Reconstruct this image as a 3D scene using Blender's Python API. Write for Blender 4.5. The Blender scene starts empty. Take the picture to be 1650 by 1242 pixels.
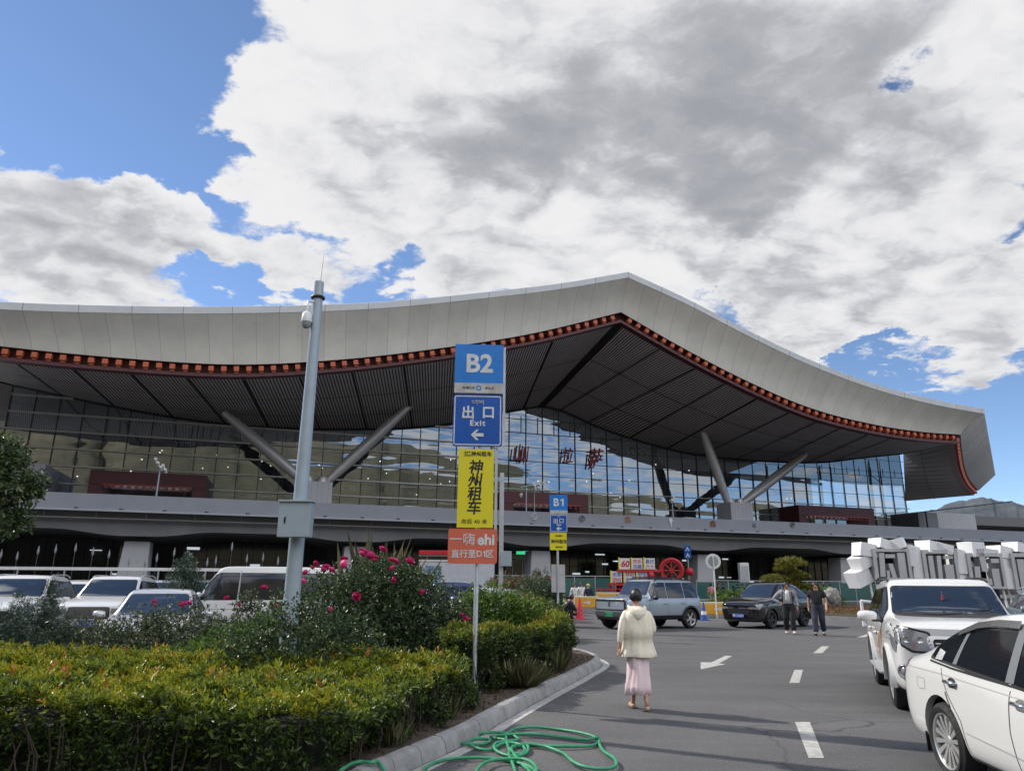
import bpy, bmesh, math, random
import numpy as np
from math import sin, cos, pi, radians, atan2, sqrt, atan
from mathutils import Vector, Matrix, Euler
from mathutils.bvhtree import BVHTree
from mathutils.geometry import delaunay_2d_cdt

scene = bpy.context.scene
COL = scene.collection
random.seed(7)

# ------------------------------------------------------------------ camera
CF = 1145.0 / 1650.0                      # focal length / image width
PITCH = atan(319 / 1145)
ROLL = radians(0.45)
CAM_H = 1.66
cam_d = bpy.data.cameras.new('camera')
cam_d.sensor_width = 36.0
cam_d.lens = 36.0 * CF
cam_d.clip_start = 0.1
cam_d.clip_end = 20000
cam = bpy.data.objects.new('camera', cam_d)
COL.objects.link(cam)
cam.location = (0, 0, CAM_H)
cam.matrix_world = Matrix.Translation((0, 0, CAM_H)) @ Matrix.Rotation(pi / 2 + PITCH, 4, 'X') @ Matrix.Rotation(ROLL, 4, 'Z')
scene.camera = cam

EYE = np.array([0, 0, CAM_H])


def ray(px, py):
    """direction of a point of the 1650 x 1242 photograph"""
    u = (px - 825) / 1145.0
    v = (621 - py) / 1145.0
    c, s = cos(ROLL), sin(ROLL)
    u, v = u * c - v * s, v * c + u * s
    return np.array([u, cos(PITCH) - v * sin(PITCH), sin(PITCH) + v * cos(PITCH)])


def G(px, py, z=0.0):
    r = ray(px, py)
    return EYE + r * ((z - CAM_H) / r[2])


def AtY(px, py, y):
    r = ray(px, py)
    return EYE + r * (y / r[1])


# ------------------------------------------------------------------ light
SUN_EL = radians(40)
SUN_DIR = Vector((-0.887 * cos(SUN_EL), 0.462 * cos(SUN_EL), sin(SUN_EL)))
sun_d = bpy.data.lights.new('sun', 'SUN')
sun_d.energy = 3.1
sun_d.angle = radians(0.53)
sun_d.color = (1.0, 0.94, 0.85)
sun = bpy.data.objects.new('sun', sun_d)
COL.objects.link(sun)
sun.rotation_euler = SUN_DIR.to_track_quat('Z', 'Y').to_euler()

scene.view_settings.view_transform = 'Standard'
scene.view_settings.look = 'None'
scene.view_settings.exposure = 0.56
scene.view_settings.gamma = 1.0
scene.render.engine = 'CYCLES'
scene.cycles.max_bounces = 6
scene.cycles.diffuse_bounces = 2
scene.cycles.glossy_bounces = 3
scene.cycles.transmission_bounces = 4
scene.cycles.transparent_max_bounces = 6
scene.cycles.caustics_reflective = False
scene.cycles.caustics_refractive = False
scene.cycles.sample_clamp_indirect = 4
scene.cycles.use_denoising = True


class NT:
    """small helper round a node tree"""
    def __init__(self, tree):
        self.t = tree
        self.n = tree.nodes
        self.l = tree.links

    def new(self, typ, **kw):
        nd = self.n.new(typ)
        for k, v in kw.items():
            setattr(nd, k, v)
        return nd

    def put(self, sock, v):
        if hasattr(v, 'is_output') or isinstance(v, bpy.types.NodeSocket):
            self.l.new(v, sock)
        else:
            sock.default_value = v

    def math(self, op, a, b=None, c=None, clamp=False):
        nd = self.new('ShaderNodeMath', operation=op, use_clamp=clamp)
        self.put(nd.inputs[0], a)
        if b is not None:
            self.put(nd.inputs[1], b)
        if c is not None:
            self.put(nd.inputs[2], c)
        return nd.outputs[0]

    def noise(self, vec, scale, detail=3, rough=0.5, dist=0.0, dim='3D', out='Fac'):
        nd = self.new('ShaderNodeTexNoise')
        nd.noise_dimensions = dim
        if vec is not None:
            self.put(nd.inputs['Vector'], vec)
        nd.inputs['Scale'].default_value = scale
        nd.inputs['Detail'].default_value = detail
        nd.inputs['Roughness'].default_value = rough
        nd.inputs['Distortion'].default_value = dist
        return nd.outputs[out]

    def smooth(self, x, a, b, lo=0.0, hi=1.0):
        nd = self.new('ShaderNodeMapRange', interpolation_type='SMOOTHSTEP')
        self.put(nd.inputs['Value'], x)
        for i, v in zip((1, 2, 3, 4), (a, b, lo, hi)):
            self.put(nd.inputs[i], v)
        return nd.outputs[0]

    def mix(self, f, a, b):
        nd = self.new('ShaderNodeMix', data_type='RGBA')
        self.put(nd.inputs[0], f)
        self.put(nd.inputs[6], a)
        self.put(nd.inputs[7], b)
        return nd.outputs[2]

    def ramp(self, f, stops):
        nd = self.new('ShaderNodeValToRGB')
        self.put(nd.inputs[0], f)
        els = nd.color_ramp.elements
        while len(els) > 1:
            els.remove(els[-1])
        for i, (p, c) in enumerate(stops):
            e = els[0] if i == 0 else els.new(p)
            e.position = p
            e.color = tuple(c) + (1,) if len(c) == 3 else c
        return nd.outputs[0]

    def mapping(self, vec, loc=(0, 0, 0), rot=(0, 0, 0), scale=(1, 1, 1), typ='POINT'):
        nd = self.new('ShaderNodeMapping', vector_type=typ)
        self.put(nd.inputs[0], vec)
        nd.inputs[1].default_value = loc
        nd.inputs[2].default_value = rot
        nd.inputs[3].default_value = scale
        return nd.outputs[0]


# ------------------------------------------------------------------ sky
def build_world():
    w = bpy.data.worlds.new('World')
    scene.world = w
    w.use_nodes = True
    T = NT(w.node_tree)
    T.n.clear()
    out = T.new('ShaderNodeOutputWorld')
    bg = T.new('ShaderNodeBackground')
    bg.inputs[1].default_value = 0.14
    T.l.new(bg.outputs[0], out.inputs[0])
    sky = T.new('ShaderNodeTexSky', sky_type='NISHITA')
    sky.sun_disc = False
    sky.sun_elevation = SUN_EL
    sky.sun_rotation = atan2(SUN_DIR.x, SUN_DIR.y)
    sky.altitude = 3500
    sky.air_density = 1.0
    sky.dust_density = 0.3
    sky.ozone_density = 2.0
    tc = T.new('ShaderNodeTexCoord')
    sep = T.new('ShaderNodeSeparateXYZ')
    T.l.new(tc.outputs['Generated'], sep.inputs[0])
    X, Y, Z = sep.outputs
    az = T.math('ARCTAN2', X, Y)
    el = T.math('ARCSINE', Z)
    ae = T.new('ShaderNodeCombineXYZ')
    T.l.new(az, ae.inputs[0])
    T.l.new(el, ae.inputs[1])
    # cloud layer seen in perspective: x/z, y/z with a softened horizon
    zz = T.math('ADD', T.math('MAXIMUM', Z, 0.0), 0.22)
    pl = T.new('ShaderNodeCombineXYZ')
    T.l.new(T.math('DIVIDE', X, zz), pl.inputs[0])
    T.l.new(T.math('DIVIDE', Y, zz), pl.inputs[1])
    n_big = T.noise(pl.outputs[0], 1.6, 6, 0.55)
    wv = T.new('ShaderNodeTexNoise')
    T.l.new(pl.outputs[0], wv.inputs['Vector'])
    wv.inputs['Scale'].default_value = 5.0
    wv.inputs['Detail'].default_value = 6
    wv.inputs['Roughness'].default_value = 0.6
    wm = T.new('ShaderNodeVectorMath', operation='MULTIPLY_ADD')
    T.l.new(wv.outputs['Color'], wm.inputs[0])
    wm.inputs[1].default_value = (0.14, 0.14, 0)
    T.l.new(pl.outputs[0], wm.inputs[2])

    def puffs(offset):
        v = T.mapping(wm.outputs[0], loc=(offset[0], offset[1], 0), scale=(1.0, 1.3, 1.0))
        b1 = T.math('ABSOLUTE', T.math('SUBTRACT', T.noise(v, 3.4, 2, 0.5), 0.5))
        b2 = T.math('ABSOLUTE', T.math('SUBTRACT', T.noise(v, 9.0, 4, 0.6), 0.5))
        return T.math('SUBTRACT', T.math('MULTIPLY_ADD', b2, 0.85, T.math('MULTIPLY', b1, 1.9)), 0.28)
    pf = puffs((0, 0))
    pf2 = puffs((-0.055, 0.03))
    n_fine = T.noise(T.mapping(pl.outputs[0], scale=(0.8, 1.1, 1.0)), 11.0, 12, 0.68, 0.15)
    # warp the placement of the big masses
    wn = T.new('ShaderNodeTexNoise')
    T.l.new(pl.outputs[0], wn.inputs['Vector'])
    wn.inputs['Scale'].default_value = 3.2
    wn.inputs['Detail'].default_value = 9
    wn.inputs['Roughness'].default_value = 0.6
    sub = T.new('ShaderNodeVectorMath', operation='SUBTRACT')
    T.l.new(wn.outputs['Color'], sub.inputs[0])
    sub.inputs[1].default_value = (0.5, 0.5, 0.5)
    scl = T.new('ShaderNodeVectorMath', operation='SCALE')
    T.l.new(sub.outputs[0], scl.inputs[0])
    scl.inputs['Scale'].default_value = 0.34
    add = T.new('ShaderNodeVectorMath', operation='ADD')
    T.l.new(ae.outputs[0], add.inputs[0])
    T.l.new(scl.outputs[0], add.inputs[1])
    aew = add.outputs[0]

    def blobs(lst, start):
        acc = start
        for (px, py, rx, ry, rot, wt) in lst:
            r = ray(px, py)
            r = r / np.linalg.norm(r)
            a0, e0 = atan2(r[0], r[1]), math.asin(r[2])
            m = T.mapping(aew, (a0, e0, 0), (0, 0, radians(rot)), (rx / 1145.0, ry / 1145.0, 1), 'TEXTURE')
            g = T.new('ShaderNodeTexGradient', gradient_type='SPHERICAL')
            T.l.new(m, g.inputs[0])
            acc = T.math('MULTIPLY_ADD', g.outputs[1], wt, acc)
        return acc

    base = T.math('ADD', T.math('MULTIPLY', T.math('SUBTRACT', n_big, 0.5), 1.0),
                  T.math('ADD', T.math('MULTIPLY', T.math('SUBTRACT', n_fine, 0.5), 1.0),
                         T.math('MULTIPLY', pf, 1.9)))
    cover = blobs(CLOUDS, T.math('ADD', T.math('ADD', base, 0.06), T.smooth(Y, 0.1, -0.3, 0.0, 0.34)))  # denser cloud added behind the viewer for fill light and smoother reflections
    mask = T.smooth(cover, -0.10, 0.42)
    # grey undersides: thick cloud, plus the big grey areas
    shade_n = T.noise(T.mapping(pl.outputs[0], loc=(0.13, 0.05, 0)), 2.6, 5, 0.55)
    thick = T.math('ADD', T.math('MULTIPLY', T.math('SUBTRACT', T.math('MINIMUM', cover, 1.2), 0.45), 0.38),
                   T.math('MULTIPLY', T.math('SUBTRACT', shade_n, 0.5), 1.25))
    # relief: compare the billows with themselves a step towards the sun
    thick = T.math('ADD', thick, T.math('MULTIPLY', T.math('SUBTRACT', pf2, pf), 1.25))
    thick = T.math('ADD', thick, T.math('MULTIPLY', pf, -0.55))
    thick = T.math('ADD', thick, T.math('MULTIPLY', T.math('SUBTRACT', n_fine, 0.5), -0.55))
    thick = blobs(GREYS, thick)
    shade = T.smooth(thick, -0.25, 1.55)
    ccol = T.ramp(shade, [(0.0, (4.2, 4.2, 4.25)), (0.2, (3.7, 3.72, 3.82)), (0.42, (2.85, 2.9, 3.05)), (0.66, (2.2, 2.25, 2.42)), (1.0, (1.72, 1.76, 1.95))])
    # sunlit clouds behind the viewer, brightened further as unseen fill for shaded fronts
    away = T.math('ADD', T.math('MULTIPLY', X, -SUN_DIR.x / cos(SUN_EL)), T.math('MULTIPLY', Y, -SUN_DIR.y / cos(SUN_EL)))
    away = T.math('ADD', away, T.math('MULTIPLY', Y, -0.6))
    # clouds high overhead, out of view, brightened too as added fill from above
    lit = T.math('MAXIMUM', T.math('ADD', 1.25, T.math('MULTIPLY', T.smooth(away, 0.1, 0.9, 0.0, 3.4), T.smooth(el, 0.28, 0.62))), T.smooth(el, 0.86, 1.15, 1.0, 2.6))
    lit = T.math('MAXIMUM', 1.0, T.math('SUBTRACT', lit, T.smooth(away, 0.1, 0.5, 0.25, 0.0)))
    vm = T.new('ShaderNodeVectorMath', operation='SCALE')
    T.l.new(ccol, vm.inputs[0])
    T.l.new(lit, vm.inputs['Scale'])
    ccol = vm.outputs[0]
    tint = T.new('ShaderNodeMix', data_type='RGBA', blend_type='MULTIPLY')
    tint.inputs[0].default_value = 1.0
    T.l.new(sky.outputs[0], tint.inputs[6])
    tint.inputs[7].default_value = SKY_TINT
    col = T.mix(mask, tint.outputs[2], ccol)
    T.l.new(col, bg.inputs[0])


SKY_TINT = (0.84, 0.86, 0.87, 1)
#          px    py    rx   ry  rot  weight   (rot counter-clockwise, degrees)
CLOUDS = [
    (1380, 520, 220, 50, -18, 0.6), (1600, 560, 160, 70, 10, 0.5),
    (1600, 470, 260, 110, 0, 0.8), (1420, 520, 200, 45, -15, 0.5),
    (1250, 440, 430, 110, -12, 1.0), (780, 430, 260, 80, 0, 0.9), (1560, 420, 300, 130, 0, 0.6), (200, 440, 120, 60, 0, 0.5), (460, 130, 160, 90, -10, 0.5), (700, 20, 400, 120, 0, 0.6), (1500, 20, 300, 120, 0, 0.5),
    (900, 200, 620, 300, 8, 1.3), (1300, 120, 560, 330, 0, 1.2), (520, 150, 300, 170, -15, 1.3), (420, 190, 130, 70, -25, 0.8),
    (700, 330, 420, 150, -22, 0.9), (1000, 420, 500, 160, 0, 0.8), (1350, 380, 420, 190, -10, 0.8), (520, 330, 150, 100, 0, 0.5),
    (110, 310, 330, 130, -12, 1.5), (50, 440, 300, 110, -8, 1.3), (330, 380, 260, 80, -18, 1.1), (470, 400, 120, 40, -5, 0.7),
    (130, 70, 400, 200, 12, -1.8), (30, 110, 300, 170, 0, -1.0), (370, 60, 130, 110, 30, -0.6), (345, 240, 110, 45, 40, -0.9),
    (350, 460, 330, 60, -3, -1.5), (620, 440, 110, 40, 10, -0.8), (1100, 465, 90, 40, -20, -0.7), (640, 410, 60, 25, 0, -0.5),
    (1480, 610, 420, 130, -20, -0.8), (1460, 110, 60, 40, 0, -0.9), (1600, 330, 140, 50, 0, -0.6), (1500, 70, 60, 30, 30, -0.3),
    (1610, 590, 110, 60, 10, 0.85), (1400, 600, 130, 22, -5, 0.9), (1520, 500, 130, 45, 0, -0.45), (1200, 510, 120, 30, -25, -0.35), (1330, 545, 160, 34, -22, 0.5), (1480, 640, 90, 16, -8, 0.5),
    (1560, 740, 300, 80, 0, -0.3), (1590, 160, 140, 90, 50, 0.4), (1620, 430, 80, 40, 20, -0.5), (500, 185, 40, 22, 0, -0.5),
]
GREYS = [
    (1150, 160, 560, 200, 3, 0.9), (800, 230, 330, 110, -5, 0.40), (1480, 220, 300, 110, 0, 0.45), (700, 120, 200, 70, 0, 0.2),
    (90, 400, 260, 90, 0, 0.35), (60, 290, 150, 50, 0, 0.3), (430, 160, 170, 160, -20, -0.5), (620, 40, 260, 80, 25, -0.35),
    (1000, 430, 420, 90, 0, -0.25), (1560, 100, 120, 100, 60, -0.35), (250, 280, 200, 60, -20, -0.3),
    (1300, 330, 200, 50, 10, -0.3), (1400, 420, 300, 60, 0, 0.3), (480, 320, 200, 60, -25, -0.3),
]
build_world()

# ------------------------------------------------------------------ materials
MATS = {}


def mat(name, col, rough=0.5, metal=0.0, spec=0.5, var=0.0, vscale=2.0, bump=0.0, bscale=20.0, coat=0.0, dirt=None):
    if name in MATS:
        return MATS[name]
    m = bpy.data.materials.new(name)
    m.use_nodes = True
    T = NT(m.node_tree)
    b = T.n['Principled BSDF']
    c4 = tuple(col) + (1,)
    b.inputs['Base Color'].default_value = c4
    b.inputs['Roughness'].default_value = rough
    b.inputs['Metallic'].default_value = metal
    b.inputs['Specular IOR Level'].default_value = spec
    b.inputs['Coat Weight'].default_value = coat
    b.inputs['Coat Roughness'].default_value = 0.05
    if var or dirt or bump:
        tc = T.new('ShaderNodeTexCoord')
        vec = tc.outputs['Object']
        if var:
            f = T.noise(vec, vscale, 5, 0.6)
            lo = tuple(x * (1 - var) for x in col) + (1,)
            hi = tuple(min(1, x * (1 + var)) for x in col) + (1,)
            c = T.mix(T.smooth(f, 0.3, 0.7), lo, hi)
            if dirt:
                f2 = T.noise(vec, vscale * 3.1, 6, 0.7)
                c = T.mix(T.smooth(f2, 0.55, 0.75, 0, dirt[1]), c, tuple(dirt[0]) + (1,))
            T.l.new(c, b.inputs['Base Color'])
            r2 = T.noise(vec, vscale * 5, 3, 0.6)
            T.l.new(T.smooth(r2, 0.2, 0.8, max(0.02, rough * 0.85), min(1, rough * 1.15)), b.inputs['Roughness'])
        if bump:
            bp = T.new('ShaderNodeBump')
            bp.inputs['Strength'].default_value = 1.0
            bp.inputs['Distance'].default_value = bump
            T.l.new(T.noise(vec, bscale, 4, 0.6), bp.inputs['Height'])
            T.l.new(bp.outputs[0], b.inputs['Normal'])
    MATS[name] = m
    return m


def emat(name, col, strength=1.0):
    m = bpy.data.materials.new(name)
    m.use_nodes = True
    b = m.node_tree.nodes['Principled BSDF']
    b.inputs['Base Color'].default_value = tuple(col) + (1,)
    b.inputs['Emission Color'].default_value = tuple(col) + (1,)
    b.inputs['Emission Strength'].default_value = strength
    return m


# ------------------------------------------------------------------ meshes
class MB:
    """collects simple shapes; build() links them as ONE mesh object"""
    def __init__(self):
        self.v, self.f, self.uv, self.mi = [], [], [], []
        self.cur = 0

    def add(self, vs, fs, uvs=None):
        o = len(self.v)
        self.v += [tuple(map(float, p)) for p in vs]
        for i, f in enumerate(fs):
            self.f.append(tuple(o + k for k in f))
            self.uv.append(uvs[i] if uvs else None)
            self.mi.append(self.cur)
        return self

    def box(self, c, s, M=None):
        """box from centre and size, optional matrix"""
        hx, hy, hz = s[0] / 2, s[1] / 2, s[2] / 2
        vs = [Vector((c[0] + a * hx, c[1] + b * hy, c[2] + d * hz)) for d in (-1, 1) for b in (-1, 1) for a in (-1, 1)]
        if M is not None:
            vs = [M @ v for v in vs]
        return self.add(vs, [(0, 2, 3, 1), (4, 5, 7, 6), (0, 1, 5, 4), (2, 6, 7, 3), (0, 4, 6, 2), (1, 3, 7, 5)])

    def hexa(self, p):
        """eight corners: bottom four then top four, counter-clockwise"""
        return self.add(p, [(3, 2, 1, 0), (4, 5, 6, 7), (0, 1, 5, 4), (1, 2, 6, 5), (2, 3, 7, 6), (3, 0, 4, 7)])

    def prism(self, poly, z0, z1, M=None):
        n = len(poly)
        vs = [Vector((p[0], p[1], z0)) for p in poly] + [Vector((p[0], p[1], z1)) for p in poly]
        if M is not None:
            vs = [M @ v for v in vs]
        fs = [tuple(range(n - 1, -1, -1)), tuple(range(n, 2 * n))]
        fs += [(i, (i + 1) % n, n + (i + 1) % n, n + i) for i in range(n)]
        return self.add(vs, fs)

    def tube(self, pts, r, n=8, caps=True, closed=False):
        pts = [Vector(p) for p in pts]
        m = len(pts)
        rs = r if hasattr(r, '__len__') else [r] * m
        vs, fs = [], []
        up = None
        for i, p in enumerate(pts):
            a = pts[i - 1] if (i or closed) else p
            b = pts[(i + 1) % m] if (i < m - 1 or closed) else p
            t = (b - a)
            t = t.normalized() if t.length > 1e-9 else Vector((0, 0, 1))
            if up is None:
                up = Vector((0, 0, 1)) if abs(t.z) < 0.9 else Vector((1, 0, 0))
            x = t.cross(up)
            if x.length < 1e-6:
                x = t.orthogonal()
            x.normalize()
            y = x.cross(t).normalized()
            up = y
            for k in range(n):
                a_ = 2 * pi * k / n
                vs.append(p + (x * cos(a_) + y * sin(a_)) * rs[i])
        for i in range(m - (0 if closed else 1)):
            j = (i + 1) % m
            for k in range(n):
                l = (k + 1) % n
                fs.append((i * n + k, i * n + l, j * n + l, j * n + k))
        if caps and not closed:
            fs.append(tuple(range(n - 1, -1, -1)))
            fs.append(tuple((m - 1) * n + k for k in range(n)))
        return self.add(vs, fs)

    def lathe(self, prof, M=None, n=24, c=(0, 0, 0)):
        """prof: list of (r, z) revolved about z"""
        vs, fs = [], []
        for r, z in prof:
            for k in range(n):
                a = 2 * pi * k / n
                v = Vector((c[0] + r * cos(a), c[1] + r * sin(a), c[2] + z))
                vs.append(M @ v if M is not None else v)
        for i in range(len(prof) - 1):
            for k in range(n):
                l = (k + 1) % n
                fs.append((i * n + k, i * n + l, (i + 1) * n + l, (i + 1) * n + k))
        return self.add(vs, fs)

    def grid(self, rows, uvs=None):
        """rows of equally many points"""
        m, n = len(rows), len(rows[0])
        vs = [p for r in rows for p in r]
        fs, us = [], []
        for i in range(m - 1):
            for j in range(n - 1):
                f = (i * n + j, i * n + j + 1, (i + 1) * n + j + 1, (i + 1) * n + j)
                fs.append(f)
                if uvs:
                    us.append([uvs[a // n][a % n] for a in f])
        return self.add(vs, fs, us if uvs else None)

    def build(self, name, m=None, parent=None, smooth=False, bevel=0.0, loc=None):
        me = bpy.data.meshes.new(name)
        vs = self.v
        if loc is not None:
            vs = [(a[0] - loc[0], a[1] - loc[1], a[2] - loc[2]) for a in vs]
        me.from_pydata(vs, [], self.f)
        if any(u is not None for u in self.uv):
            uvl = me.uv_layers.new(name='UVMap')
            k = 0
            for u, f in zip(self.uv, self.f):
                for q in range(len(f)):
                    uvl.data[k].uv = u[q] if u else (0, 0)
                    k += 1
        if isinstance(m, (list, tuple)):
            for x in m:
                me.materials.append(x)
            me.polygons.foreach_set('material_index', self.mi)
        elif m:
            me.materials.append(m)
        me.update()
        o = bpy.data.objects.new(name, me)
        COL.objects.link(o)
        if parent is not None:
            o.parent = parent
            if loc is not None:
                o.location = loc
        elif loc is not None:
            o.location = loc
        if smooth:
            sm(o, smooth if smooth is not True else 40)
        if bevel:
            b = o.modifiers.new('bevel', 'BEVEL')
            b.width = bevel
            b.segments = 2
            b.limit_method = 'ANGLE'
            b.angle_limit = radians(40)
        return o


def sm(o, ang=40):
    me = o.data
    me.polygons.foreach_set('use_smooth', [True] * len(me.polygons))
    me.update()
    bm = bmesh.new()
    bm.from_mesh(me)
    for e in bm.edges:
        if len(e.link_faces) == 2 and e.calc_face_angle(0) > radians(ang):
            e.smooth = False
    bm.to_mesh(me)
    bm.free()
    return o


def bake(o):
    """apply modifiers"""
    dg = bpy.context.evaluated_depsgraph_get()
    me = bpy.data.meshes.new_from_object(o.evaluated_get(dg))
    o.modifiers.clear()
    o.data = me
    return o


def thing(name, label, cat, loc=(0, 0, 0), rz=0.0, group=None):
    o = bpy.data.objects.new(name, None)
    COL.objects.link(o)
    o.empty_display_size = 0.2
    o.location = loc
    o.rotation_euler = (0, 0, rz)
    return tag(o, label, cat, group)


def tag(o, label=None, cat=None, group=None, kind=None):
    if label:
        o['label'] = label
    if cat:
        o['category'] = cat
    if group:
        o['group'] = group
    if kind:
        o['kind'] = kind
    return o


def copy_tree(o, parent=None, mats=None):
    c = o.copy()
    COL.objects.link(c)
    c.parent = parent
    for ch in list(o.children):
        copy_tree(ch, c)
    return c


def text_mesh(name, s, size, m, parent=None, M=None, bold=0.0, ext=0.004, align='CENTER', shear=0.0, sx=1.0, spacing=1.0):
    cu = bpy.data.curves.new(name, 'FONT')
    cu.body = s
    cu.size = size
    cu.align_x = align
    cu.align_y = 'CENTER'
    cu.offset = bold
    cu.extrude = ext
    cu.shear = shear
    cu.space_character = spacing
    cu.resolution_u = 3
    o = bpy.data.objects.new(name, cu)
    COL.objects.link(o)
    dg = bpy.context.evaluated_depsgraph_get()
    me = bpy.data.meshes.new_from_object(o.evaluated_get(dg))
    bpy.data.objects.remove(o)
    if len(me.vertices):
        # recentre vertically on the ink
        zs = [v.co.y for v in me.vertices]
        dy = (max(zs) + min(zs)) / 2
        for v in me.vertices:
            v.co.y -= dy
            v.co.x *= sx
        if M is not None:
            me.transform(M)
    me.materials.clear()
    me.materials.append(m)
    o = bpy.data.objects.new(name, me)
    COL.objects.link(o)
    if parent is not None:
        o.parent = parent
    return o


def text_row(parts, size, gap, m, parent, cx, y, z, bold, ext=0.003):
    """centred row of words; a part '1' is drawn with its flag, which the built-in face lacks"""
    objs, w = [], 0.0
    for s in parts:
        if s == '1':
            h = size * 0.70
            t = h * 0.16 + bold * 2
            mb = MB()
            mb.prism([(0.20 * h, -h / 2), (0.20 * h + t, -h / 2), (0.20 * h + t, h / 2), (0.20 * h + t * 0.25, h / 2), (0, h * 0.33), (0, h * 0.33 - t * 0.9), (0.20 * h, h * 0.25)], 0, ext)
            o = mb.build('sign_text', m, parent)
        else:
            o = text_mesh('sign_text', s, size, m, parent, None, bold=bold, ext=ext, align='LEFT')
        xs_ = [v.co.x for v in o.data.vertices]
        objs.append((o, w - min(xs_)))
        w += max(xs_) - min(xs_) + gap
    w -= gap
    for o, dx_ in objs:
        o.data.transform(T_(cx, y, z) @ Matrix.Translation((dx_ - w / 2, 0, 0)))


UPRIGHT = Matrix.Rotation(pi / 2, 4, 'X')     # text plane facing -y

SOIL = mat('soil', (0.075, 0.055, 0.04), 0.95, var=0.4, vscale=6, bump=0.02, bscale=14)
CONC = mat('concrete', (0.27, 0.265, 0.26), 0.9, var=0.15, vscale=3, bump=0.004, bscale=40, dirt=((0.13, 0.125, 0.12), 0.5))
PAINT = mat('road_paint', (0.40, 0.39, 0.36), 0.8, var=0.25, vscale=9, dirt=((0.11, 0.11, 0.11), 0.95))
STEEL = mat('pole_paint', (0.34, 0.40, 0.44), 0.42, metal=0.15, var=0.06, vscale=4)
GALV = mat('galvanised', (0.52, 0.54, 0.55), 0.4, metal=0.6, var=0.1, vscale=6)
DARK = mat('dark_trim', (0.02, 0.021, 0.024), 0.5)
WHITE = mat('white_paint', (0.72, 0.72, 0.70), 0.5, var=0.05)


# ------------------------------------------------------------------ ground
ASPH = None


def asphalt_mat():
    m = bpy.data.materials.new('asphalt')
    m.use_nodes = True
    T = NT(m.node_tree)
    b = T.n['Principled BSDF']
    tc = T.new('ShaderNodeTexCoord')
    v = tc.outputs['Object']
    big = T.noise(v, 0.12, 5, 0.6)
    mid = T.noise(T.mapping(v, rot=(0, 0, 0.5), scale=(0.35, 1.6, 1)), 0.9, 5, 0.65)
    fine = T.noise(v, 55, 3, 0.7)
    vor = T.new('ShaderNodeTexVoronoi')
    T.l.new(v, vor.inputs['Vector'])
    vor.inputs['Scale'].default_value = 90
    c = T.ramp(T.math('ADD', T.math('MULTIPLY', big, 0.55), T.math('MULTIPLY', mid, 0.45)),
               [(0.3, (0.066, 0.065, 0.067)), (0.5, (0.090, 0.089, 0.090)), (0.72, (0.122, 0.12, 0.118))])
    sp = T.smooth(T.math('ADD', T.math('MULTIPLY', fine, 0.5), T.math('MULTIPLY', vor.outputs['Distance'], 0.6)), 0.2, 0.75, 0.62, 1.4)
    mx = T.new('ShaderNodeMix', data_type='RGBA', blend_type='MULTIPLY')
    mx.inputs[0].default_value = 1
    T.l.new(c, mx.inputs[6])
    T.l.new(sp, mx.inputs[7])
    # old oil and tyre stains, and thin cracks
    st = T.smooth(T.noise(v, 0.55, 6, 0.7), 0.56, 0.72, 0, 0.42)
    c2 = T.mix(st, mx.outputs[2], (0.06, 0.06, 0.062, 1))
    vc = T.new('ShaderNodeTexVoronoi', feature='DISTANCE_TO_EDGE')
    wv = T.new('ShaderNodeTexNoise')
    T.l.new(v, wv.inputs['Vector'])
    wv.inputs['Scale'].default_value = 1.2
    wv.inputs['Detail'].default_value = 5
    ad = T.new('ShaderNodeMix', data_type='VECTOR')
    ad.inputs[0].default_value = 0.35
    T.l.new(v, ad.inputs[4])
    T.l.new(wv.outputs['Color'], ad.inputs[5])
    T.l.new(ad.outputs[1], vc.inputs['Vector'])
    vc.inputs['Scale'].default_value = 0.42
    cr = T.math('MULTIPLY', T.smooth(vc.outputs['Distance'], 0.0, 0.008, 0.75, 0.0), T.smooth(big, 0.45, 0.6))
    c3 = T.mix(cr, c2, (0.035, 0.035, 0.037, 1))
    T.l.new(c3, b.inputs['Base Color'])
    b.inputs['Roughness'].default_value = 0.86
    b.inputs['Specular IOR Level'].default_value = 0.35
    bp = T.new('ShaderNodeBump')
    bp.inputs['Distance'].default_value = 0.006
    T.l.new(vor.outputs['Distance'], bp.inputs['Height'])
    T.l.new(bp.outputs[0], b.inputs['Normal'])
    return m


ASPH = asphalt_mat()
_g = 6000.0
mb = MB()
mb.add([(-_g, -_g, 0), (_g, -_g, 0), (_g, _g, 0), (-_g, _g, 0)], [(0, 1, 2, 3)])
tag(mb.build('ground', ASPH), kind='structure')


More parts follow.
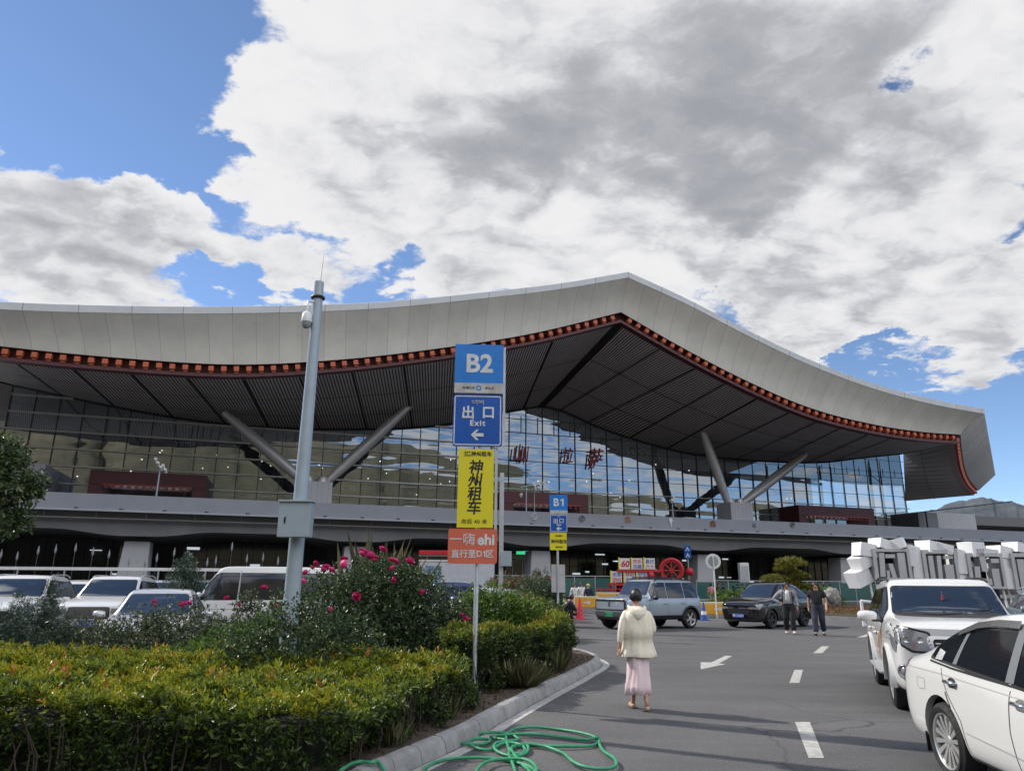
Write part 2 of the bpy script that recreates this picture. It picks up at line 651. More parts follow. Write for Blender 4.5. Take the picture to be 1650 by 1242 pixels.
# ------------------------------------------------------------------ hills
def hills():
    m = bpy.data.materials.new('hillside')
    m.use_nodes = True
    T = NT(m.node_tree)
    b = T.n['Principled BSDF']
    v = T.new('ShaderNodeTexCoord').outputs['Object']
    n1 = T.noise(v, 0.004, 6, 0.65)
    n2 = T.noise(v, 0.03, 8, 0.7)
    f = T.math('ADD', T.math('MULTIPLY', n1, 0.55), T.math('MULTIPLY', n2, 0.45))
    T.l.new(T.ramp(f, [(0.35, (0.07, 0.07, 0.040)), (0.5, (0.13, 0.115, 0.070)), (0.64, (0.24, 0.20, 0.135))]), b.inputs['Base Color'])
    b.inputs['Roughness'].default_value = 1
    m2 = bpy.data.materials.new('far_rock')
    m2.use_nodes = True
    T = NT(m2.node_tree)
    b = T.n['Principled BSDF']
    v = T.new('ShaderNodeTexCoord').outputs['Object']
    f = T.noise(v, 0.006, 9, 0.72)
    T.l.new(T.ramp(f, [(0.35, (0.040, 0.050, 0.060)), (0.52, (0.070, 0.080, 0.090)), (0.68, (0.13, 0.135, 0.14))]), b.inputs['Base Color'])
    b.inputs['Roughness'].default_value = 1
    rng = np.random.RandomState(3)

    def fbm1(x, seed, oct=7, f0=1.0):
        r = np.zeros_like(x)
        rg = np.random.RandomState(seed)
        for k in range(oct):
            tab = rg.rand(512)
            t = x * f0 * 2 ** k
            i = np.floor(t).astype(int)
            fr = t - i
            fr = fr * fr * (3 - 2 * fr)
            r += (tab[i % 512] * (1 - fr) + tab[(i + 1) % 512] * fr - 0.5) * 0.55 ** k
        return r

    def ring(name, a0, a1, hf, dist, depth, material, seed, na=420, nr=26, rough=1.0):
        a = np.linspace(a0, a1, na)
        crest = hf(a)
        rows = []
        for j in range(nr):
            t = j / (nr - 1)
            d = dist + depth * t
            env = sin(min(1.0, t * 1.35) * pi / 2) ** 1.3 if t < 0.74 else cos((t - 0.74) / 0.26 * pi / 2) * 0.9 + 0.1
            h = crest * env
            gul = fbm1(np.degrees(a) * 1.3 + 0.8 * fbm1(a * 0 + t * 3.1, seed + 5)[0], seed + 1, 6, 0.8)
            h = h * (1 + 0.13 * rough * gul * (1 - 0.3 * t)) + fbm1(np.degrees(a) + j * 7.7, seed + 2, 5, 1.5) * 18 * rough
            if j == 0:
                h = h * 0 - 5
            rows.append([(d * sin(x), d * cos(x), max(-5, y)) for x, y in zip(a, h)])
        mb = MB()
        mb.grid(rows)
        o = mb.build(name, material, smooth=80)
        tag(o, kind='structure')
        return o
    # behind the camera: what the glass front mirrors
    D = radians
    xs = np.array([60, 95, 115, 130, 145, 160, 170, 180, 190, 200, 220, 260, 300])
    hs = np.array([60, 100, 150, 190, 300, 430, 560, 620, 600, 540, 420, 300, 200])
    ring('hills', D(60), D(300), lambda a: np.interp(np.degrees(a), xs, hs) * (1 + 0.22 * fbm1(np.degrees(a), 21, 5, 0.12)), 900, 1500, m, 11)
    # far ridge right of the terminal
    xs2 = np.array([10, 20, 27, 30, 32, 33.5, 36, 38, 44, 60])
    hs2 = np.array([330, 390, 440, 490, 540, 545, 520, 470, 420, 300]) * 1.0
    ring('mountain', D(10), D(62), lambda a: np.interp(np.degrees(a), xs2, hs2) * (1 + 0.06 * fbm1(np.degrees(a), 31, 7, 0.7)), 4200, 1900, m2, 41, na=700, nr=34, rough=0.30)


hills()

# ------------------------------------------------------------------ the terminal
BO = np.array([-40.14, 61.68, 0.0])
BA = radians(18.37)
BS = np.array([cos(BA), sin(BA), 0])
BN = np.array([sin(BA), -cos(BA), 0])       # towards the camera


def on(px, py, d):
    """(s, z) of a pixel on the vertical plane d metres in front of the viaduct edge"""
    r = ray(px, py)
    t = np.dot(BO + BN * d - EYE, BN) / np.dot(r, BN)
    q = EYE + r * t
    return float(np.dot(q - BO, BS)), float(q[2])


def curve(pts, xs, kink=None):
    """smooth monotone-ish interpolation; kink splits it at a sharp corner"""
    pts = sorted(pts)
    X = np.array([p[0] for p in pts])
    Y = np.array([p[1] for p in pts])
    xs = np.atleast_1d(np.asarray(xs, float))
    if kink is not None:
        L = X <= kink + 1e-6
        R = X >= kink - 1e-6
        return np.where(xs <= kink, curve(list(zip(X[L], Y[L])), xs), curve(list(zip(X[R], Y[R])), xs))
    n = len(X)
    d = np.diff(Y) / np.diff(X)
    m = np.zeros(n)
    m[0], m[-1] = d[0], d[-1]
    for i in range(1, n - 1):
        m[i] = (d[i - 1] * (X[i + 1] - X[i]) + d[i] * (X[i] - X[i - 1])) / (X[i + 1] - X[i - 1])
    i = np.clip(np.searchsorted(X, xs) - 1, 0, n - 2)
    h = X[i + 1] - X[i]
    t = np.clip((xs - X[i]) / h, 0, 1)
    return ((2 * t**3 - 3 * t**2 + 1) * Y[i] + (t**3 - 2 * t**2 + t) * h * m[i] + (-2 * t**3 + 3 * t**2) * Y[i + 1] + (t**3 - t**2) * h * m[i + 1])


KINK = 54.9
FB = [(-24, 22.2), (-14, 21.5), (-4.9, 21.05), (4.7, 21.0), (14.1, 21.4), (23.8, 22.95), (33.1, 25.1), (43.4, 27.95), (54.9, 32.05),
      (62.8, 28.64), (71.2, 25.49), (79.9, 22.93), (89.3, 21.55), (99.4, 21.09), (104.6, 21.21)]
FT = [(-24, 24.2), (-14, 24.1), (-4.9, 24.44), (4.4, 25.31), (14.7, 26.65), (26.2, 28.62), (39.1, 31.7), (46.3, 33.6), (54.9, 36.3),
      (62, 34.19), (70.2, 31.25), (78.9, 28.48), (88.1, 26.38), (98, 25.09), (107, 24.53)]
GT = [(-9.7, 22.37), (-4.9, 21.6), (0.5, 20.8), (6.75, 20.05), (12.5, 19.68), (17.1, 19.65), (23.3, 19.88), (28.9, 20.3), (34.8, 20.95),
      (40.6, 22.0), (47.9, 24.2), (52.5, 25.3), (55.1, 25.0), (60.75, 23.14), (68.5, 21.27), (74.5, 20.31), (80.6, 19.86),
      (89.1, 19.82), (99.9, 20.37), (106.5, 21.37), (116.1, 22.78)]
MAP_E = [-16, -3.7, .7, 5.3, 10, 14.9, 20, 25, 30.2, 46.7, 54.9, 60.3, 65, 69, 73.4, 78, 82, 85.6, 90, 93.6, 104.6]
MAP_G = [-9.7, -4.9, .5, 6.75, 12.5, 17.3, 23.3, 29, 34.8, 50, 52.5, 55.3, 59.5, 66, 72, 77.6, 83.5, 90.3, 96.6, 101.7, 116.1]


def fbz(s): return float(curve(FB, s, KINK)[0])
def ftz(s): return float(curve(FT, s, KINK)[0])
def gtz(s): return float(curve(GT, s, 52.5)[0])


def e2g(s): return float(np.interp(s, MAP_E, MAP_G))


def line_mat(name, base, dark, period, width, rough=0.5, metal=0.0, axis='X', var=0.05, soft=0.25, panel=0.0, bumpy=0.0, dirt=0.0):
    """surface with thin dark joints every `period` metres along the UV axis"""
    m = bpy.data.materials.new(name)
    m.use_nodes = True
    T = NT(m.node_tree)
    b = T.n['Principled BSDF']
    tc = T.new('ShaderNodeTexCoord')
    sep = T.new('ShaderNodeSeparateXYZ')
    T.l.new(tc.outputs['UV'], sep.inputs[0])
    u = T.math('DIVIDE', sep.outputs[axis], period)
    fr = T.math('FRACT', u)
    tri = T.math('ABSOLUTE', T.math('SUBTRACT', fr, 0.5))      # 0.5 at the joint
    half = width / period / 2
    f = T.smooth(tri, 0.5 - half * (1 + soft), 0.5 - half * (1 - soft))
    col = tuple(base) + (1,)
    n = T.noise(tc.outputs['Object'], 0.6, 5, 0.6)
    c = T.mix(T.smooth(n, 0.3, 0.7), tuple(x * (1 - var) for x in base) + (1,), tuple(x * (1 + var) for x in base) + (1,))
    if panel:
        wn = T.new('ShaderNodeTexWhiteNoise', noise_dimensions='1D')
        T.l.new(T.math('FLOOR', T.math('ADD', u, 0.0)), wn.inputs['W'])
        k = T.smooth(wn.outputs['Value'], 0, 1, 1 - panel, 1 + panel)
        mx = T.new('ShaderNodeMix', data_type='RGBA', blend_type='MULTIPLY')
        mx.inputs[0].default_value = 1
        T.l.new(c, mx.inputs[6])
        T.l.new(k, mx.inputs[7])
        c = mx.outputs[2]
    if dirt:
        st = T.noise(T.mapping(tc.outputs['UV'], scale=(2.0, 0.18, 1)), 1.3, 6, 0.7)
        c = T.mix(T.smooth(st, 0.5, 0.75, 0, dirt), c, tuple(x * 0.5 for x in base) + (1,))
    T.l.new(T.mix(f, c, tuple(dark) + (1,)), b.inputs['Base Color'])
    b.inputs['Roughness'].default_value = rough
    b.inputs['Metallic'].default_value = metal
    return m


FASC = line_mat('fascia_panel', (0.76, 0.735, 0.655), (0.53, 0.515, 0.47), 2.05, 0.05, 0.4, 0.1, panel=0.035, dirt=0.12)
CAP = line_mat('roof_cap', (0.68, 0.70, 0.71), (0.3, 0.3, 0.3), 4.1, 0.06, 0.4, 0.1)
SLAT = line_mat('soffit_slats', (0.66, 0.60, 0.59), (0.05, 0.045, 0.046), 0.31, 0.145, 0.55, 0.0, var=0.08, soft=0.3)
MAROON = mat('maroon_panel', (0.10, 0.022, 0.028), 0.45, var=0.1, vscale=0.8)
REDB = mat('bracket_recess', (0.10, 0.022, 0.018), 0.5)
ORNG = mat('bracket_orange', (0.52, 0.115, 0.045), 0.5, var=0.08)
SEAM = mat('soffit_seam', (0.008, 0.008, 0.009), 0.6)

terminal = thing('airport_terminal', 'large terminal with swooping roof, orange brackets under its fascia and mirrored glass front',
                 'airport terminal', tuple(BO), BA)
TM = Matrix.Translation(Vector(BO)) @ Matrix.Rotation(BA, 4, 'Z')
# local frame: x = s along the front, y = depth into the building (-d), z up

xs = np.unique(np.concatenate([np.arange(-24, 104.6, 1.025), [KINK, 104.6]]))
rowsT, rowsC, uT, uC = [], [], [], []
# rows across the fascia, bottom to top, slightly hollow
R, U = [[] for _ in range(6)], [[] for _ in range(6)]
for s in xs:
    sb = s
    st = KINK + (s - KINK) * (1.048 if s > KINK else 1.012)
    zb, zt = fbz(sb), ftz(min(st, 107))
    for k in range(6):
        t = k / 5
        hollow = 0.28 * sin(pi * t)
        R[k].append((sb + (st - sb) * t, -2 - 2 * t + hollow, zb + (zt - 0.75 - zb) * t))
        U[k].append((s - KINK, t * 4))
mb = MB()
mb.grid(R, U)
roof_end = []
fascia = mb.build('fascia', FASC, terminal, smooth=60)
mb = MB()
cap = [[], [], []]
ucap = [[], [], []]
for s in xs:
    st = KINK + (s - KINK) * (1.048 if s > KINK else 1.012)
    zt = ftz(min(st, 107))
    cap[0].append((st, -4.03, zt - 0.75)); cap[1].append((st, -4.12, zt - 0.1)); cap[2].append((st, -3.9, zt))
    for k in range(3):
        ucap[k].append((s - KINK, k))
mb.grid(cap, ucap)
mb.build('roof_cap', CAP, terminal)
# roof covering, falling gently to the back
mb = MB()
rr = [[], [], []]
for s in xs:
    st = KINK + (s - KINK) * (1.048 if s > KINK else 1.012)
    zt = ftz(min(st, 107))
    rr[0].append((st, -3.9, zt)); rr[1].append((st, 30, zt * 0.75 + 7.5)); rr[2].append((st, 75, 22))
mb.grid(rr)
mb.build('roof_sheet', mat('roof_metal', (0.3, 0.31, 0.32), 0.45, metal=0.4), terminal, smooth=60)

# bracket band
mb = MB()
b0, b1, b2, b3 = [], [], [], []
for s in xs:
    z = fbz(s)
    b0.append((s, -1.95, z)); b1.append((s, -1.2, z - 0.02)); b2.append((s, -1.1, z - 0.85)); b3.append((s, -1.75, z - 0.9))
mb.grid([b3, b2, b1, b0])
mb.build('bracket_recess', REDB, terminal)
mb = MB()
prof = [(-1.78, -0.86), (-1.78, -1.16), (-0.9, -1.16)]
mb.grid([[(s, y, fbz(s) + dz) for s in xs] for (y, dz) in reversed(prof)])
mb.build('bracket_beam', MAROON, terminal)
# brackets: one block per bay
proto = None
sb = -5.6
nb = 0
rest = MB()
while sb < 104:
    z = fbz(sb)
    sl = (fbz(sb + 0.3) - fbz(sb - 0.3)) / 0.6
    if abs(sb - KINK) < 0.35:
        sb += 1.1
        continue
    if nb < 100:
        if proto is None:
            q = MB()
            q.box((0, -0.17, 0), (0.46, 0.60, 0.46))
            q.box((0, -0.1, -0.33), (0.34, 0.4, 0.16))
            proto = q.build('bracket', ORNG, terminal)
            o = proto
        else:
            o = proto.copy()
            COL.objects.link(o)
        o.location = (sb, -1.55, z - 0.42)
        o.rotation_euler = (0, -atan(sl), 0)
        nb += 1
    else:
        rest.box((sb, -1.72, z - 0.42), (0.46, 0.60, 0.46))
    sb += 1.1
# end face of the roof at the right
def loc_at(px, py, d):
    s, z = on(px, py, d)
    return Vector((s, -d, z))


E0 = Vector((104.6, -2, fbz(104.6)))
T0 = Vector((KINK + (104.6 - KINK) * 1.048, -4, ftz(107)))
D1 = -28
F1 = loc_at(1577, 790, D1)
T1 = loc_at(1604, 765, D1)
mb = MB()
n = 14
for i in range(n):
    pass
g0, g1, u0, u1 = [], [], [], []
bow = Vector((0.0, 0.0, -0.9))
for i in range(n + 1):
    t = i / n
    a = E0.lerp(F1, t) + bow * sin(pi * t) + Vector((-1.2, 0, 0)) * sin(pi * t)
    b = T0.lerp(T1, t) + bow * 0.4 * sin(pi * t)
    g0.append(a); g1.append(b)
    u0.append((t * 26, 0)); u1.append((t * 26, 4))
mb.grid([g0, [p.lerp(q, 0.5) for p, q in zip(g0, g1)], g1], [u0, [(a[0], 2) for a in u0], u1])
mb.build('end_fascia', line_mat('end_panel', (0.62, 0.61, 0.57), (0.15, 0.15, 0.15), 2.6, 0.05, 0.24, 0.55, panel=0.05), terminal, smooth=60)
mb = MB()
mb.grid([g1, [p + Vector((-4, 12, 0.5)) for p in g1]])
mb.build('end_roof', mat('roof_metal', (0.3, 0.31, 0.32), 0.45), terminal)
# its bracket band
mb = MB()
inn = [p + Vector((-0.9, 0.35, -0.9)) for p in g0]
inn2 = [p + Vector((-0.9, 0.2, -0.05)) for p in g0]
mb.grid([g0, inn2, inn, [p + Vector((-2.0, 0.5, -1.0)) for p in g0]])
mb.build('end_recess', MAROON, terminal)
for i in range(22):
    t = (i + 0.5) / 22
    k = t * n
    j = int(k)
    p = g0[j].lerp(g0[j + 1], k - j)
    rest.box(p + Vector((-0.75, 0.15, -0.5)), (0.5, 0.6, 0.5))
tag(rest.build('bracket', ORNG, terminal), kind='stuff')
tag(terminal.children[-1], kind='stuff')
# end soffit
GE = Vector((116.1, 18, gtz(116.1)))
Dn = loc_at(1459, 807, -32)
S = MB()
hip_e = E0 + Vector((-1.6, 1.2, -1.16))
F1i = F1 + Vector((-2.2, 0.3, -1.0))
nn = 8
ra, ua = [], []
edge_in = [p + Vector((-2.0, 0.5, -1.0)) for p in g0]
rowA, rowB, uA, uB = [], [], [], []
for i in range(n + 1):
    t = i / n
    rowA.append(edge_in[i])
    rowB.append(GE.lerp(Dn, t))
    uA.append((t * 26, 0)); uB.append((t * 26, 14))
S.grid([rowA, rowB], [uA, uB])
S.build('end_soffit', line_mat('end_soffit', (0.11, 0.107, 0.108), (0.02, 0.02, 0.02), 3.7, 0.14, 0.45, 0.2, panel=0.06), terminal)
mb = MB()
mid = [p.lerp(q, 0.55) + Vector((0, -0.03, -0.05)) for p, q in zip(rowA, rowB)]
mb.tube(mid, 0.07, 5)
mb.tube([rowA[0] + Vector((0, 0, -0.05)), rowB[0] + Vector((0, 0, -0.05))], 0.14, 5)
mb.build('end_soffit_joint', SEAM, terminal)
mb = MB()
mb.grid([[rowA[-1], rowB[-1]], [rowA[-1] + Vector((0.6, 1.5, 0.9)), rowB[-1] + Vector((0.3, 1.2, 0.9))]])
mb.build('rear_eave', mat('eave', (0.42, 0.4, 0.36), 0.3, metal=0.5), terminal)

# main soffit: ruled between the bracket beam and the head of the glass
xe = np.unique(np.concatenate([np.arange(-16, 104.6, 0.9), [KINK, 104.6]]))
rows, us = [[] for _ in range(5)], [[] for _ in range(5)]


def soff(s, t):
    e = Vector((s, -0.9, fbz(s) - 1.16))
    g = e2g(s)
    q = Vector((g, 18.1, gtz(g) + 0.02))
    return e.lerp(q, t)


for s in xe:
    for k in range(5):
        rows[k].append(soff(s, k / 4))
        us[k].append((s + 100, k * 5))
mb = MB()
mb.grid(rows, us)
mb.build('soffit', SLAT, terminal)
S = MB()
a_, b_, c_, d_ = Vector((-16, -0.9, fbz(-16) - 1.16)), Vector((-24, 30, fbz(-24) - 3)), Vector((-14.5, 34, gtz(-9.7) - 1.0)), Vector((-9.7, 18.1, gtz(-9.7) + 0.02))
S.grid([[a_.lerp(b_, t) for t in (0, .25, .5, .75, 1)], [d_.lerp(c_, t) for t in (0, .25, .5, .75, 1)]], [[(t * 30, 0) for t in (0, .25, .5, .75, 1)], [(t * 30, 14) for t in (0, .25, .5, .75, 1)]])
S.build('end_soffit', SLAT, terminal)
S = MB()
S.tube([a_ + Vector((0, 0, -.05)), d_ + Vector((0, 0, -.05))], .13, 5)
S.build('soffit_joint', SEAM, terminal)
mb = MB()
for s in MAP_E[1:-1]:
    if s == KINK:
        continue
    w = 0.13
    a, b = soff(s, 0.0), soff(s, 1.0)
    dz = Vector((0, 0, -0.05))
    dx = Vector((w, 0, 0))
    mb.add([a - dx + dz, a + dx + dz, b + dx + dz, b - dx + dz], [(0, 1, 2, 3)])
a, b = soff(KINK, 0.0), soff(KINK, 1.0)
mb.hexa([a + Vector((-.55, 0, -.3)), a + Vector((.55, 0, -.3)), b + Vector((.4, 0, -.3)), b + Vector((-.4, 0, -.3)),
         a + Vector((-.55, 0, .1)), a + Vector((.55, 0, .1)), b + Vector((.4, 0, .1)), b + Vector((-.4, 0, .1))])
# two faint cross joints
for t in (0.36, 0.7):
    for i in range(len(xe) - 1):
        p, q = soff(xe[i], t), soff(xe[i + 1], t)
        p2, q2 = soff(xe[i], t + 0.006), soff(xe[i + 1], t + 0.006)
        dz = Vector((0, 0, -0.03))
        mb.add([p + dz, q + dz, q2 + dz, p2 + dz], [(0, 1, 2, 3)])
mb.build('soffit_joint', SEAM, terminal)


# glass front
def glass_mat(name, trans=0.3):
    m = bpy.data.materials.new(name)
    m.use_nodes = True
    T = NT(m.node_tree)
    T.n.remove(T.n['Principled BSDF'])
    out = T.n['Material Output']
    tc = T.new('ShaderNodeTexCoord')
    v = tc.outputs['Object']
    sep = T.new('ShaderNodeSeparateXYZ')
    T.l.new(v, sep.inputs[0])
    # each sheet bows a little and sits at its own angle
    h1 = T.noise(T.mapping(v, scale=(0.16, 1, 1.0)), 0.42, 1, 0.4)
    h2 = T.noise(T.mapping(v, scale=(0.12, 1, 1.0)), 1.1, 1, 0.4)
    cell = T.new('ShaderNodeCombineXYZ')
    T.l.new(T.math('FLOOR', T.math('DIVIDE', sep.outputs[0], 2.4)), cell.inputs[0])
    T.l.new(T.math('FLOOR', T.math('DIVIDE', sep.outputs[2], 1.9)), cell.inputs[2])
    wn = T.new('ShaderNodeTexWhiteNoise', noise_dimensions='3D')
    T.l.new(cell.outputs[0], wn.inputs['Vector'])
    s2 = T.new('ShaderNodeSeparateColor')
    T.l.new(wn.outputs['Color'], s2.inputs[0])
    tilt = T.math('MULTIPLY', T.math('SUBTRACT', s2.outputs[0], 0.5), T.math('MULTIPLY', T.math('FRACT', T.math('DIVIDE', sep.outputs[2], 1.9)), 0.012))
    h = T.math('ADD', T.math('ADD', T.math('MULTIPLY', h1, 0.06), T.math('MULTIPLY', h2, 0.010)), tilt)
    bp = T.new('ShaderNodeBump')
    bp.inputs['Strength'].default_value = 1.0
    bp.inputs['Distance'].default_value = 1.0
    T.l.new(h, bp.inputs['Height'])
    gl = T.new('ShaderNodeBsdfGlossy')
    gl.inputs['Roughness'].default_value = 0.012
    gl.inputs['Color'].default_value = (0.40, 0.44, 0.475, 1)
    T.l.new(bp.outputs[0], gl.inputs['Normal'])
    tr = T.new('ShaderNodeBsdfTransparent')
    tr.inputs['Color'].default_value = (0.80, 0.85, 0.86, 1)
    mx = T.new('ShaderNodeMixShader')
    mx.inputs[0].default_value = 1 - trans
    T.l.new(tr.outputs[0], mx.inputs[1])
    T.l.new(gl.outputs[0], mx.inputs[2])
    T.l.new(mx.outputs[0], out.inputs[0])
    return m


GLASS = glass_mat('facade_glass', 0.30)
gx = np.arange(-9.7, 116.2, 1.2)
mb = MB()
mb.grid([[(s, 18, 8.0) for s in gx], [(s, 18, gtz(s) + 0.05) for s in gx]])
mb.add([(-9.7, 18, 8), (-9.7, 18, gtz(-9.7)), (-14.5, 34, gtz(-9.7) - 1.0), (-14.5, 34, 8)], [(0, 1, 2, 3)])
mb.build('glass_front', GLASS, terminal)
FRAME = mat('mullion_dark', (0.03, 0.045, 0.055), 0.4, metal=0.3)
FIN = mat('mullion_light', (0.62, 0.61, 0.57), 0.4, metal=0.3)
mb = MB()
mb2 = MB()
k = 0
s = -9.7
while s < 116.2:
    z1 = gtz(s)
    mb.box((s, 17.9, (8 + z1) / 2), (0.07, 0.14, z1 - 8))
    s += 2.4
for k in range(12):                       # half-width lights of the upper rows in the middle and at the right
    s = 45.5 + k * 2.4 + 0.2 - 9.7 % 2.4
    pass
zrow = 9.9
while zrow < 25.5:
    # spans where the glass is taller than this row
    ok = [x for x in np.arange(-9.7, 116.2, 0.6) if gtz(x) > zrow + 0.1]
    runs = []
    for x in ok:
        if runs and x - runs[-1][1] < 0.7:
            runs[-1][1] = x
        else:
            runs.append([x, x])
    for a, b in runs:
        if b - a < 1:
            continue
        lo = min(b, 46)
        if a < lo:
            mb2.box(((a + lo) / 2, 17.84, zrow), (lo - a, 0.26, 0.17))
        hi = max(a, 46)
        if b > hi:
            if zrow < 14:
                mb2.box(((b + hi) / 2, 17.86, zrow), (b - hi, 0.2, 0.10))
            else:
                mb.box(((b + hi) / 2, 17.92, zrow), (b - hi, 0.08, 0.05))
    zrow += 1.9
for (a, b, z0, z1) in ((46, 66, 21.3, 23.6), (98, 116, 18.6, 19.9)):
    s = a + 1.2
    while s < b:
        if gtz(s) > z1:
            mb.box((s, 17.92, (z0 + z1) / 2), (0.06, 0.08, z1 - z0))
        s += 2.4
    mb.box(((a + b) / 2, 17.92, z0), (b - a, 0.08, 0.07))
hd = np.arange(-9.7, 116.2, 0.6)
mb.tube([(s, 17.85, gtz(s) - 0.08) for s in hd], 0.13, 5)
for z in np.arange(9.9, 22, 1.9):
    mb2.hexa([(-9.7, 17.76, z - .04), (-9.66, 17.8, z - .04), (-14.4, 33.9, z - .04 - (z - 9) * .03), (-14.5, 33.9, z - .04 - (z - 9) * .03),
              (-9.7, 17.76, z + .04), (-9.66, 17.8, z + .04), (-14.4, 33.9, z + .04 - (z - 9) * .03), (-14.5, 33.9, z + .04 - (z - 9) * .03)])
mb.build('mullion', FRAME, terminal)
mb2.build('louvre_fin', FIN, terminal)
# what stands behind the glass
INT = mat('interior_wall', (0.10, 0.105, 0.11), 0.8, var=0.3, vscale=0.15)
mb = MB()
mb.box((53, 48, 15), (140, 0.5, 16))
mb.box((53, 34, 8.8), (132, 30, 0.2))
mb.build('departure_hall', INT, terminal)
LIT = emat('lit_window', (0.75, 0.86, 0.9), 1.3)
TRUSS = mat('truss_white', (0.62, 0.62, 0.60), 0.5)
rng = random.Random(5)
for s0 in (-0.2, 8.8, 18.4, 28.5, 38.5, 60, 70, 80, 90, 100, 110):
    mb = MB()
    zt = gtz(s0) - 0.4
    for dx in (0, 2.1):
        mb.tube([(s0 + dx, 19.3, 8.5), (s0 + dx, 19.3, min(zt, gtz(s0 + dx) - .4))], 0.12, 6)
    mb.tube([(s0 + 1.05, 20.6, 8.5), (s0 + 1.05, 20.6, zt)], 0.12, 6)
    z = 9.6
    while z + 3 < zt:
        mb.tube([(s0 + 1.05, 20.2, z + 1.4), (s0, 19.3, z)], 0.07, 5)
        mb.tube([(s0 + 1.05, 20.2, z + 1.4), (s0 + 2.1, 19.3, z)], 0.07, 5)
        z += 8.2
    mb.build('truss_column', TRUSS, terminal)
mb = MB()
for s0, s1 in ((-6, -2.5), (-1.5, 3.2), (11, 19), (24, 36), (37, 44), (58, 64), (94, 104)):
    s = s0
    while s < s1:
        h = rng.uniform(0.5, 1.3)
        MB().box((s, 46, 9.9 + h / 2 + rng.uniform(0, .5)), (rng.uniform(.5, 1.3), 0.1, h)).build('lit_window', LIT, terminal)
        s += 1.6
mb = MB()
dl = emat('downlight', (1, 0.95, 0.85), 4)
for i in range(60):
    MB().box((rng.uniform(-8, 60) if i < 45 else rng.uniform(60, 112), rng.uniform(22, 40), rng.uniform(14, 19.5)), (0.13, 0.13, 0.1)).build('ceiling_light', dl, terminal)

# V columns on tiled plinths
COLM = mat('column_paint', (0.54, 0.53, 0.52), 0.35, metal=0.3, var=0.05)
TILE = line_mat('plinth_tile', (0.5, 0.5, 0.53), (0.22, 0.22, 0.23), 0.6, 0.03, 0.5)


def tiled_box(name, c, s, parent, m=None):
    mb = MB()
    x0, x1, y0, y1, z0, z1 = c[0] - s[0] / 2, c[0] + s[0] / 2, c[1] - s[1] / 2, c[1] + s[1] / 2, c[2] - s[2] / 2, c[2] + s[2] / 2
    q = [((x0, y0), (x1, y0)), ((x1, y0), (x1, y1)), ((x1, y1), (x0, y1)), ((x0, y1), (x0, y0))]
    u = 0
    for a, b in q:
        L = abs(b[0] - a[0]) + abs(b[1] - a[1])
        mb.add([(a[0], a[1], z0), (b[0], b[1], z0), (b[0], b[1], z1), (a[0], a[1], z1)], [(0, 1, 2, 3)],
               [[(u, 0), (u + L, 0), (u + L, s[2]), (u, s[2])]])
        u += L
    mb.add([(x0, y0, z1), (x1, y0, z1), (x1, y1, z1), (x0, y1, z1)], [(0, 1, 2, 3)])
    return mb.build(name, m or TILE, parent)


def vcol(base, top):
    base, top = Vector(base), Vector(top)
    pts, rs = [], []
    for i in range(13):
        t = i / 12
        pts.append(base.lerp(top, t))
        rs.append(0.34 + 0.36 * sin(pi * min(1, t * 0.94 + 0.03)) ** 0.8 * (1 - 0.25 * t))
    mb = MB()
    mb.tube(pts, rs, 16)
    return mb.build('raking_column', COLM, terminal, smooth=50)


for (s0, l, r) in ((22.9, (12.6, 19.3), (33.4, 22.2)), (77.7, (73.2, 22.6), (90.3, 19.6))):
    tiled_box('column_plinth', (s0 + 0.1, 11.2, 10.2), (3.4, 3.2, 4.2), terminal)
    vcol((s0 - 1.0, 11, 12.2), (l[0], 11, l[1] + 0.25))
    vcol((s0 + 1.0, 11, 12.2), (r[0], 11, r[1] + 0.25))
    mb = MB()
    mb.lathe([(0.0, 0.9), (0.5, 0.85), (0.62, 0.5), (0.66, 0), (0, 0)], c=(s0 - 0.75, 10.9, 12.1), n=14)
    mb.lathe([(0.0, 0.9), (0.5, 0.85), (0.62, 0.5), (0.66, 0), (0, 0)], c=(s0 + 0.75, 10.9, 12.1), n=14)
    mb.build('column_foot', COLM, terminal, smooth=50)

# maroon entrance porches
for (xa, xb, yt) in ((146, 334, 757), (812, 948, 790), (1286, 1408, 812)):
    s0, z0 = on(xa, yt, -13.5)
    s1, z1 = on(xb, yt + 8, -13.5)
    z1 = (z0 + z1) / 2
    y0, y1 = 13.5, 17.9
    w = 1.3
    mb = MB()
    mb.box(((s0 + s1) / 2, (y0 + y1) / 2, z1 - 0.75), (s1 - s0, y1 - y0, 1.5))
    for sx in (s0 + w / 2, s1 - w / 2):
        mb.box((sx, (y0 + y1) / 2, 8 + (z1 - 9.5) / 2), (w, y1 - y0 - 0.01, z1 - 9.5))
    po = mb.build('entrance_porch', MAROON, terminal, bevel=0.04)
    mb = MB()
    mb.box(((s0 + s1) / 2, y0 - 0.25, z1 - 1.5), (s1 - s0 - 2 * w - .1, 0.5, 0.14))
    s = s0 + w + 0.4
    while s < s1 - w:
        mb.box((s, y0 - 0.1, z1 - 1.75), (0.3, 0.3, 0.24))
        s += 0.72
    mb.build('porch_canopy', mat('canopy_red', (0.36, 0.05, 0.035), 0.5), po)
    for i in range(int((s1 - s0 - 2 * w) / 0.9)):
        MB().box((s0 + w + 0.5 + i * 0.9, y1 - 0.4, 10.0), (rng.uniform(.35, .8), 0.1, rng.uniform(.6, 1.2))).build('door_light', LIT, po)
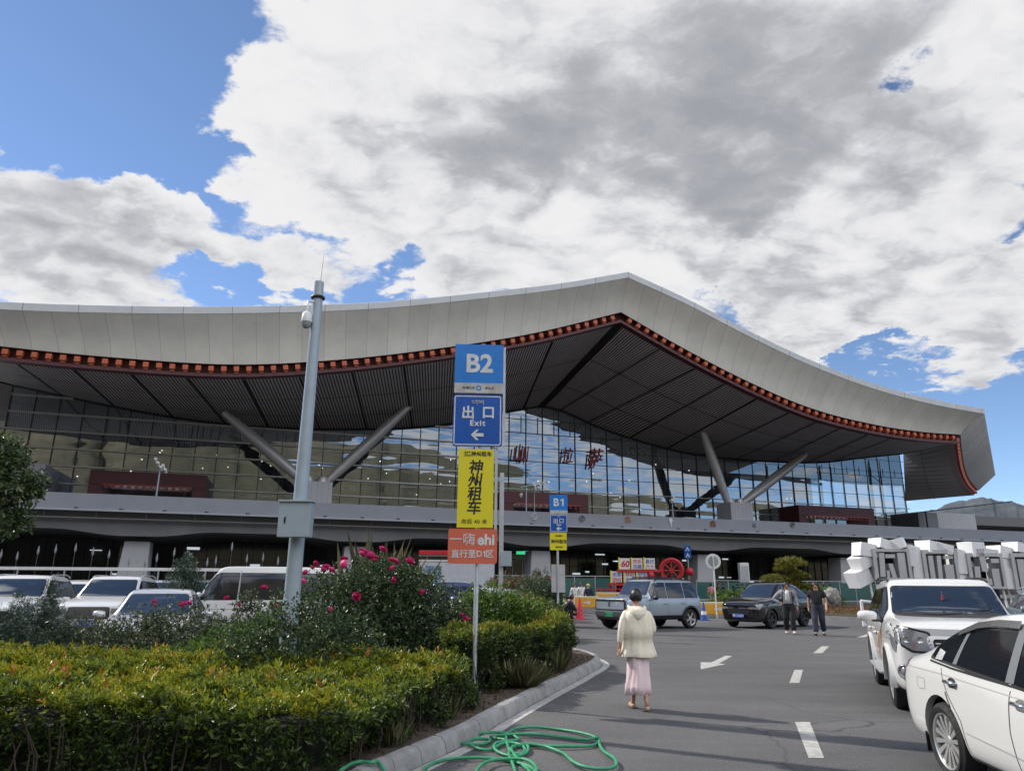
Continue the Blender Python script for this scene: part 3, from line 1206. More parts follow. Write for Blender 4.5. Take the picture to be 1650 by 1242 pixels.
# stone end block at the right and cut stone block at the left
sL, zL = on(62, 742, -12)
tiled_box('stone_block', (sL - 1.6, 15, 10.2), (4.6, 6, 5.6), terminal)
tiled_box('stone_block', (113.3, 15.2, 10.3), (3.8, 5.2, 4.6), terminal, line_mat('dark_tile', (0.16, 0.17, 0.18), (0.06, 0.06, 0.06), 0.8, 0.04, 0.4))
tiled_box('stone_block', (120.3, 17.5, 10.4), (10.0, 6, 5.0), terminal)
mb = MB()
mb.tube([(105, 12.5, 11.7), (128, 10, 14.6)], 0.1, 6)
mb.tube([(112.3, 12, 8), (112.3, 12, 12.7)], 0.14, 6)
mb.build('gantry_arm', DARK, terminal)

# red airport name on the glass
RED = mat('letter_red', (0.45, 0.03, 0.04), 0.5)
for ch, px, py, h in (('山', 835, 729, 2.9), ('拉', 914, 733, 2.6), ('萨', 959, 738, 3.5)):
    s, z = on(px, py, -17.3)
    M = Matrix.Translation((s, 17.3, z)) @ UPRIGHT
    text_mesh('name_character', ch, h * 0.88, RED, terminal, M, bold=0.0, ext=0.12, shear=0.18, sx=0.72)
s, z = on(842, 731, -17.3)
text_mesh('name_character', '川', 2.5, RED, terminal, Matrix.Translation((s + .2, 17.3, z)) @ UPRIGHT, bold=0.0, ext=0.12, shear=0.18, sx=0.5)

# arrivals level under the viaduct
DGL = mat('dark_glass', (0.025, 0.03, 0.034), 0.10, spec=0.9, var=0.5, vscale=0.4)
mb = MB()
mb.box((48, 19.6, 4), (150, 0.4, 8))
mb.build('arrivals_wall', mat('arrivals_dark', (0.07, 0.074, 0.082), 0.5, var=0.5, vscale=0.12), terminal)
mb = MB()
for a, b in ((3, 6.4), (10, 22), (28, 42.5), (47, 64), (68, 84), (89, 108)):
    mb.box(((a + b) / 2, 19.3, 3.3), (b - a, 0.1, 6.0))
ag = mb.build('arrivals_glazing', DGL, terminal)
mb = MB()
s = -18
while s < 116:
    mb.box((s, 19.2, 3.3), (0.06, 0.12, 6.2))
    s += 1.25
for z in (1.2, 2.6, 4.0, 5.4):
    mb.box((48, 19.2, z), (140, 0.1, 0.05))
mb.build('arrivals_mullion', mat('arr_mull', (0.09, 0.10, 0.11), 0.4), terminal)
hl = emat('hall_light', (0.75, 0.85, 0.9), 0.45)
for i in range(60):
    s = rng.uniform(0, 112)
    if not (60 < s < 108 or rng.random() < 0.25):
        continue
    MB().box((s, 19.1, rng.uniform(2.2, 5.6)), (rng.uniform(.3, 2.4), 0.1, rng.uniform(.08, .3))).build('arrivals_light', hl, terminal)


# ------------------------------------------------------------------ viaduct
VG = mat('viaduct_panel', (0.235, 0.25, 0.28), 0.5, metal=0.1, var=0.05, vscale=0.4, dirt=((0.12, 0.125, 0.14), 0.4))
VD = mat('viaduct_concrete', (0.13, 0.13, 0.135), 0.8, var=0.15, vscale=0.5)
viaduct = thing('elevated_road', 'long grey elevated departures road running in front of the glass terminal', 'viaduct', tuple(BO), BA)
mb = MB()
mb.box((50, 0.15, 8.33), (190, 0.3, 1.34))
mb.build('parapet', VG, viaduct)
mb = MB()
mb.box((50, -0.15, 7.56), (190, 0.6, 0.16))
mb.build('parapet_lip', mat('viaduct_lip', (0.33, 0.345, 0.37), 0.5), viaduct)
mb = MB()
mb.box((50, 9.6, 7.72), (190, 18.0, 0.45))
mb.build('deck', VD, viaduct)
mb = MB()
mb.tube([(-45, 0.35, 6.93), (145, 0.35, 6.93)], 0.06, 6)
s = -44
while s < 145:
    mb.tube([(s, 0.4, 6.9), (s, 0.4, 7.5)], 0.03, 4)
    s += 4
mb.build('service_pipe', mat('pipe', (0.34, 0.33, 0.3), 0.5), viaduct)
colS = [-11, 7.3, 26.8, 46.4, 66.8, 87.2, 107, 127]
mb = MB()
gs = np.arange(-45, 145, 0.6)
def gbot(s):
    d = min(abs(s - c) for c in colS)
    return 6.0 - 0.5 * (0.5 + 0.5 * cos(pi * min(1, max(0, (d - 1.2) / 5.5))))
mb.grid([[(s, 0.9, 6.75) for s in gs], [(s, 1.0, gbot(s)) for s in gs], [(s, 17.5, gbot(s)) for s in gs], [(s, 17.6, 6.75) for s in gs]])
mb.add([(-45, 0.9, 6.75), (145, 0.9, 6.75), (145, 0.9, 7.5), (-45, 0.9, 7.5)], [(3, 2, 1, 0)])
mb.build('box_girder', mat('girder', (0.19, 0.19, 0.19), 0.8, var=0.12, vscale=0.3), viaduct)
for c in colS:
    mb = MB()
    mb.hexa([(c - 1.45, 2.0, 0), (c + 1.25, 2.0, 0), (c + 1.25, 4.2, 0), (c - 1.45, 4.2, 0),
             (c - 1.05, 2.0, 5.1), (c + 1.05, 2.0, 5.1), (c + 1.05, 4.2, 5.1), (c - 1.05, 4.2, 5.1)])
    mb.build('pier', mat('pier_paint', (0.42, 0.42, 0.43), 0.7, var=0.05), viaduct, bevel=0.08)
    mb = MB()
    mb.box((c - 1.0, 14.5, 2.7), (1.6, 1.6, 5.4))
    mb.build('pier', mat('pier_dark', (0.08, 0.08, 0.09), 0.7), viaduct)
mb = MB()
s = -43.0
while s < 145:
    mb.lathe([(0, 0.12), (0.16, 0.1), (0.18, 0), (0, 0)], c=(s, -0.28, 7.66), n=8)
    s += 3.5
mb.build('edge_lamp', DARK, viaduct)
# emblems fixed to the parapet
EMB = {'white': mat('emblem_white', (0.6, 0.6, 0.62), 0.5), 'orange': mat('emblem_orange', (0.4, 0.2, 0.1), 0.5), 'grey': mat('emblem_grey', (0.12, 0.115, 0.12), 0.5), 'red': mat('emblem_red', (0.25, 0.1, 0.09), 0.5)}
for px, py, c, kind in ((861, 832, 'white', 'ring'), (938, 835, 'grey', 'ring'), (1012, 837, 'orange', 'knot'), (1081, 841, 'white', 'leaf'), (1149, 844, 'red', 'knot'), (1216, 846, 'grey', 'dot'), (1277, 845, 'grey', 'ring')):
    s, z = on(px, py, 0.06)
    mb = MB()
    if kind == 'ring':
        mb.tube([(s + .3 * cos(a), -0.05, z + .3 * sin(a)) for a in np.linspace(0, 2 * pi, 17)[:-1]], 0.045, 5, closed=True)
        mb.tube([(s + .1 * cos(a), -0.05, z + .12 * sin(a)) for a in np.linspace(0, 2 * pi, 9)[:-1]], 0.04, 5, closed=True)
    elif kind == 'knot':
        for q in ((-.2, .15), (.2, .15), (-.2, -.15), (.2, -.15), (0, .28)):
            mb.tube([(s + q[0] + .14 * cos(a), -0.05, z + q[1] + .12 * sin(a)) for a in np.linspace(0, 2 * pi, 9)[:-1]], 0.05, 5, closed=True)
    elif kind == 'leaf':
        mb.prism([(-.25, .2), (-.1, .45), (0, .5), (.1, .45), (.25, .2), (.08, -.1), (.05, -.5), (-.05, -.5), (-.08, -.1)], -0.03, 0.03,
                 Matrix.Translation((s, -0.05, z)) @ UPRIGHT)
    else:
        mb.lathe([(0, 0), (.28, .0), (.25, .05), (0, .08)], Matrix.Translation((s, -0.0, z)) @ UPRIGHT, 10)
    mb.build('emblem', EMB[c], viaduct)
# railing along the far kerb of the deck
mb = MB()
for z in (9.55, 9.9):
    mb.tube([(-45, 12.2, z), (22, 12.2, z)], 0.035, 5)
    mb.tube([(26, 12.2, z), (60, 12.2, z)], 0.035, 5)
    mb.tube([(80, 12.2, z), (118, 12.2, z)], 0.035, 5)
s = -44
while s < 118:
    if not (22 < s < 26 or 60 < s < 80):
        mb.tube([(s, 12.2, 8), (s, 12.2, 9.95)], 0.045, 5)
    s += 2.2
mb.build('deck_railing', FIN, viaduct)

# low canopy building right of the terminal
annex = thing('canopy_building', 'low building with a long dark flat canopy at the far right below the mountain', 'building', tuple(BO), BA)
def annex_pt(px, py, d): return loc_at(px, py, d)
a = loc_at(1500, 838, -60); b = loc_at(1760, 846, -60)
zt_, zb_ = loc_at(1500, 826, -60).z, loc_at(1500, 841, -60).z
mb = MB()
mb.box(((a.x + 260) / 2, 72, (zt_ + zb_) / 2 - 0.2), (260 - a.x, 24, zt_ - zb_))
mb.build('canopy', mat('canopy_dark', (0.14, 0.14, 0.14), 0.6), annex)
mb = MB()
mb.box(((a.x + 270) / 2 + 3, 78, 6), (255 - a.x, 20, 12 + zb_ - 14))
mb.build('wall', mat('annex_wall', (0.05, 0.045, 0.05), 0.6, var=0.6, vscale=0.1), annex)

# ------------------------------------------------------------------ cars
def paint(name, col, metal=0.0, rough=0.28):
    m = mat(name, col, rough, metal=metal, coat=0.8)
    return m


CG = mat('car_glass', (0.018, 0.026, 0.04), 0.04, spec=0.9, coat=0.6)
CGD = mat('car_glass_side', (0.010, 0.013, 0.017), 0.05, spec=0.7, coat=0.4)
BLK = mat('black_plastic', (0.016, 0.016, 0.018), 0.45)
RUB = mat('tyre_rubber', (0.018, 0.018, 0.019), 0.8, var=0.3, vscale=8)
CHR = mat('chrome', (0.75, 0.76, 0.78), 0.12, metal=1.0)
ALLOY = mat('alloy', (0.62, 0.62, 0.60), 0.3, metal=0.7)
ALLOYD = mat('alloy_dark', (0.05, 0.05, 0.055), 0.35, metal=0.5)
LAMP = mat('headlamp', (0.26, 0.27, 0.28), 0.12, metal=0.3, spec=0.8, coat=1.0)
TAIL = mat('tail_lamp', (0.34, 0.012, 0.02), 0.15, coat=1.0)
GAP = mat('panel_gap', (0.015, 0.015, 0.016), 0.7)


def car_body(P):
    L, W, H = P['L'], P['W'], P['H']
    h = W / 2
    nz, cx, cz = P['nose_z'], P['cowl_x'], P['cowl_z']
    rf, rr, dx, dz = P['rf'], P['rr'], P['deck_x'], P['deck_z']
    bz = P['belt']
    rw = P.get('roof_w', 0.72) * h
    gc = P.get('gc', 0.22)
    sq = P.get('square', 0.0)      # 0 round .. 1 boxy corners
    f = L / 2
    tz = P.get('tail_z', dz - 0.03)
    S = []

    def st(x, wf, zb, zbelt, zedge, zc, we):
        S.append((x, wf, zb, zbelt, zedge, zc, we))

    def hood(x):
        t = min(1, max(0, (f - x) / (f - cx)))
        return nz + (cz - nz) * t ** P.get('hood_p', 0.75)
    a = 1 - sq
    # front
    st(f, 0.60 + 0.28 * sq, gc + 0.14, nz - 0.20 + .08 * sq, nz - 0.12 + .07 * sq, nz - 0.11 + .07 * sq, 0.60 + 0.28 * sq)
    st(f - 0.07, 0.80 + 0.14 * sq, gc + 0.04, nz - 0.13 + .04 * sq, nz - 0.04 + .03 * sq, nz - 0.02 + .02 * sq, 0.72 + 0.14 * sq)
    st(f - 0.26, 0.93 + 0.05 * sq, gc + 0.0, hood(f - 0.26) - 0.09, hood(f - 0.26) - 0.012, hood(f - 0.26) + 0.015, 0.80 + 0.06 * sq)
    st(f - 0.62, 0.99, gc, hood(f - 0.62) - 0.085, hood(f - 0.62) - 0.008, hood(f - .62) + 0.03, 0.84 + 0.04 * sq)
    xm = (f - 0.62 + cx) / 2
    st(xm, 1.0, gc, hood(xm) - 0.085, hood(xm) - 0.005, hood(xm) + 0.035, 0.85 + 0.03 * sq)
    st(cx + 0.10, 1.0, gc, min(bz, cz - 0.06), cz - 0.008, cz + 0.03, 0.84)
    st(cx, 1.0, gc, min(bz, cz - 0.05), cz + 0.01, cz + 0.045, 0.83)
    # windscreen
    for t in (0.33, 0.7):
        x = cx + (rf - cx) * t
        z = cz + (H - 0.05 - cz) * (t ** 0.93)
        st(x, 1.0, gc, bz, z, z + 0.05, 0.83 + (rw / h - 0.83) * t)
    st(rf, 1.0, gc, bz + 0.01, H - 0.055, H - 0.015, rw / h + 0.01)
    st(rf - 0.25, 1.0, gc, bz + 0.01, H - 0.04, H - 0.003, rw / h)
    xm = (rf + rr) / 2
    bzr = P.get('belt_r', bz + 0.04)
    st(xm, 1.0, gc, (bz + bzr) / 2, H - 0.03 - P.get('droop', 0) * .2, H, rw / h)
    st(rr + 0.25, 1.0, gc, bzr, H - 0.05 - P.get('droop', 0) * .7, H - 0.015 - P.get('droop', 0) * .6, rw / h - 0.01)
    st(rr, 1.0, gc, bzr, H - 0.08 - P.get('droop', 0), H - 0.035 - P.get('droop', 0), rw / h - 0.02)
    zr = H - 0.06 - P.get('droop', 0)
    for t in (0.4, 0.8):
        x = rr + (dx - rr) * t
        z = zr + (dz - zr) * (t ** 1.05)
        st(x, 1.0 - 0.02 * t, gc, min(bzr, z - .02), z, z + 0.03, (rw / h - 0.02) + (0.80 - rw / h + 0.02) * t)
    st(dx, 0.98, gc, min(bzr, dz - 0.06), dz, dz + 0.02, 0.81)
    if -f + 0.3 < dx - 0.12:
        st(-f + 0.30, 0.965, gc + 0.02, tz - 0.07, tz - 0.005, tz + 0.02, 0.81)
    st(-f + 0.08, 0.88 + 0.06 * sq, gc + 0.06, tz - 0.12, tz - 0.05, tz - 0.03, 0.76 + 0.1 * sq)
    st(-f, 0.74 + 0.15 * sq, gc + 0.16, tz - 0.26, tz - 0.20, tz - 0.19, 0.70 + 0.14 * sq)
    S.sort(key=lambda s: -s[0])
    rows = []
    for (x, wf, zb, zbelt, ze, zc, we) in S:
        w = h * wf
        zm = zb + (zbelt - zb) * 0.50
        zsh = zb + (zbelt - zb) * 0.86
        half = [(0, zb), (w * 0.70, zb), (w * 0.93, zb + 0.03), (w * 0.985, zb + 0.16), (w, zm), (w * 0.992, zsh),
                (min(w * 0.965, w), zbelt), (min(h * we, w), ze), (min(h * we, w) * 0.88, ze + (zc - ze) * 0.45),
                (min(h * we, w) * 0.5, zc - 0.006), (0, zc)]
        full = [(-y, z) for y, z in half[::-1]][:-1] + half if False else half + [(-y, z) for y, z in half[-2:0:-1]]
        rows.append([(x, y, z) for y, z in full])
    n = len(rows[0])
    mb = MB()
    vs = [p for r in rows for p in r]
    fs = []
    for i in range(len(rows) - 1):
        for j in range(n):
            k = (j + 1) % n
            fs.append((i * n + j, (i + 1) * n + j, (i + 1) * n + k, i * n + k))
    # end caps: quads across
    for base, flip in ((0, False), ((len(rows) - 1) * n, True)):
        m = n // 2
        for j in range(m):
            a_, b_, c_, d_ = base + j, base + j + 1, base + (n - j - 1) % n, base + (n - j) % n
            q = [a_, b_, c_, d_] if flip is False else [d_, c_, b_, a_]
            q2 = []
            for t in q:
                if t not in q2:
                    q2.append(t)
            if len(q2) > 2:
                fs.append(tuple(q2))
    mb.add(vs, fs)
    return mb


def decal_mesh(mb, bvh, poly, axis, side, off, step=0.07):
    """lay a polygon onto the body. axis 'y': poly in (x, z), side +1/-1; axis 'x': poly in (y, z), side +1 front, -1 rear;
    axis 'z': poly in (x, y) from above"""
    pts = []
    n = len(poly)
    for i in range(n):
        a, b = poly[i], poly[(i + 1) % n]
        d = math.hypot(b[0] - a[0], b[1] - a[1])
        k = max(1, int(d / step))
        for j in range(k):
            t = j / k
            pts.append(Vector((a[0] + (b[0] - a[0]) * t, a[1] + (b[1] - a[1]) * t)))
    nb = len(pts)
    edges = [(i, (i + 1) % nb) for i in range(nb)]
    x0, x1 = min(p.x for p in pts), max(p.x for p in pts)
    y0, y1 = min(p.y for p in pts), max(p.y for p in pts)

    def inside(q):
        c = False
        for i in range(nb):
            a, b = pts[i], pts[(i + 1) % nb]
            if (a.y > q.y) != (b.y > q.y) and q.x < (b.x - a.x) * (q.y - a.y) / (b.y - a.y) + a.x:
                c = not c
        return c
    extra = []
    x = x0 + step / 2
    while x < x1:
        y = y0 + step / 2
        while y < y1:
            q = Vector((x, y))
            if inside(q) and min((q - p).length for p in pts[:nb]) > step * 0.35:
                extra.append(q)
            y += step
        x += step
    vv, _, ff, _, _, _ = delaunay_2d_cdt(pts + extra, edges, [], 1, 1e-5)
    out, ok = [], []
    for p in vv:
        if axis == 'y':
            o, d = Vector((p.x, side * 3, p.y)), Vector((0, -side, 0))
        elif axis == 'x':
            o, d = Vector((side * 6, p.x, p.y)), Vector((-side, 0, 0))
        else:
            o, d = Vector((p.x, p.y, 5)), Vector((0, 0, -1))
        hit, nrm, idx, dist = bvh.ray_cast(o, d)
        if hit is None:
            out.append(Vector((0, 0, 0))); ok.append(False)
            continue
        if nrm.dot(d) > 0:
            nrm = -nrm
        out.append(hit + nrm * off); ok.append(True)
    fs = [f for f in ff if all(ok[i] for i in f)]
    # orient outward
    fs2 = []
    for f in fs:
        a, b, c = out[f[0]], out[f[1]], out[f[2]]
        nn = (b - a).cross(c - a)
        ref = Vector((0, side, 0)) if axis == 'y' else (Vector((side, 0, 0)) if axis == 'x' else Vector((0, 0, 1)))
        fs2.append(tuple(f) if nn.dot(ref) > 0 else tuple(reversed(f)))
    mb.add(out, fs2)
    return mb


def strip(pts, w):
    """polygon of a thin line"""
    L_, R_ = [], []
    for i, p in enumerate(pts):
        a = pts[max(0, i - 1)]
        b = pts[min(len(pts) - 1, i + 1)]
        dx, dy = b[0] - a[0], b[1] - a[1]
        l = math.hypot(dx, dy) or 1
        L_.append((p[0] - dy / l * w / 2, p[1] + dx / l * w / 2))
        R_.append((p[0] + dy / l * w / 2, p[1] - dx / l * w / 2))
    return L_ + R_[::-1]


def make_wheel(R, rim, width, style, parent, pos, side, tm=None, am=None):
    """axle along y; side = outward direction"""
    mb = MB()
    Mx = Matrix.Rotation(-side * pi / 2, 4, 'X')       # z -> outward y
    w = width / 2
    prof = [(rim * 0.97, -w * 0.9), (rim + 0.01, -w), (R - 0.045, -w * 0.98), (R - 0.012, -w * 0.8), (R, -w * 0.45), (R, w * 0.45), (R - 0.012, w * 0.8), (R - 0.04, w * 0.99),
            ((R + rim) / 2, w * 1.06), (rim + 0.012, w * 0.98), (rim, w * 0.9), (rim * 0.97, w * 0.6)]
    mb.lathe(prof, Mx, 40)
    # tread grooves
    ty = mb.build('wheel', tm or RUB, parent, smooth=35, loc=None)
    ty.location = pos
    rb = MB()
    z0 = w * 0.62
    rb.lathe([(rim * 1.0, z0 + 0.02), (rim * 0.985, z0 + 0.034), (rim * 0.93, z0 + 0.026), (rim * 0.90, z0 - 0.02), (rim * 0.88, -w * 0.5)], Mx, 40)
    rb.lathe([(0.0, z0 + 0.015), (0.035, z0 + 0.013), (0.055, z0 + 0.002), (0.075, z0 - 0.03), (0.08, -w * .3)], Mx, 20)
    ns, wi, wo = {'multi': (14, 0.013, 0.022), 'five': (5, 0.034, 0.03), 'six': (6, 0.03, 0.034), 'twin': (10, 0.016, 0.02), 'steel': (7, 0.05, 0.05)}[style]
    for k in range(ns):
        a = 2 * pi * (k + 0.3) / ns + (0.10 * (-1) ** k if style == 'twin' else 0)
        q = []
        for (r, hw, z) in ((0.05, wi, z0 + 0.006), (rim * 0.92, wo, z0 + 0.018)):
            for s_ in (-1, 1):
                q.append((r, s_ * hw, z))
        pr = [Vector((q[0][0], q[0][1], q[0][2] - 0.035)), Vector((q[2][0], q[2][1], q[2][2] - 0.04)), Vector((q[3][0], q[3][1], q[3][2] - 0.04)), Vector((q[1][0], q[1][1], q[1][2] - 0.035)),
              Vector(q[0]), Vector(q[2]), Vector(q[3]), Vector(q[1])]
        Rz = Matrix.Rotation(a, 4, 'Z')
        rb.hexa([Mx @ (Rz @ p) for p in pr])
    o = rb.build('rim', am or ALLOY, ty, smooth=35)
    db = MB()
    db.lathe([(0, -w * 0.2), (rim * 0.9, -w * 0.2)], Mx, 24)
    db.lathe([(0.1, 0.0), (rim * 0.62, 0.0)], Mx, 24)
    db.build('brake_disc', BLK, ty)
    return ty


def rounded(poly, r, n=3):
    """round the corners of a polygon"""
    out = []
    m = len(poly)
    for i in range(m):
        p0, p1, p2 = Vector(poly[i - 1]), Vector(poly[i]), Vector(poly[(i + 1) % m])
        a, b = (p0 - p1), (p2 - p1)
        ra = min(r, a.length * 0.45)
        rb = min(r, b.length * 0.45)
        A, B = p1 + a.normalized() * ra, p1 + b.normalized() * rb
        for k in range(n + 1):
            t = k / n
            out.append(tuple((A * (1 - t) ** 2 + p1 * 2 * t * (1 - t) + B * t * t)))
    return out


def build_car(name, label, P, loc, heading, group=None, body_m=None, cat='car'):
    """heading: direction the nose points, radians from +x"""
    root = thing(name, label, cat, (loc[0], loc[1], loc[2] if len(loc) > 2 else 0), heading, group)
    L, W, H = P['L'], P['W'], P['H']
    R = P.get('R', 0.33)
    fx, rx = P['wf'], P['wr']
    body = car_body(P).build('body', body_m, root)
    bm = bmesh.new()
    bm.from_mesh(body.data)
    bmesh.ops.recalc_face_normals(bm, faces=bm.faces)
    bm.to_mesh(body.data)
    bm.free()
    body.parent = None
    md = body.modifiers.new('s', 'SUBSURF')
    md.levels = md.render_levels = 2
    bake(body)
    bvh = BVHTree.FromPolygons([v.co.copy() for v in body.data.vertices], [tuple(p.vertices) for p in body.data.polygons])
    # wheel arches
    cut = MB()
    ra = P.get('arch', R + 0.06)
    for x in (fx, rx):
        for s in (-1, 1):
            c = MB()
            prof = [(cos(a) * ra, sin(a) * ra) for a in np.linspace(0, 2 * pi, 33)[:-1]]
            y0, y1 = s * (W / 2 - 0.34), s * (W / 2 + 0.3)
            Mx = Matrix.Translation((x, min(y0, y1), R)) @ Matrix.Rotation(pi / 2, 4, 'X') @ Matrix.Scale(-1, 4, (0, 0, 1))
            cut.prism(prof, 0, abs(y1 - y0), Mx)
    co = cut.build('cutter', None)
    bm = bmesh.new(); bm.from_mesh(co.data); bmesh.ops.recalc_face_normals(bm, faces=bm.faces); bm.to_mesh(co.data); bm.free()
    bo = body.modifiers.new('b', 'BOOLEAN')
    bo.operation = 'DIFFERENCE'
    bo.object = co
    bo.solver = 'EXACT'
    bake(body)
    bpy.data.objects.remove(co)
    body.parent = root
    sm(body, 32)
    # liners
    for x in (fx, rx):
        for s in (-1, 1):
            mb = MB()
            y0, y1 = s * (W / 2 - 0.335), s * (W / 2 - 0.075)
            an = np.linspace(-0.25, pi + 0.25, 21)
            q0 = [(x + cos(a) * (ra - 0.006), y0, R + sin(a) * (ra - 0.006)) for a in an]
            q1 = [(x + cos(a) * (ra - 0.006), y1, R + sin(a) * (ra - 0.006)) for a in an]
            mb.grid([q0, q1])
            mb.add([(x, y0, R)] + q0, [(0, i + 1, i + 2) for i in range(20)])
            mb.build('wheel_arch_liner', BLK, root)
            if P.get('flare'):
                mb = MB()
                an = np.linspace(-0.12, pi + 0.12, 25)
                fr = P['flare']
                yy = s * (W / 2 - 0.02)
                A = [(x + cos(a) * (ra + fr), yy - s * 0.03, R + sin(a) * (ra + fr)) for a in an]
                B = [(x + cos(a) * (ra + fr * .85), yy + s * 0.045, R + sin(a) * (ra + fr * .85)) for a in an]
                Cc = [(x + cos(a) * (ra - 0.005), yy + s * 0.045, R + sin(a) * (ra - 0.005)) for a in an]
                D = [(x + cos(a) * (ra - 0.005), yy - s * 0.2, R + sin(a) * (ra - 0.005)) for a in an]
                mb.grid([A, B, Cc, D])
                mb.build('wheel_arch_flare', P.get('flare_m', BLK), root, smooth=40)
            make_wheel(R, P.get('rim', R * 0.69), 0.225, P.get('spokes', 'five'), root, (x, s * (W / 2 - 0.125), R), s, am=P.get('rim_m'))

    def dec(nm, poly, axis, side, off, m, parent=root, step=0.08, lab=None):
        mb = MB()
        decal_mesh(mb, bvh, poly, axis, side, off, step)
        if not mb.f:
            return None
        o = mb.build(nm, m, parent, smooth=60)
        if lab:
            o['label'] = lab
        return o
    for s in (1, -1):
        for wpoly in P.get('side_windows', []):
            dec('window_seal', [(x + 0, z) for x, z in rounded(grow(wpoly, 0.022), 0.03)], 'y', s, 0.004, P.get('seal_m', BLK))
            dec('side_window', rounded(wpoly, 0.05), 'y', s, 0.008, CGD)
        for ln in P.get('gaps', []):
            dec('panel_gap', strip(ln, 0.009), 'y', s, 0.0025, GAP, step=0.05)
        for (hx, hz) in P.get('handles', []):
            hb = MB()
            hit = bvh.ray_cast(Vector((hx, s * 3, hz)), Vector((0, -s, 0)))[0]
            if hit:
                hb.tube([hit + Vector((0.09, s * 0.01, 0)), hit + Vector((0.07, s * 0.035, 0)), hit + Vector((-0.07, s * 0.035, 0.003)), hit + Vector((-0.09, s * 0.01, 0))], [0.012, 0.016, 0.016, 0.012], 8)
                cup = [(hx + 0.075 * cos(a), hz + 0.04 * sin(a)) for a in np.linspace(0, 2 * pi, 17)[:-1]]
                decal_mesh(hb, bvh, cup, 'y', s, 0.004, 0.04)
                hb.build('door_handle', P.get('handle_m', body_m), root, smooth=50)
        if 'mirror' in P:
            mx_, mz_ = P['mirror']
            hit = bvh.ray_cast(Vector((mx_, s * 3, mz_)), Vector((0, -s, 0)))[0]
            y = abs(hit.y) if hit else W / 2
            mb = MB()
            mw = P.get('mirror_w', 0.2)
            rings = []
            for (yy, k) in ((0.06, 0.55), (0.09, 0.85), (0.09 + mw * 0.5, 1.0), (0.09 + mw * 0.9, 0.85), (0.09 + mw, 0.5)):
                rings.append([(mx_ + k * 0.075 * cos(a) + 0.02, s * (y + yy), mz_ + 0.10 + k * 0.085 * sin(a)) for a in np.linspace(0, 2 * pi, 13)[:-1]])
            vs = [p for r in rings for p in r]
            fs = [(i * 12 + j, i * 12 + (j + 1) % 12, (i + 1) * 12 + (j + 1) % 12, (i + 1) * 12 + j) for i in range(4) for j in range(12)]
            fs += [tuple(range(12)), tuple(range(59, 47, -1))]
            mb.add(vs, fs)
            mo = mb.build('mirror', P.get('mirror_m', body_m), root, smooth=60)
            mb = MB()
            mb.box((mx_ + 0.02, s * (y + 0.06), mz_ + 0.035), (0.09, 0.16, 0.03))
            mb.build('mirror_arm', BLK, mo, bevel=0.008)
        for (kind, poly) in P.get('side_lamps', []):
            dec(kind, rounded(poly, 0.03), 'y', s, 0.006, LAMP if kind == 'headlight' else TAIL)
    W_f = P.get('windscreen')
    if W_f:
        dec('window_seal', rounded(grow(W_f, 0.02), 0.06), 'x', 1, 0.004, BLK)
        dec('windscreen', rounded(W_f, 0.06), 'x', 1, 0.009, CG)
    if P.get('rear_window'):
        dec('window_seal', rounded(grow(P['rear_window'], 0.02), 0.06), 'x', -1, 0.004, BLK)
        dec('rear_window', rounded(P['rear_window'], 0.06), 'x', -1, 0.009, CG)
    for (nm, poly, side, off, m) in P.get('front', []):
        mir = P.get('mirror_front', True)
        dec(nm, poly, 'x', side, off, m, step=0.05)
        if nm in ('headlight', 'tail_light', 'fog_lamp', 'air_intake'):
            dec(nm, [(-y, z) for y, z in poly][::-1], 'x', side, off, m, step=0.05)
    for (nm, poly, off, m) in P.get('top', []):
        dec(nm, poly, 'z', 1, off, m, step=0.1)
    for side in (1, -1):
        pl = P.get('plate' if side == 1 else 'rear_plate')
        if pl:
            z, m, tx = pl
            hit = bvh.ray_cast(Vector((side * 6, 0, z)), Vector((-side, 0, 0)))[0]
            if hit:
                mb = MB()
                mb.box((hit.x + side * 0.02, 0, z), (0.03, 0.46, 0.15))
                po = mb.build('number_plate', m, root)
                M = Matrix.Translation((hit.x + side * 0.037, 0, z)) @ Matrix.Rotation(side * pi / 2, 4, 'Z') @ UPRIGHT
                text_mesh('plate_text', tx, 0.13, WHITE if m is not PLG else BLK, po, M, ext=0.001, sx=0.78)
    if P.get('rails'):
        rw = P.get('roof_w', .72) * W / 2 - 0.03
        for s in (-1, 1):
            mb = MB()
            x0, x1 = P['rr'] + 0.1, P['rf'] - 0.15
            pts = [(x1 + 0.05, s * rw, H - 0.06), (x1 - 0.1, s * rw, H - 0.015)] + [(x1 - 0.1 + (x0 - x1 + 0.2) * t, s * rw, H + 0.0) for t in (0.2, 0.5, 0.8)] + [(x0 + 0.1, s * rw, H - 0.03), (x0 - 0.05, s * rw, H - 0.08)]
            mb.tube(pts, 0.018, 8)
            mb.build('roof_rail', P.get('rail_m', BLK), root, smooth=60)
    root['_L'] = L
    return root, bvh


def grow(poly, d):
    """offset a polygon outwards (approximately)"""
    n = len(poly)
    A = sum(poly[i][0] * poly[(i + 1) % n][1] - poly[(i + 1) % n][0] * poly[i][1] for i in range(n))
    sg = 1 if A > 0 else -1
    out = []
    for i in range(n):
        p0, p1, p2 = Vector(poly[i - 1]), Vector(poly[i]), Vector(poly[(i + 1) % n])
        a = (p1 - p0).normalized(); b = (p2 - p1).normalized()
        na, nb_ = Vector((a.y, -a.x)) * sg, Vector((b.y, -b.x)) * sg
        m = na + nb_
        m = m / max(0.35, m.length_squared) * 1.0 if m.length > 1e-6 else na
        m = (na + nb_).normalized() * min(2.0, 1 / max(0.4, (na + nb_).length / 2))
        out.append((p1.x + m.x * d, p1.y + m.y * d))
    return out


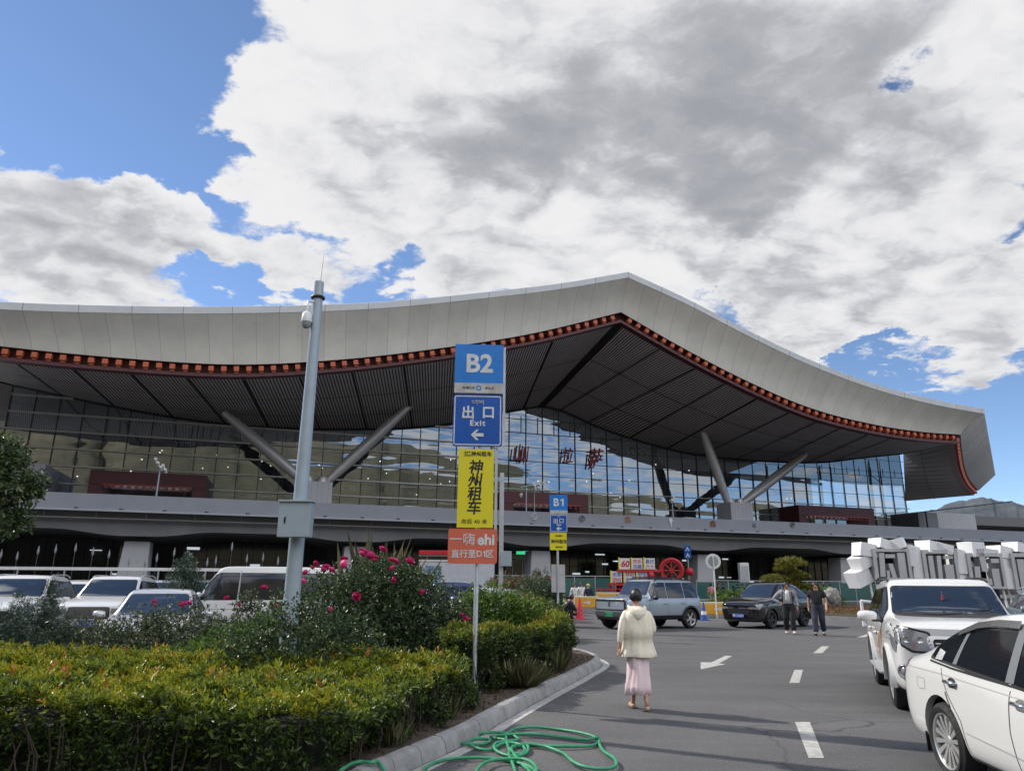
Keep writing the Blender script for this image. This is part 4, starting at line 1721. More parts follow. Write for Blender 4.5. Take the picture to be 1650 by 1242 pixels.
PLB = mat('plate_blue', (0.02, 0.08, 0.42), 0.4)
PLG = mat('plate_green', (0.03, 0.36, 0.13), 0.4)


def auto_windows(P, pillars, front_q=0.12, rear='round', zb_off=0.03):
    """side windows between the pillars from the belt up to just under the roof edge"""
    cx, cz, rf, rr, dx, dz, H, bz = P['cowl_x'], P['cowl_z'], P['rf'], P['rr'], P['deck_x'], P['deck_z'], P['H'], P['belt']
    bzr = P.get('belt_r', bz + 0.04)
    ztop = H - P.get('wtop', 0.155)
    dr = P.get('droop', 0)

    def zb(x): return bz + (bzr - bz) * (rf - x) / (rf - rr) + zb_off

    def ztp(x):
        z = ztop - dr * 0.9 * max(0, min(1, (0.3 - x) / 1.2))
        if x > rf - 0.05:      # under the A pillar
            z = min(z, cz + (H - 0.05 - cz) * ((cx - x) / (cx - rf)) ** 0.93 - 0.075)
        return z
    xr_end = P.get('win_rear', rr + 0.05)
    xs_ = [cx - 0.16] + pillars + [xr_end]
    wins = []
    for i in range(len(xs_) - 1):
        a, b = xs_[i], xs_[i + 1]
        if i:
            a -= 0.04
        if i < len(xs_) - 2:
            b += 0.04
        top = []
        m = 8
        for k in range(m + 1):
            x = a + (b - a) * k / m
            top.append((x, max(ztp(x), zb(x) + 0.03)))
        poly = [(a, zb(a))] + top + [(b, zb(b))]
        if i == len(xs_) - 2:
            tr = P.get('win_tip', 0.25)
            t2 = [p for p in top if p[0] > b + tr]
            poly = [(a, zb(a))] + t2 + [(b + tr * 0.45, ztp(b + tr) - 0.05), (b, (zb(b) + ztp(b)) / 2 - 0.02), (b + 0.03, zb(b))]
        wins.append(poly)
    return wins

PW = paint('paint_white', (0.66, 0.66, 0.64))
PS = paint('paint_silver', (0.46, 0.49, 0.52), metal=0.4, rough=0.3)
PS2 = paint('paint_steel_silver', (0.33, 0.38, 0.43), metal=0.35, rough=0.28)
PB = paint('paint_black', (0.008, 0.008, 0.009), rough=0.12)
PBL = paint('paint_blue', (0.03, 0.06, 0.16), metal=0.3)
PBR = paint('paint_brown', (0.10, 0.055, 0.04), metal=0.3)
PGY = paint('paint_grey', (0.16, 0.17, 0.18), metal=0.4)


def P_sedan(**k):
    P = dict(L=4.62, W=1.80, H=1.48, wf=1.37, wr=-1.28, nose_z=0.76, cowl_x=1.02, cowl_z=0.97, rf=0.22, rr=-0.98, deck_x=-1.78, deck_z=1.03,
             tail_z=1.0, belt=0.90, belt_r=0.97, roof_w=0.70, R=0.325, gc=0.2, droop=0.03, spokes='multi', arch=0.385, wtop=0.15, win_rear=-1.42, win_tip=0.5,
             mirror=(0.86, 0.88))
    P.update(k)
    P['side_windows'] = auto_windows(P, [-0.12])
    P['gaps'] = [[(0.90, 0.90), (0.92, 0.6), (0.86, 0.32), (0.80, 0.26)], [(-0.10, 0.90), (-0.14, 0.6), (-0.10, 0.26)], [(-1.20, 0.95), (-1.08, 0.74), (-0.9, 0.55), (-0.86, 0.28)],
                 [(0.80, 0.255), (-0.86, 0.275)]]
    P['handles'] = [(0.05, 0.82), (-0.98, 0.85)]
    P['windscreen'] = [(-0.66, 1.0), (0.66, 1.0), (0.56, 1.37), (-0.56, 1.37)]
    P['rear_window'] = [(-0.60, 1.09), (0.60, 1.09), (0.5, 1.36), (-0.5, 1.36)]
    P['side_lamps'] = [('headlight', [(2.16, 0.60), (2.2, 0.72), (1.75, 0.80), (1.85, 0.70)]), ('tail_light', [(-2.27, 0.72), (-2.29, 0.95), (-2.04, 0.96), (-1.93, 0.92), (-2.08, 0.80)])]
    P['front'] = [('headlight', [(0.42, 0.62), (0.80, 0.62), (0.82, 0.74), (0.46, 0.71)], 1, 0.006, LAMP),
                  ('grille', rounded([(-0.38, 0.52), (0.38, 0.52), (0.42, 0.70), (-0.42, 0.70)], 0.04), 1, 0.006, BLK),
                  ('air_intake', rounded([(-0.55, 0.28), (0.55, 0.28), (0.6, 0.40), (-0.6, 0.40)], 0.03), 1, 0.006, BLK),
                  ('tail_light', [(0.44, 0.74), (0.82, 0.72), (0.82, 0.92), (0.46, 0.88)], -1, 0.006, TAIL)]
    P['plate'] = (0.48, PLB, '藏A·M2863')
    P['rear_plate'] = (0.66, PLB, '藏A·M2863')
    return P


def P_suv(**k):
    P = dict(L=4.70, W=1.90, H=1.72, wf=1.40, wr=-1.36, nose_z=0.98, cowl_x=0.98, cowl_z=1.15, rf=0.28, rr=-1.62, deck_x=-2.12, deck_z=1.16,
             tail_z=1.1, belt=1.05, belt_r=1.12, roof_w=0.72, R=0.36, gc=0.26, droop=0.05, spokes='five', arch=0.43, square=0.3, wtop=0.16, win_rear=-1.85, win_tip=0.35,
             mirror=(0.80, 1.03), rails=True, rail_m=GALV, flare=0.035)
    P.update(k)
    s = P['H'] - 1.72
    P['side_windows'] = auto_windows(P, [-0.12, -1.08])
    P['gaps'] = [[(0.88, 1.03), (0.92, 0.7), (0.84, 0.4)], [(-0.12, 1.03), (-0.14, 0.7), (-0.10, 0.36)], [(-1.12, 1.08), (-1.08, 0.8), (-0.9, 0.6), (-0.86, 0.38)], [(0.84, 0.36), (-0.86, 0.36)]]
    P['handles'] = [(0.02, 0.95), (-0.95, 0.98)]
    c = P['cowl_z']
    P['windscreen'] = [(-0.70, c + 0.05), (0.70, c + 0.05), (0.60, P['H'] - 0.13), (-0.60, P['H'] - 0.13)]
    P['rear_window'] = [(-0.62, 1.2), (0.62, 1.2), (0.54, P['H'] - 0.18), (-0.54, P['H'] - 0.18)]
    n = P['nose_z']
    P['side_lamps'] = [('headlight', [(2.24, n - 0.20), (2.27, n - 0.09), (1.92, n - 0.04), (2.0, n - 0.12)]), ('tail_light', [(-2.32, 0.9), (-2.30, 1.08), (-2.06, 1.1), (-2.12, 0.95)])]
    P['front'] = [('headlight', [(0.52, n - 0.24), (0.86, n - 0.26), (0.88, n - 0.12), (0.54, n - 0.12)], 1, 0.006, LAMP),
                  ('grille', rounded([(-0.44, n - 0.42), (0.44, n - 0.42), (0.50, n - 0.13), (-0.50, n - 0.13)], 0.05), 1, 0.006, BLK),
                  ('air_intake', rounded([(-0.6, 0.34), (0.6, 0.34), (0.66, 0.48), (-0.66, 0.48)], 0.03), 1, 0.006, BLK),
                  ('tail_light', [(0.5, 0.94), (0.88, 0.92), (0.88, 1.1), (0.52, 1.06)], -1, 0.006, TAIL)]
    P['plate'] = (n - 0.46, PLB, '藏A·K5172')
    P['rear_plate'] = (0.8, PLB, '藏A·K5172')
    return P


# --- white saloon in the right foreground, nose towards the camera
def hdg(vx, vy): return atan2(vy, vx)


Ps = P_sedan(handle_m=CHR, win_rear=-1.50, rim=0.235, R=0.325, mirror=(0.84, 0.87))
u = Vector((-0.10, -0.995)).normalized()                # nose direction
lat = Vector((-u.y, u.x))                               # the car's left
rear_wheel = Vector((3.93, 7.02))
cen = rear_wheel - u * Ps['wr'] + lat * (0.90 - 0.02)
sedan, sbvh = build_car('white_sedan', 'white sedan in the right foreground with chrome door handles and a smoked rain visor', Ps,
                        (cen.x, cen.y), atan2(u.y, u.x), body_m=PW, cat='car', group=None)
# rain visors, fuel flap, mud flap, sticker on the quarter glass
mb = MB()
for s in (1, -1):
    for poly in ([(0.40, 1.30), (0.15, 1.375), (-0.12, 1.39), (-0.12, 1.335), (0.15, 1.32), (0.42, 1.25)], [(-0.16, 1.39), (-0.5, 1.385), (-0.85, 1.345), (-1.12, 1.26), (-1.10, 1.22), (-0.8, 1.30), (-0.5, 1.335), (-0.16, 1.335)]):
        decal_mesh(mb, sbvh, poly, 'y', s, 0.03, 0.05)
mb.build('rain_visor', mat('smoked_acrylic', (0.10, 0.10, 0.105), 0.15, coat=0.5), sedan)
for s in (1, -1):
    mb = MB()
    for q_ in ([(-1.70, 0.82), (-1.545, 0.82)], [(-1.54, 0.815), (-1.535, 0.735)], [(-1.54, 0.73), (-1.67, 0.72)], [(-1.675, 0.722), (-1.705, 0.76), (-1.705, 0.815)]):
        decal_mesh(mb, sbvh, strip(q_, 0.007), 'y', s, 0.0025, 0.03)
    mb.build('fuel_flap_edge', mat('edge_grey', (0.35, 0.35, 0.34), 0.6), sedan)
    mb = MB()
    decal_mesh(mb, sbvh, [(-1.36, 1.01), (-1.22, 1.01), (-1.22, 1.08), (-1.37, 1.10)], 'y', s, 0.011, 0.03)
    mb.build('window_sticker', mat('sticker', (0.45, 0.46, 0.46), 0.4, var=0.3, vscale=30), sedan)
    mb = MB()
    decal_mesh(mb, sbvh, [(-0.93, 1.0), (-1.0, 1.0), (-0.98, 1.34), (-0.93, 1.34)], 'y', s, 0.012, 0.05)
    mb.build('window_pillar', mat('pillar_film', (0.17, 0.18, 0.19), 0.35), sedan)
    mb = MB()
    decal_mesh(mb, sbvh, [(-0.06, 0.95), (-0.17, 0.95), (-0.18, 1.37), (-0.08, 1.38)], 'y', s, 0.012, 0.05)
    mb.build('window_pillar', mat('pillar_film', (0.17, 0.18, 0.19), 0.35), sedan)
    mb = MB()
    mb.box((-1.28 - 0.41, s * 0.79, 0.25), (0.015, 0.16, 0.17))
    mb.build('mud_flap', BLK, sedan)
    mb = MB()
    decal_mesh(mb, sbvh, strip([(-1.12, 0.76), (-1.09, 0.70), (-1.05, 0.64)], 0.012), 'y', s, 0.006, 0.03)
    mb.build('door_edge_guard', BLK, sedan)
    mb = MB()
    decal_mesh(mb, sbvh, strip([(0.86, 0.912), (0, 0.93), (-1.0, 0.965), (-1.45, 0.99)], 0.014), 'y', s, 0.01, 0.05)
    mb.build('window_moulding', BLK, sedan)
    mb = MB()
    decal_mesh(mb, sbvh, strip([(1.0, 0.83), (0, 0.86), (-1.2, 0.90), (-2.1, 0.90)], 0.008), 'y', s, 0.0022, 0.04)
    decal_mesh(mb, sbvh, strip([(0.8, 0.40), (0, 0.43), (-0.85, 0.47)], 0.012), 'y', s, 0.0022, 0.04)
    mb.build('crease_shade_line', mat('crease_shade_grey', (0.40, 0.40, 0.39), 0.4, coat=.5), sedan)  # grey strips painted where the body folds shade the panel

# --- white off-roader, facing the camera, behind it
Pp = P_suv(L=4.78, W=1.885, H=1.80, nose_z=1.18, cowl_x=0.92, cowl_z=1.245, rf=0.30, belt=1.12, belt_r=1.16, R=0.385, arch=0.45, wf=1.42, wr=-1.37, deck_z=1.2,
           rails=True, rail_m=BLK, flare=0.05, flare_m=PW, spokes='six', mirror=(0.78, 1.12), mirror_w=0.24, gc=0.27, rr=-1.80, deck_x=-2.2, win_rear=-2.0, roof_w=0.765, hood_p=0.6, square=0.85)
n_ = 1.08
Pp['windscreen'] = [(-0.73, 1.27), (0.73, 1.27), (0.67, 1.655), (-0.67, 1.655)]
Pp['side_lamps'] = [('headlight', [(2.22, 0.80), (2.27, 0.92), (2.02, 1.03), (1.84, 1.035), (1.95, 0.94), (2.08, 0.84)]), ('tail_light', [(-2.32, 0.9), (-2.30, 1.15), (-2.12, 1.2), (-2.16, 0.95)])]
Pp['front'] = [('headlight_surround', rounded([(0.43, 0.81), (0.71, 0.82), (0.94, 0.97), (0.955, 1.165), (0.74, 1.145), (0.48, 1.085)], 0.03), 1, 0.005, BLK), ('headlight_surround', rounded([(-0.43, 0.81), (-0.71, 0.82), (-0.94, 0.97), (-0.955, 1.165), (-0.74, 1.145), (-0.48, 1.085)][::-1], 0.03), 1, 0.005, BLK), ('headlight', rounded([(0.46, 0.84), (0.70, 0.85), (0.92, 0.99), (0.94, 1.14), (0.74, 1.12), (0.50, 1.06)], 0.03), 1, 0.008, LAMP),
               ('grille', rounded([(-0.48, 0.68), (0.48, 0.68), (0.53, 1.04), (-0.53, 1.04)], 0.06), 1, 0.008, CHR),
               ('grille_opening', rounded([(-0.42, 0.72), (0.42, 0.72), (0.46, 1.0), (-0.46, 1.0)], 0.05), 1, 0.014, BLK),
               ('air_intake', rounded([(-0.5, 0.40), (0.5, 0.40), (0.55, 0.54), (-0.55, 0.54)], 0.03), 1, 0.006, BLK),
               ('tail_light', [(0.66, 0.94), (0.9, 0.92), (0.9, 1.2), (0.68, 1.16)], -1, 0.006, TAIL)]
Pp['plate'] = None
u = Vector((-0.37, -0.93)).normalized()
lat = Vector((-u.y, u.x))
fwl = Vector((5.50, 10.95))                         # the front wheel seen at the left of it
cen = fwl - u * Pp['wf'] + lat * (Pp['W'] / 2 - 0.04)
prado, pbvh = build_car('white_suv', 'white off-road SUV facing the camera behind the sedan, with dark windscreen and brown side graphic', Pp,
                        (cen.x, cen.y), atan2(u.y, u.x), body_m=PW, cat='suv')
for i in range(4):
    mb = MB()
    for z in (0.76 + i * 0.06,):
        decal_mesh(mb, pbvh, [(-0.43, z), (0.43, z), (0.43, z + 0.014), (-0.43, z + 0.014)], 'x', 1, 0.022, 0.05)
    mb.build('grille_bar', CHR, prado)
for sy in (0.64, 0.80):
    for sg in (1, -1):
        hit = pbvh.ray_cast(Vector((6, sg * (sy - 0.04), 0.985)), Vector((-1, 0, 0)))[0]
        mb = MB()
        mb.lathe([(0.0, 0.006), (0.030, 0.010), (0.040, 0.014), (0.045, 0.0)], Matrix.Translation(hit) @ Matrix.Rotation(pi / 2, 4, 'Y'), 18)
        mb.build('lamp_projector', CHR, prado, smooth=50)
for sg in (1, -1):
    hit = pbvh.ray_cast(Vector((6, sg * 0.82, 0.58)), Vector((-1, 0, 0)))[0]
    M = Matrix.Translation(hit) @ Matrix.Rotation(sg * 0.6, 4, 'Z') @ Matrix.Rotation(pi / 2, 4, 'Y')
    mb = MB()
    mb.lathe([(0.0, 0.012), (0.055, 0.010), (0.06, 0.022), (0.08, 0.03), (0.095, 0.02), (0.10, 0.0)], M, 24)
    fo = mb.build('fog_lamp', mat('fog_ring', (0.30, 0.31, 0.32), 0.25, metal=0.5), prado, smooth=50)
    mb = MB()
    mb.lathe([(0.0, 0.03), (0.04, 0.026), (0.055, 0.014)], M, 20)
    mb.build('fog_lens', LAMP, fo, smooth=50)
    # graphic along the doors
    mb = MB()
    for (a, b) in (((0.9, 1.02), (0.1, 0.62)), ((0.7, 1.0), (0.05, 0.72)), ((0.85, 0.9), (0.3, 0.56))):
        decal_mesh(mb, pbvh, strip([a, ((a[0] + b[0]) / 2, (a[1] + b[1]) / 2 + 0.04), b], 0.06), 'y', sg, 0.003, 0.05)
    mb.build('side_graphic', mat('graphic_brown', (0.36, 0.20, 0.10), 0.4), prado)
    mb = MB()
    mb.box((0, sg * 0.92, 0.42), (1.75, 0.2, 0.05))
    mb.build('running_board', GALV, prado, bevel=0.02)
# things on the windscreen side of the cabin: steering wheel edge, hanging charm, paper
hit = pbvh.ray_cast(Vector((6, -0.02, 1.5)), Vector((-1, 0, 0)))[0]
mb = MB()
mb.tube([hit + Vector((0.016, 0, 0.10)), hit + Vector((0.05, 0, 0.0))], 0.006, 5)
mb.lathe([(0, .03), (.022, .02), (.025, -.03), (0, -.05)], c=tuple(hit + Vector((0.05, 0, -0.0))), n=8)
mb.build('hanging_charm', mat('charm', (0.22, 0.03, 0.05), 0.5), prado)
mb = MB()
decal_mesh(mb, pbvh, strip([(-0.64, 1.275), (-0.2, 1.272), (0.25, 1.285), (0.62, 1.28)], 0.02), 'x', 1, 0.02, 0.05)
decal_mesh(mb, pbvh, strip([(0.05, 1.29), (0.35, 1.31), (0.58, 1.36)], 0.012), 'x', 1, 0.024, 0.05)
mb.build('windscreen_wiper', BLK, prado)

# --- silver boxy SUV in the middle distance
Pq = P_suv(L=4.22, W=1.92, H=1.88, nose_z=1.16, cowl_x=0.92, cowl_z=1.22, rf=0.50, rr=-1.80, deck_x=-2.0, deck_z=1.26, belt=1.15, belt_r=1.15, square=0.95, tail_z=1.18,
           R=0.375, arch=0.44, wf=1.36, wr=-1.37, rim_m=ALLOY, flare=0.07, flare_m=BLK, rail_m=BLK, roof_w=0.80, droop=0.0, spokes='five', win_rear=-1.86, win_tip=0.06, gc=0.34,
           mirror=(0.70, 1.08), mirror_m=BLK, wtop=0.15, hood_p=0.5)
Pq['windscreen'] = [(-0.76, 1.28), (0.76, 1.28), (0.69, 1.78), (-0.69, 1.78)]
Pq['side_lamps'] = []
Pq['front'] = [('light_bar', rounded([(-0.84, 1.03), (0.84, 1.03), (0.84, 1.11), (-0.84, 1.11)], 0.02), 1, 0.008, BLK),
               ('front_panel_edge', rounded([(-0.84, 0.70), (0.84, 0.70), (0.84, 0.75), (-0.84, 0.75)], 0.01), 1, 0.008, BLK),
               ('headlight', rounded([(0.80, 0.74), (0.87, 0.74), (0.87, 1.11), (0.80, 1.11)], 0.01), 1, 0.010, BLK),
               ('bumper', rounded([(-0.88, 0.40), (0.88, 0.40), (0.90, 0.66), (-0.90, 0.66)], 0.05), 1, 0.03, mat('bumper_grey', (0.045, 0.045, 0.05), 0.55)),
               ('tail_light', [(0.62, 0.9), (0.84, 0.9), (0.84, 1.1), (0.62, 1.1)], -1, 0.006, TAIL)]
Pq['plate'] = (0.56, PLG, '藏AD·0627')
rw_ = Vector(G(1112, 1012)[:2])
an = radians(180 + 34)
u = Vector((cos(an), sin(an)))
lat = Vector((-u.y, u.x))
cen = rw_ - u * Pq['wr'] - lat * (Pq['W'] / 2 - 0.1)
bx, bbvh = build_car('silver_suv', 'boxy silver SUV with green number plate and black roof rack, crossing the road', Pq, (cen.x, cen.y), an, body_m=PS2, cat='suv')
mb = MB()
for s in (1, -1):
    decal_mesh(mb, bbvh, [(0.85, 0.36), (-0.88, 0.36), (-0.88, 0.52), (0.85, 0.52)], 'y', s, 0.012, 0.1)
mb.build('sill_cladding', BLK, bx)
mb = MB()
for y in (-0.6, -0.3, 0, 0.3, 0.6):
    mb.box((-0.7, y, 1.93), (1.9, 0.04, 0.03))
for x in (0.2, -0.3, -0.8, -1.3, -1.62):
    mb.box((x, 0, 1.945), (0.05, 1.36, 0.03))
mb.build('roof_rack', BLK, bx)
mb = MB()
mb.box((2.12, 0, 0.96), (0.02, 0.07, 0.2))
mb.build('badge', CHR, bx)

# --- black SUV beside it
Pk = P_suv(L=4.72, W=1.92, H=1.80, nose_z=1.0, cowl_x=1.0, cowl_z=1.17, belt=1.06, belt_r=1.16, rf=0.22, rr=-1.45, deck_x=-2.12, deck_z=1.22, droop=0.08, roof_w=0.70, R=0.365, arch=0.42,
           square=0.1, gc=0.24, rails=False, flare=0.03, win_rear=-1.72, win_tip=0.5, rim_m=ALLOYD, wf=1.40, wr=-1.34)
n_ = 0.93
Pk['front'] = [('headlight', rounded([(0.44, 0.76), (0.84, 0.74), (0.88, 0.84), (0.46, 0.82)], 0.02), 1, 0.006, LAMP),
               ('chrome_bar', rounded([(-0.46, 0.77), (0.46, 0.77), (0.46, 0.80), (-0.46, 0.80)], 0.01), 1, 0.01, CHR),
               ('grille', rounded([(-0.46, 0.52), (0.46, 0.52), (0.5, 0.76), (-0.5, 0.76)], 0.05), 1, 0.006, BLK),
               ('tail_light', [(0.5, 0.94), (0.86, 0.92), (0.86, 1.02), (0.52, 1.02)], -1, 0.006, TAIL)]
Pk['plate'] = (0.50, PLB, '藏C·D6Z09')
rw_ = Vector(G(1296, 1009)[:2])
an = radians(180 + 42)
u = Vector((cos(an), sin(an)))
lat = Vector((-u.y, u.x))
cen = rw_ - u * Pk['wr'] - lat * (Pk['W'] / 2 - 0.1)
bk, kbvh = build_car('black_suv', 'glossy black SUV with blue number plate, stopped behind the two walking men', Pk, (cen.x, cen.y), an, body_m=PB, cat='suv')

# --- parked cars beyond the hedge, left
PARK = 'cars parked beyond the rose bed'
P1 = P_suv(H=1.80, nose_z=1.06, cowl_z=1.2, rim_m=ALLOY)
P1['front'][1] = ('grille', rounded([(-0.52, 0.68), (0.52, 0.68), (0.50, 0.98), (-0.50, 0.98)], 0.05), 1, 0.008, BLK)
P1['plate'] = (0.58, PLB, '藏A·7K618')


def at_px(px, y, z=0.0): return (ray(px, 960)[0] / ray(px, 960)[1] * y, y, z)


hv, hbvh = build_car('white_suv', 'white SUV with wide mesh grille facing the camera behind the rose hedge', P1, at_px(188, 22.0), radians(-77), group=PARK, body_m=PW, cat='suv')
for i in range(10):
    mb = MB()
    z = 0.70 + i * 0.028
    decal_mesh(mb, hbvh, [(-0.48, z), (0.48, z), (0.48, z + 0.008), (-0.48, z + 0.008)], 'x', 1, 0.016, 0.06)
    mb.build('grille_bar', CHR, hv)
Pa = P_suv(H=1.80, nose_z=1.05, cowl_z=1.2)
build_car('white_suv', 'white SUV at the far left edge partly hidden by a dark conifer bush', Pa, at_px(38, 20.5), radians(-74), group=PARK, body_m=PW, cat='suv')
Pb = P_suv(H=1.68)
build_car('white_suv', 'white car seen from behind between two parked white SUVs', Pb, at_px(134, 29.5), radians(90 + 22), group=PARK, body_m=PW, cat='suv')
Pc = P_sedan(H=1.50)
build_car('silver_sedan', 'silver car with brown roof close behind the rose hedge', Pc, at_px(262, 16.6), radians(-72), group=PARK, body_m=paint('paint_pale_silver', (0.55, 0.56, 0.58), metal=0.3), cat='car')
mb = MB()
Pd = P_suv(H=1.72)
build_car('grey_suv', 'dark grey SUV parked left of the white van', Pd, at_px(338, 31), radians(-72), group=PARK, body_m=PGY, cat='suv')
Pg = P_suv(H=1.70)
build_car('silver_suv', 'silver SUV tucked behind the white SUV with the mesh grille', Pg, at_px(262, 31), radians(-76), group=PARK, body_m=PS, cat='suv')
Pe = P_suv(H=1.72, L=4.8)
build_car('blue_suv', 'dark blue car with pale roof line behind the big rose bush', Pe, at_px(718, 37), radians(180 - 20), group=PARK, body_m=PBL, cat='car')
Pf = P_sedan(H=1.5)
build_car('white_sedan', 'pale saloon half hidden behind the silver sedan near the sign post', Pf, at_px(772, 33), radians(180 + 25), group=PARK, body_m=PW, cat='car')
Ph = P_sedan(H=1.49, L=4.75)
build_car('silver_sedan', 'silver sedan with red tail light at the end of the hedge', Ph, at_px(792, 28.5), radians(180 - 14), group=PARK, body_m=PS, cat='car')
Pi = P_suv(H=1.66)
build_car('blue_suv', 'grey blue car glimpsed between the white SUV and the sedan at the right edge', Pi, (14.6, 19.5), radians(-90 - 22), body_m=paint('paint_steel_blue', (0.16, 0.22, 0.28), metal=0.3), cat='car')

# --- white van
Pv = dict(L=5.0, W=1.72, H=2.15, wf=1.75, wr=-1.35, nose_z=0.98, cowl_x=2.05, cowl_z=1.12, rf=1.32, rr=-2.25, deck_x=-2.46, deck_z=1.2, tail_z=1.1, belt=1.08, belt_r=1.10,
          roof_w=0.80, R=0.33, gc=0.25, droop=0.0, square=0.7, spokes='steel', arch=0.38, wtop=0.24, win_rear=-2.30, win_tip=0.08, mirror=(1.85, 1.15), rim_m=ALLOY, hood_p=0.5)
Pv['side_windows'] = auto_windows(Pv, [0.72, -0.75])
Pv['gaps'] = [[(1.75, 1.08), (1.72, 0.75)], [(0.72, 2.0), (0.72, 0.32)], [(-0.75, 2.0), (-0.75, 0.32)], [(1.3, 0.32), (-0.9, 0.32)], [(2.2, 0.80), (-2.4, 0.86)], [(-0.75, 1.0), (-2.4, 1.0)]]
Pv['handles'] = [(0.9, 1.0)]
Pv['windscreen'] = [(-0.68, 1.2), (0.68, 1.2), (0.62, 1.92), (-0.62, 1.92)]
Pv['front'] = [('headlight', rounded([(0.5, 0.68), (0.8, 0.68), (0.8, 0.88), (0.5, 0.86)], 0.03), 1, 0.006, LAMP), ('grille', [(-0.4, 0.7), (0.4, 0.7), (0.4, 0.82), (-0.4, 0.82)], 1, 0.006, BLK)]
Pv['plate'] = (0.5, PLB, '藏A·3F920')
build_car('white_van', 'white high-roofed van parked behind the lamp mast', Pv, at_px(428, 24.5), radians(180 + 10), group=PARK, body_m=PW, cat='van')

# ------------------------------------------------------------------ road, kerb, markings
def road_line(name, poly, label, m=None, z=0.004):
    mb = MB()
    mb.add([(p[0], p[1], z) for p in poly], [tuple(range(len(poly)))])
    o = mb.build(name, m or PAINT)
    return tag(o, kind='structure')


def gp(*pts):
    return [tuple(G(x, y)[:2]) for x, y in pts]


road_line('lane_dash', gp((1281, 1163), (1305, 1163), (1328, 1221), (1303, 1221)), '')
road_line('lane_dash', gp((1280, 1079), (1294, 1079), (1288, 1100), (1272, 1100)), '')
road_line('lane_dash', gp((1324, 1041), (1336, 1041), (1325, 1052), (1310, 1052)), '')
road_line('lane_dash', gp((1395, 1022), (1404, 1022), (1392, 1027), (1380, 1027)), '')
# direction arrow
road_line('road_arrow', gp((1129, 1078), (1129, 1066.5), (1146, 1067), (1169, 1056), (1180, 1056.5), (1158, 1069), (1170, 1069.5)), '')

KERB = [(-2.2, 3.2), (-1.75, 4.6), (-1.35, 6.0), (-0.90, 7.26), (-0.47, 8.35), (-0.06, 9.75), (0.61, 11.87), (1.10, 13.3), (1.45, 14.4), (1.83, 15.6), (1.98, 16.4), (1.95, 17.3), (1.70, 18.3), (1.0, 19.2), (-0.5, 19.9), (-4, 20.6), (-10, 20.8), (-40, 21.2)]


def resample(pts, step, smooth_it=True):
    P_ = [Vector((p[0], p[1], 0)) for p in pts]
    out = []
    for i in range(len(P_) - 1):
        p0, p1, p2, p3 = P_[max(0, i - 1)], P_[i], P_[i + 1], P_[min(len(P_) - 1, i + 2)]
        k = max(2, int((p2 - p1).length / 0.1))
        for j in range(k):
            t = j / k
            out.append(0.5 * ((2 * p1) + (p2 - p0) * t + (2 * p0 - 5 * p1 + 4 * p2 - p3) * t * t + (3 * p1 - p0 - 3 * p2 + p3) * t ** 3))
    out.append(P_[-1])
    # equal spacing
    res = [out[0]]
    acc = 0
    for i in range(1, len(out)):
        d = (out[i] - out[i - 1]).length
        while acc + d >= step:
            t = (step - acc) / d
            q = out[i - 1].lerp(out[i], t)
            res.append(q)
            out[i - 1] = q
            d = (out[i] - q).length
            acc = 0
        acc += d
    return res


def offs(pts, d):
    r = []
    for i, p in enumerate(pts):
        t = (pts[min(len(pts) - 1, i + 1)] - pts[max(0, i - 1)]).normalized()
        r.append(p + Vector((-t.y, t.x, 0)) * d)
    return r


kp = resample(KERB, 0.1)
kin = offs(kp, 0.13)       # island side (left of travel)
# soil of the island
mb = MB()
isl = [(p.x, p.y, 0.145) for p in offs(kp, 0.12)]
isl_poly = isl + [(-40, 3.0, 0.145)]
vv, _, ff, _, _, _ = delaunay_2d_cdt([Vector((p[0], p[1])) for p in isl_poly], [(i, (i + 1) % len(isl_poly)) for i in range(len(isl_poly))], [], 1, 1e-4)
mb.add([(p.x, p.y, 0.145) for p in vv], [tuple(f) for f in ff])
o = mb.build('planting_bed', SOIL)
tag(o, kind='structure')
KMAT = mat('kerb_stone', (0.30, 0.295, 0.285), 0.85, var=0.18, vscale=4, bump=0.003, bscale=60, dirt=((0.12, 0.11, 0.10), 0.6))
# kerb stones, each a block about half a metre long
kl = resample(KERB, 0.5)
stone_m = 0
kerb = thing('kerb', 'rounded grey kerb of stone blocks around the planted island', 'kerb', (0, 0, 0))
mbk = None
prof = [(0.0, 0.0), (-0.012, 0.05), (-0.03, 0.115), (-0.055, 0.148), (-0.09, 0.16), (-0.15, 0.162), (-0.17, 0.13)]
segs = 0
i = 0
random.seed(3)
fk = resample(KERB, 0.0625)
nrm = offs(fk, 1.0)
n_in = 8
while i + n_in < len(fk) and segs < 95:
    mb = MB()
    rows = []
    jit = random.uniform(-0.003, 0.003)
    for k in range(n_in + 1):
        p = fk[i + k]
        nn = (nrm[i + k] - p)
        if k == 0:
            p = p + (fk[i + 1] - p).normalized() * 0.006
        if k == n_in:
            p = p - (fk[i + k] - fk[i + k - 1]).normalized() * 0.006
        e = 0.008 if k in (0, n_in) else 0
        rows.append([(p.x - nn.x * (a + e) + nn.x * 0, p.y - nn.y * (a + e), max(0, b - e + jit)) if False else (p.x - nn.x * (a) + nn.x * e, p.y - nn.y * (a) + nn.y * e, max(0, b - e + jit)) for a, b in [(-q[0] * -1, q[1]) for q in prof]])
    mb.grid(rows)
    mb.add(rows[0], [tuple(range(len(prof)))])
    mb.add(rows[-1], [tuple(range(len(prof) - 1, -1, -1))])
    ko = mb.build('kerb_block', KMAT, kerb, smooth=50)
    segs += 1
    i += n_in
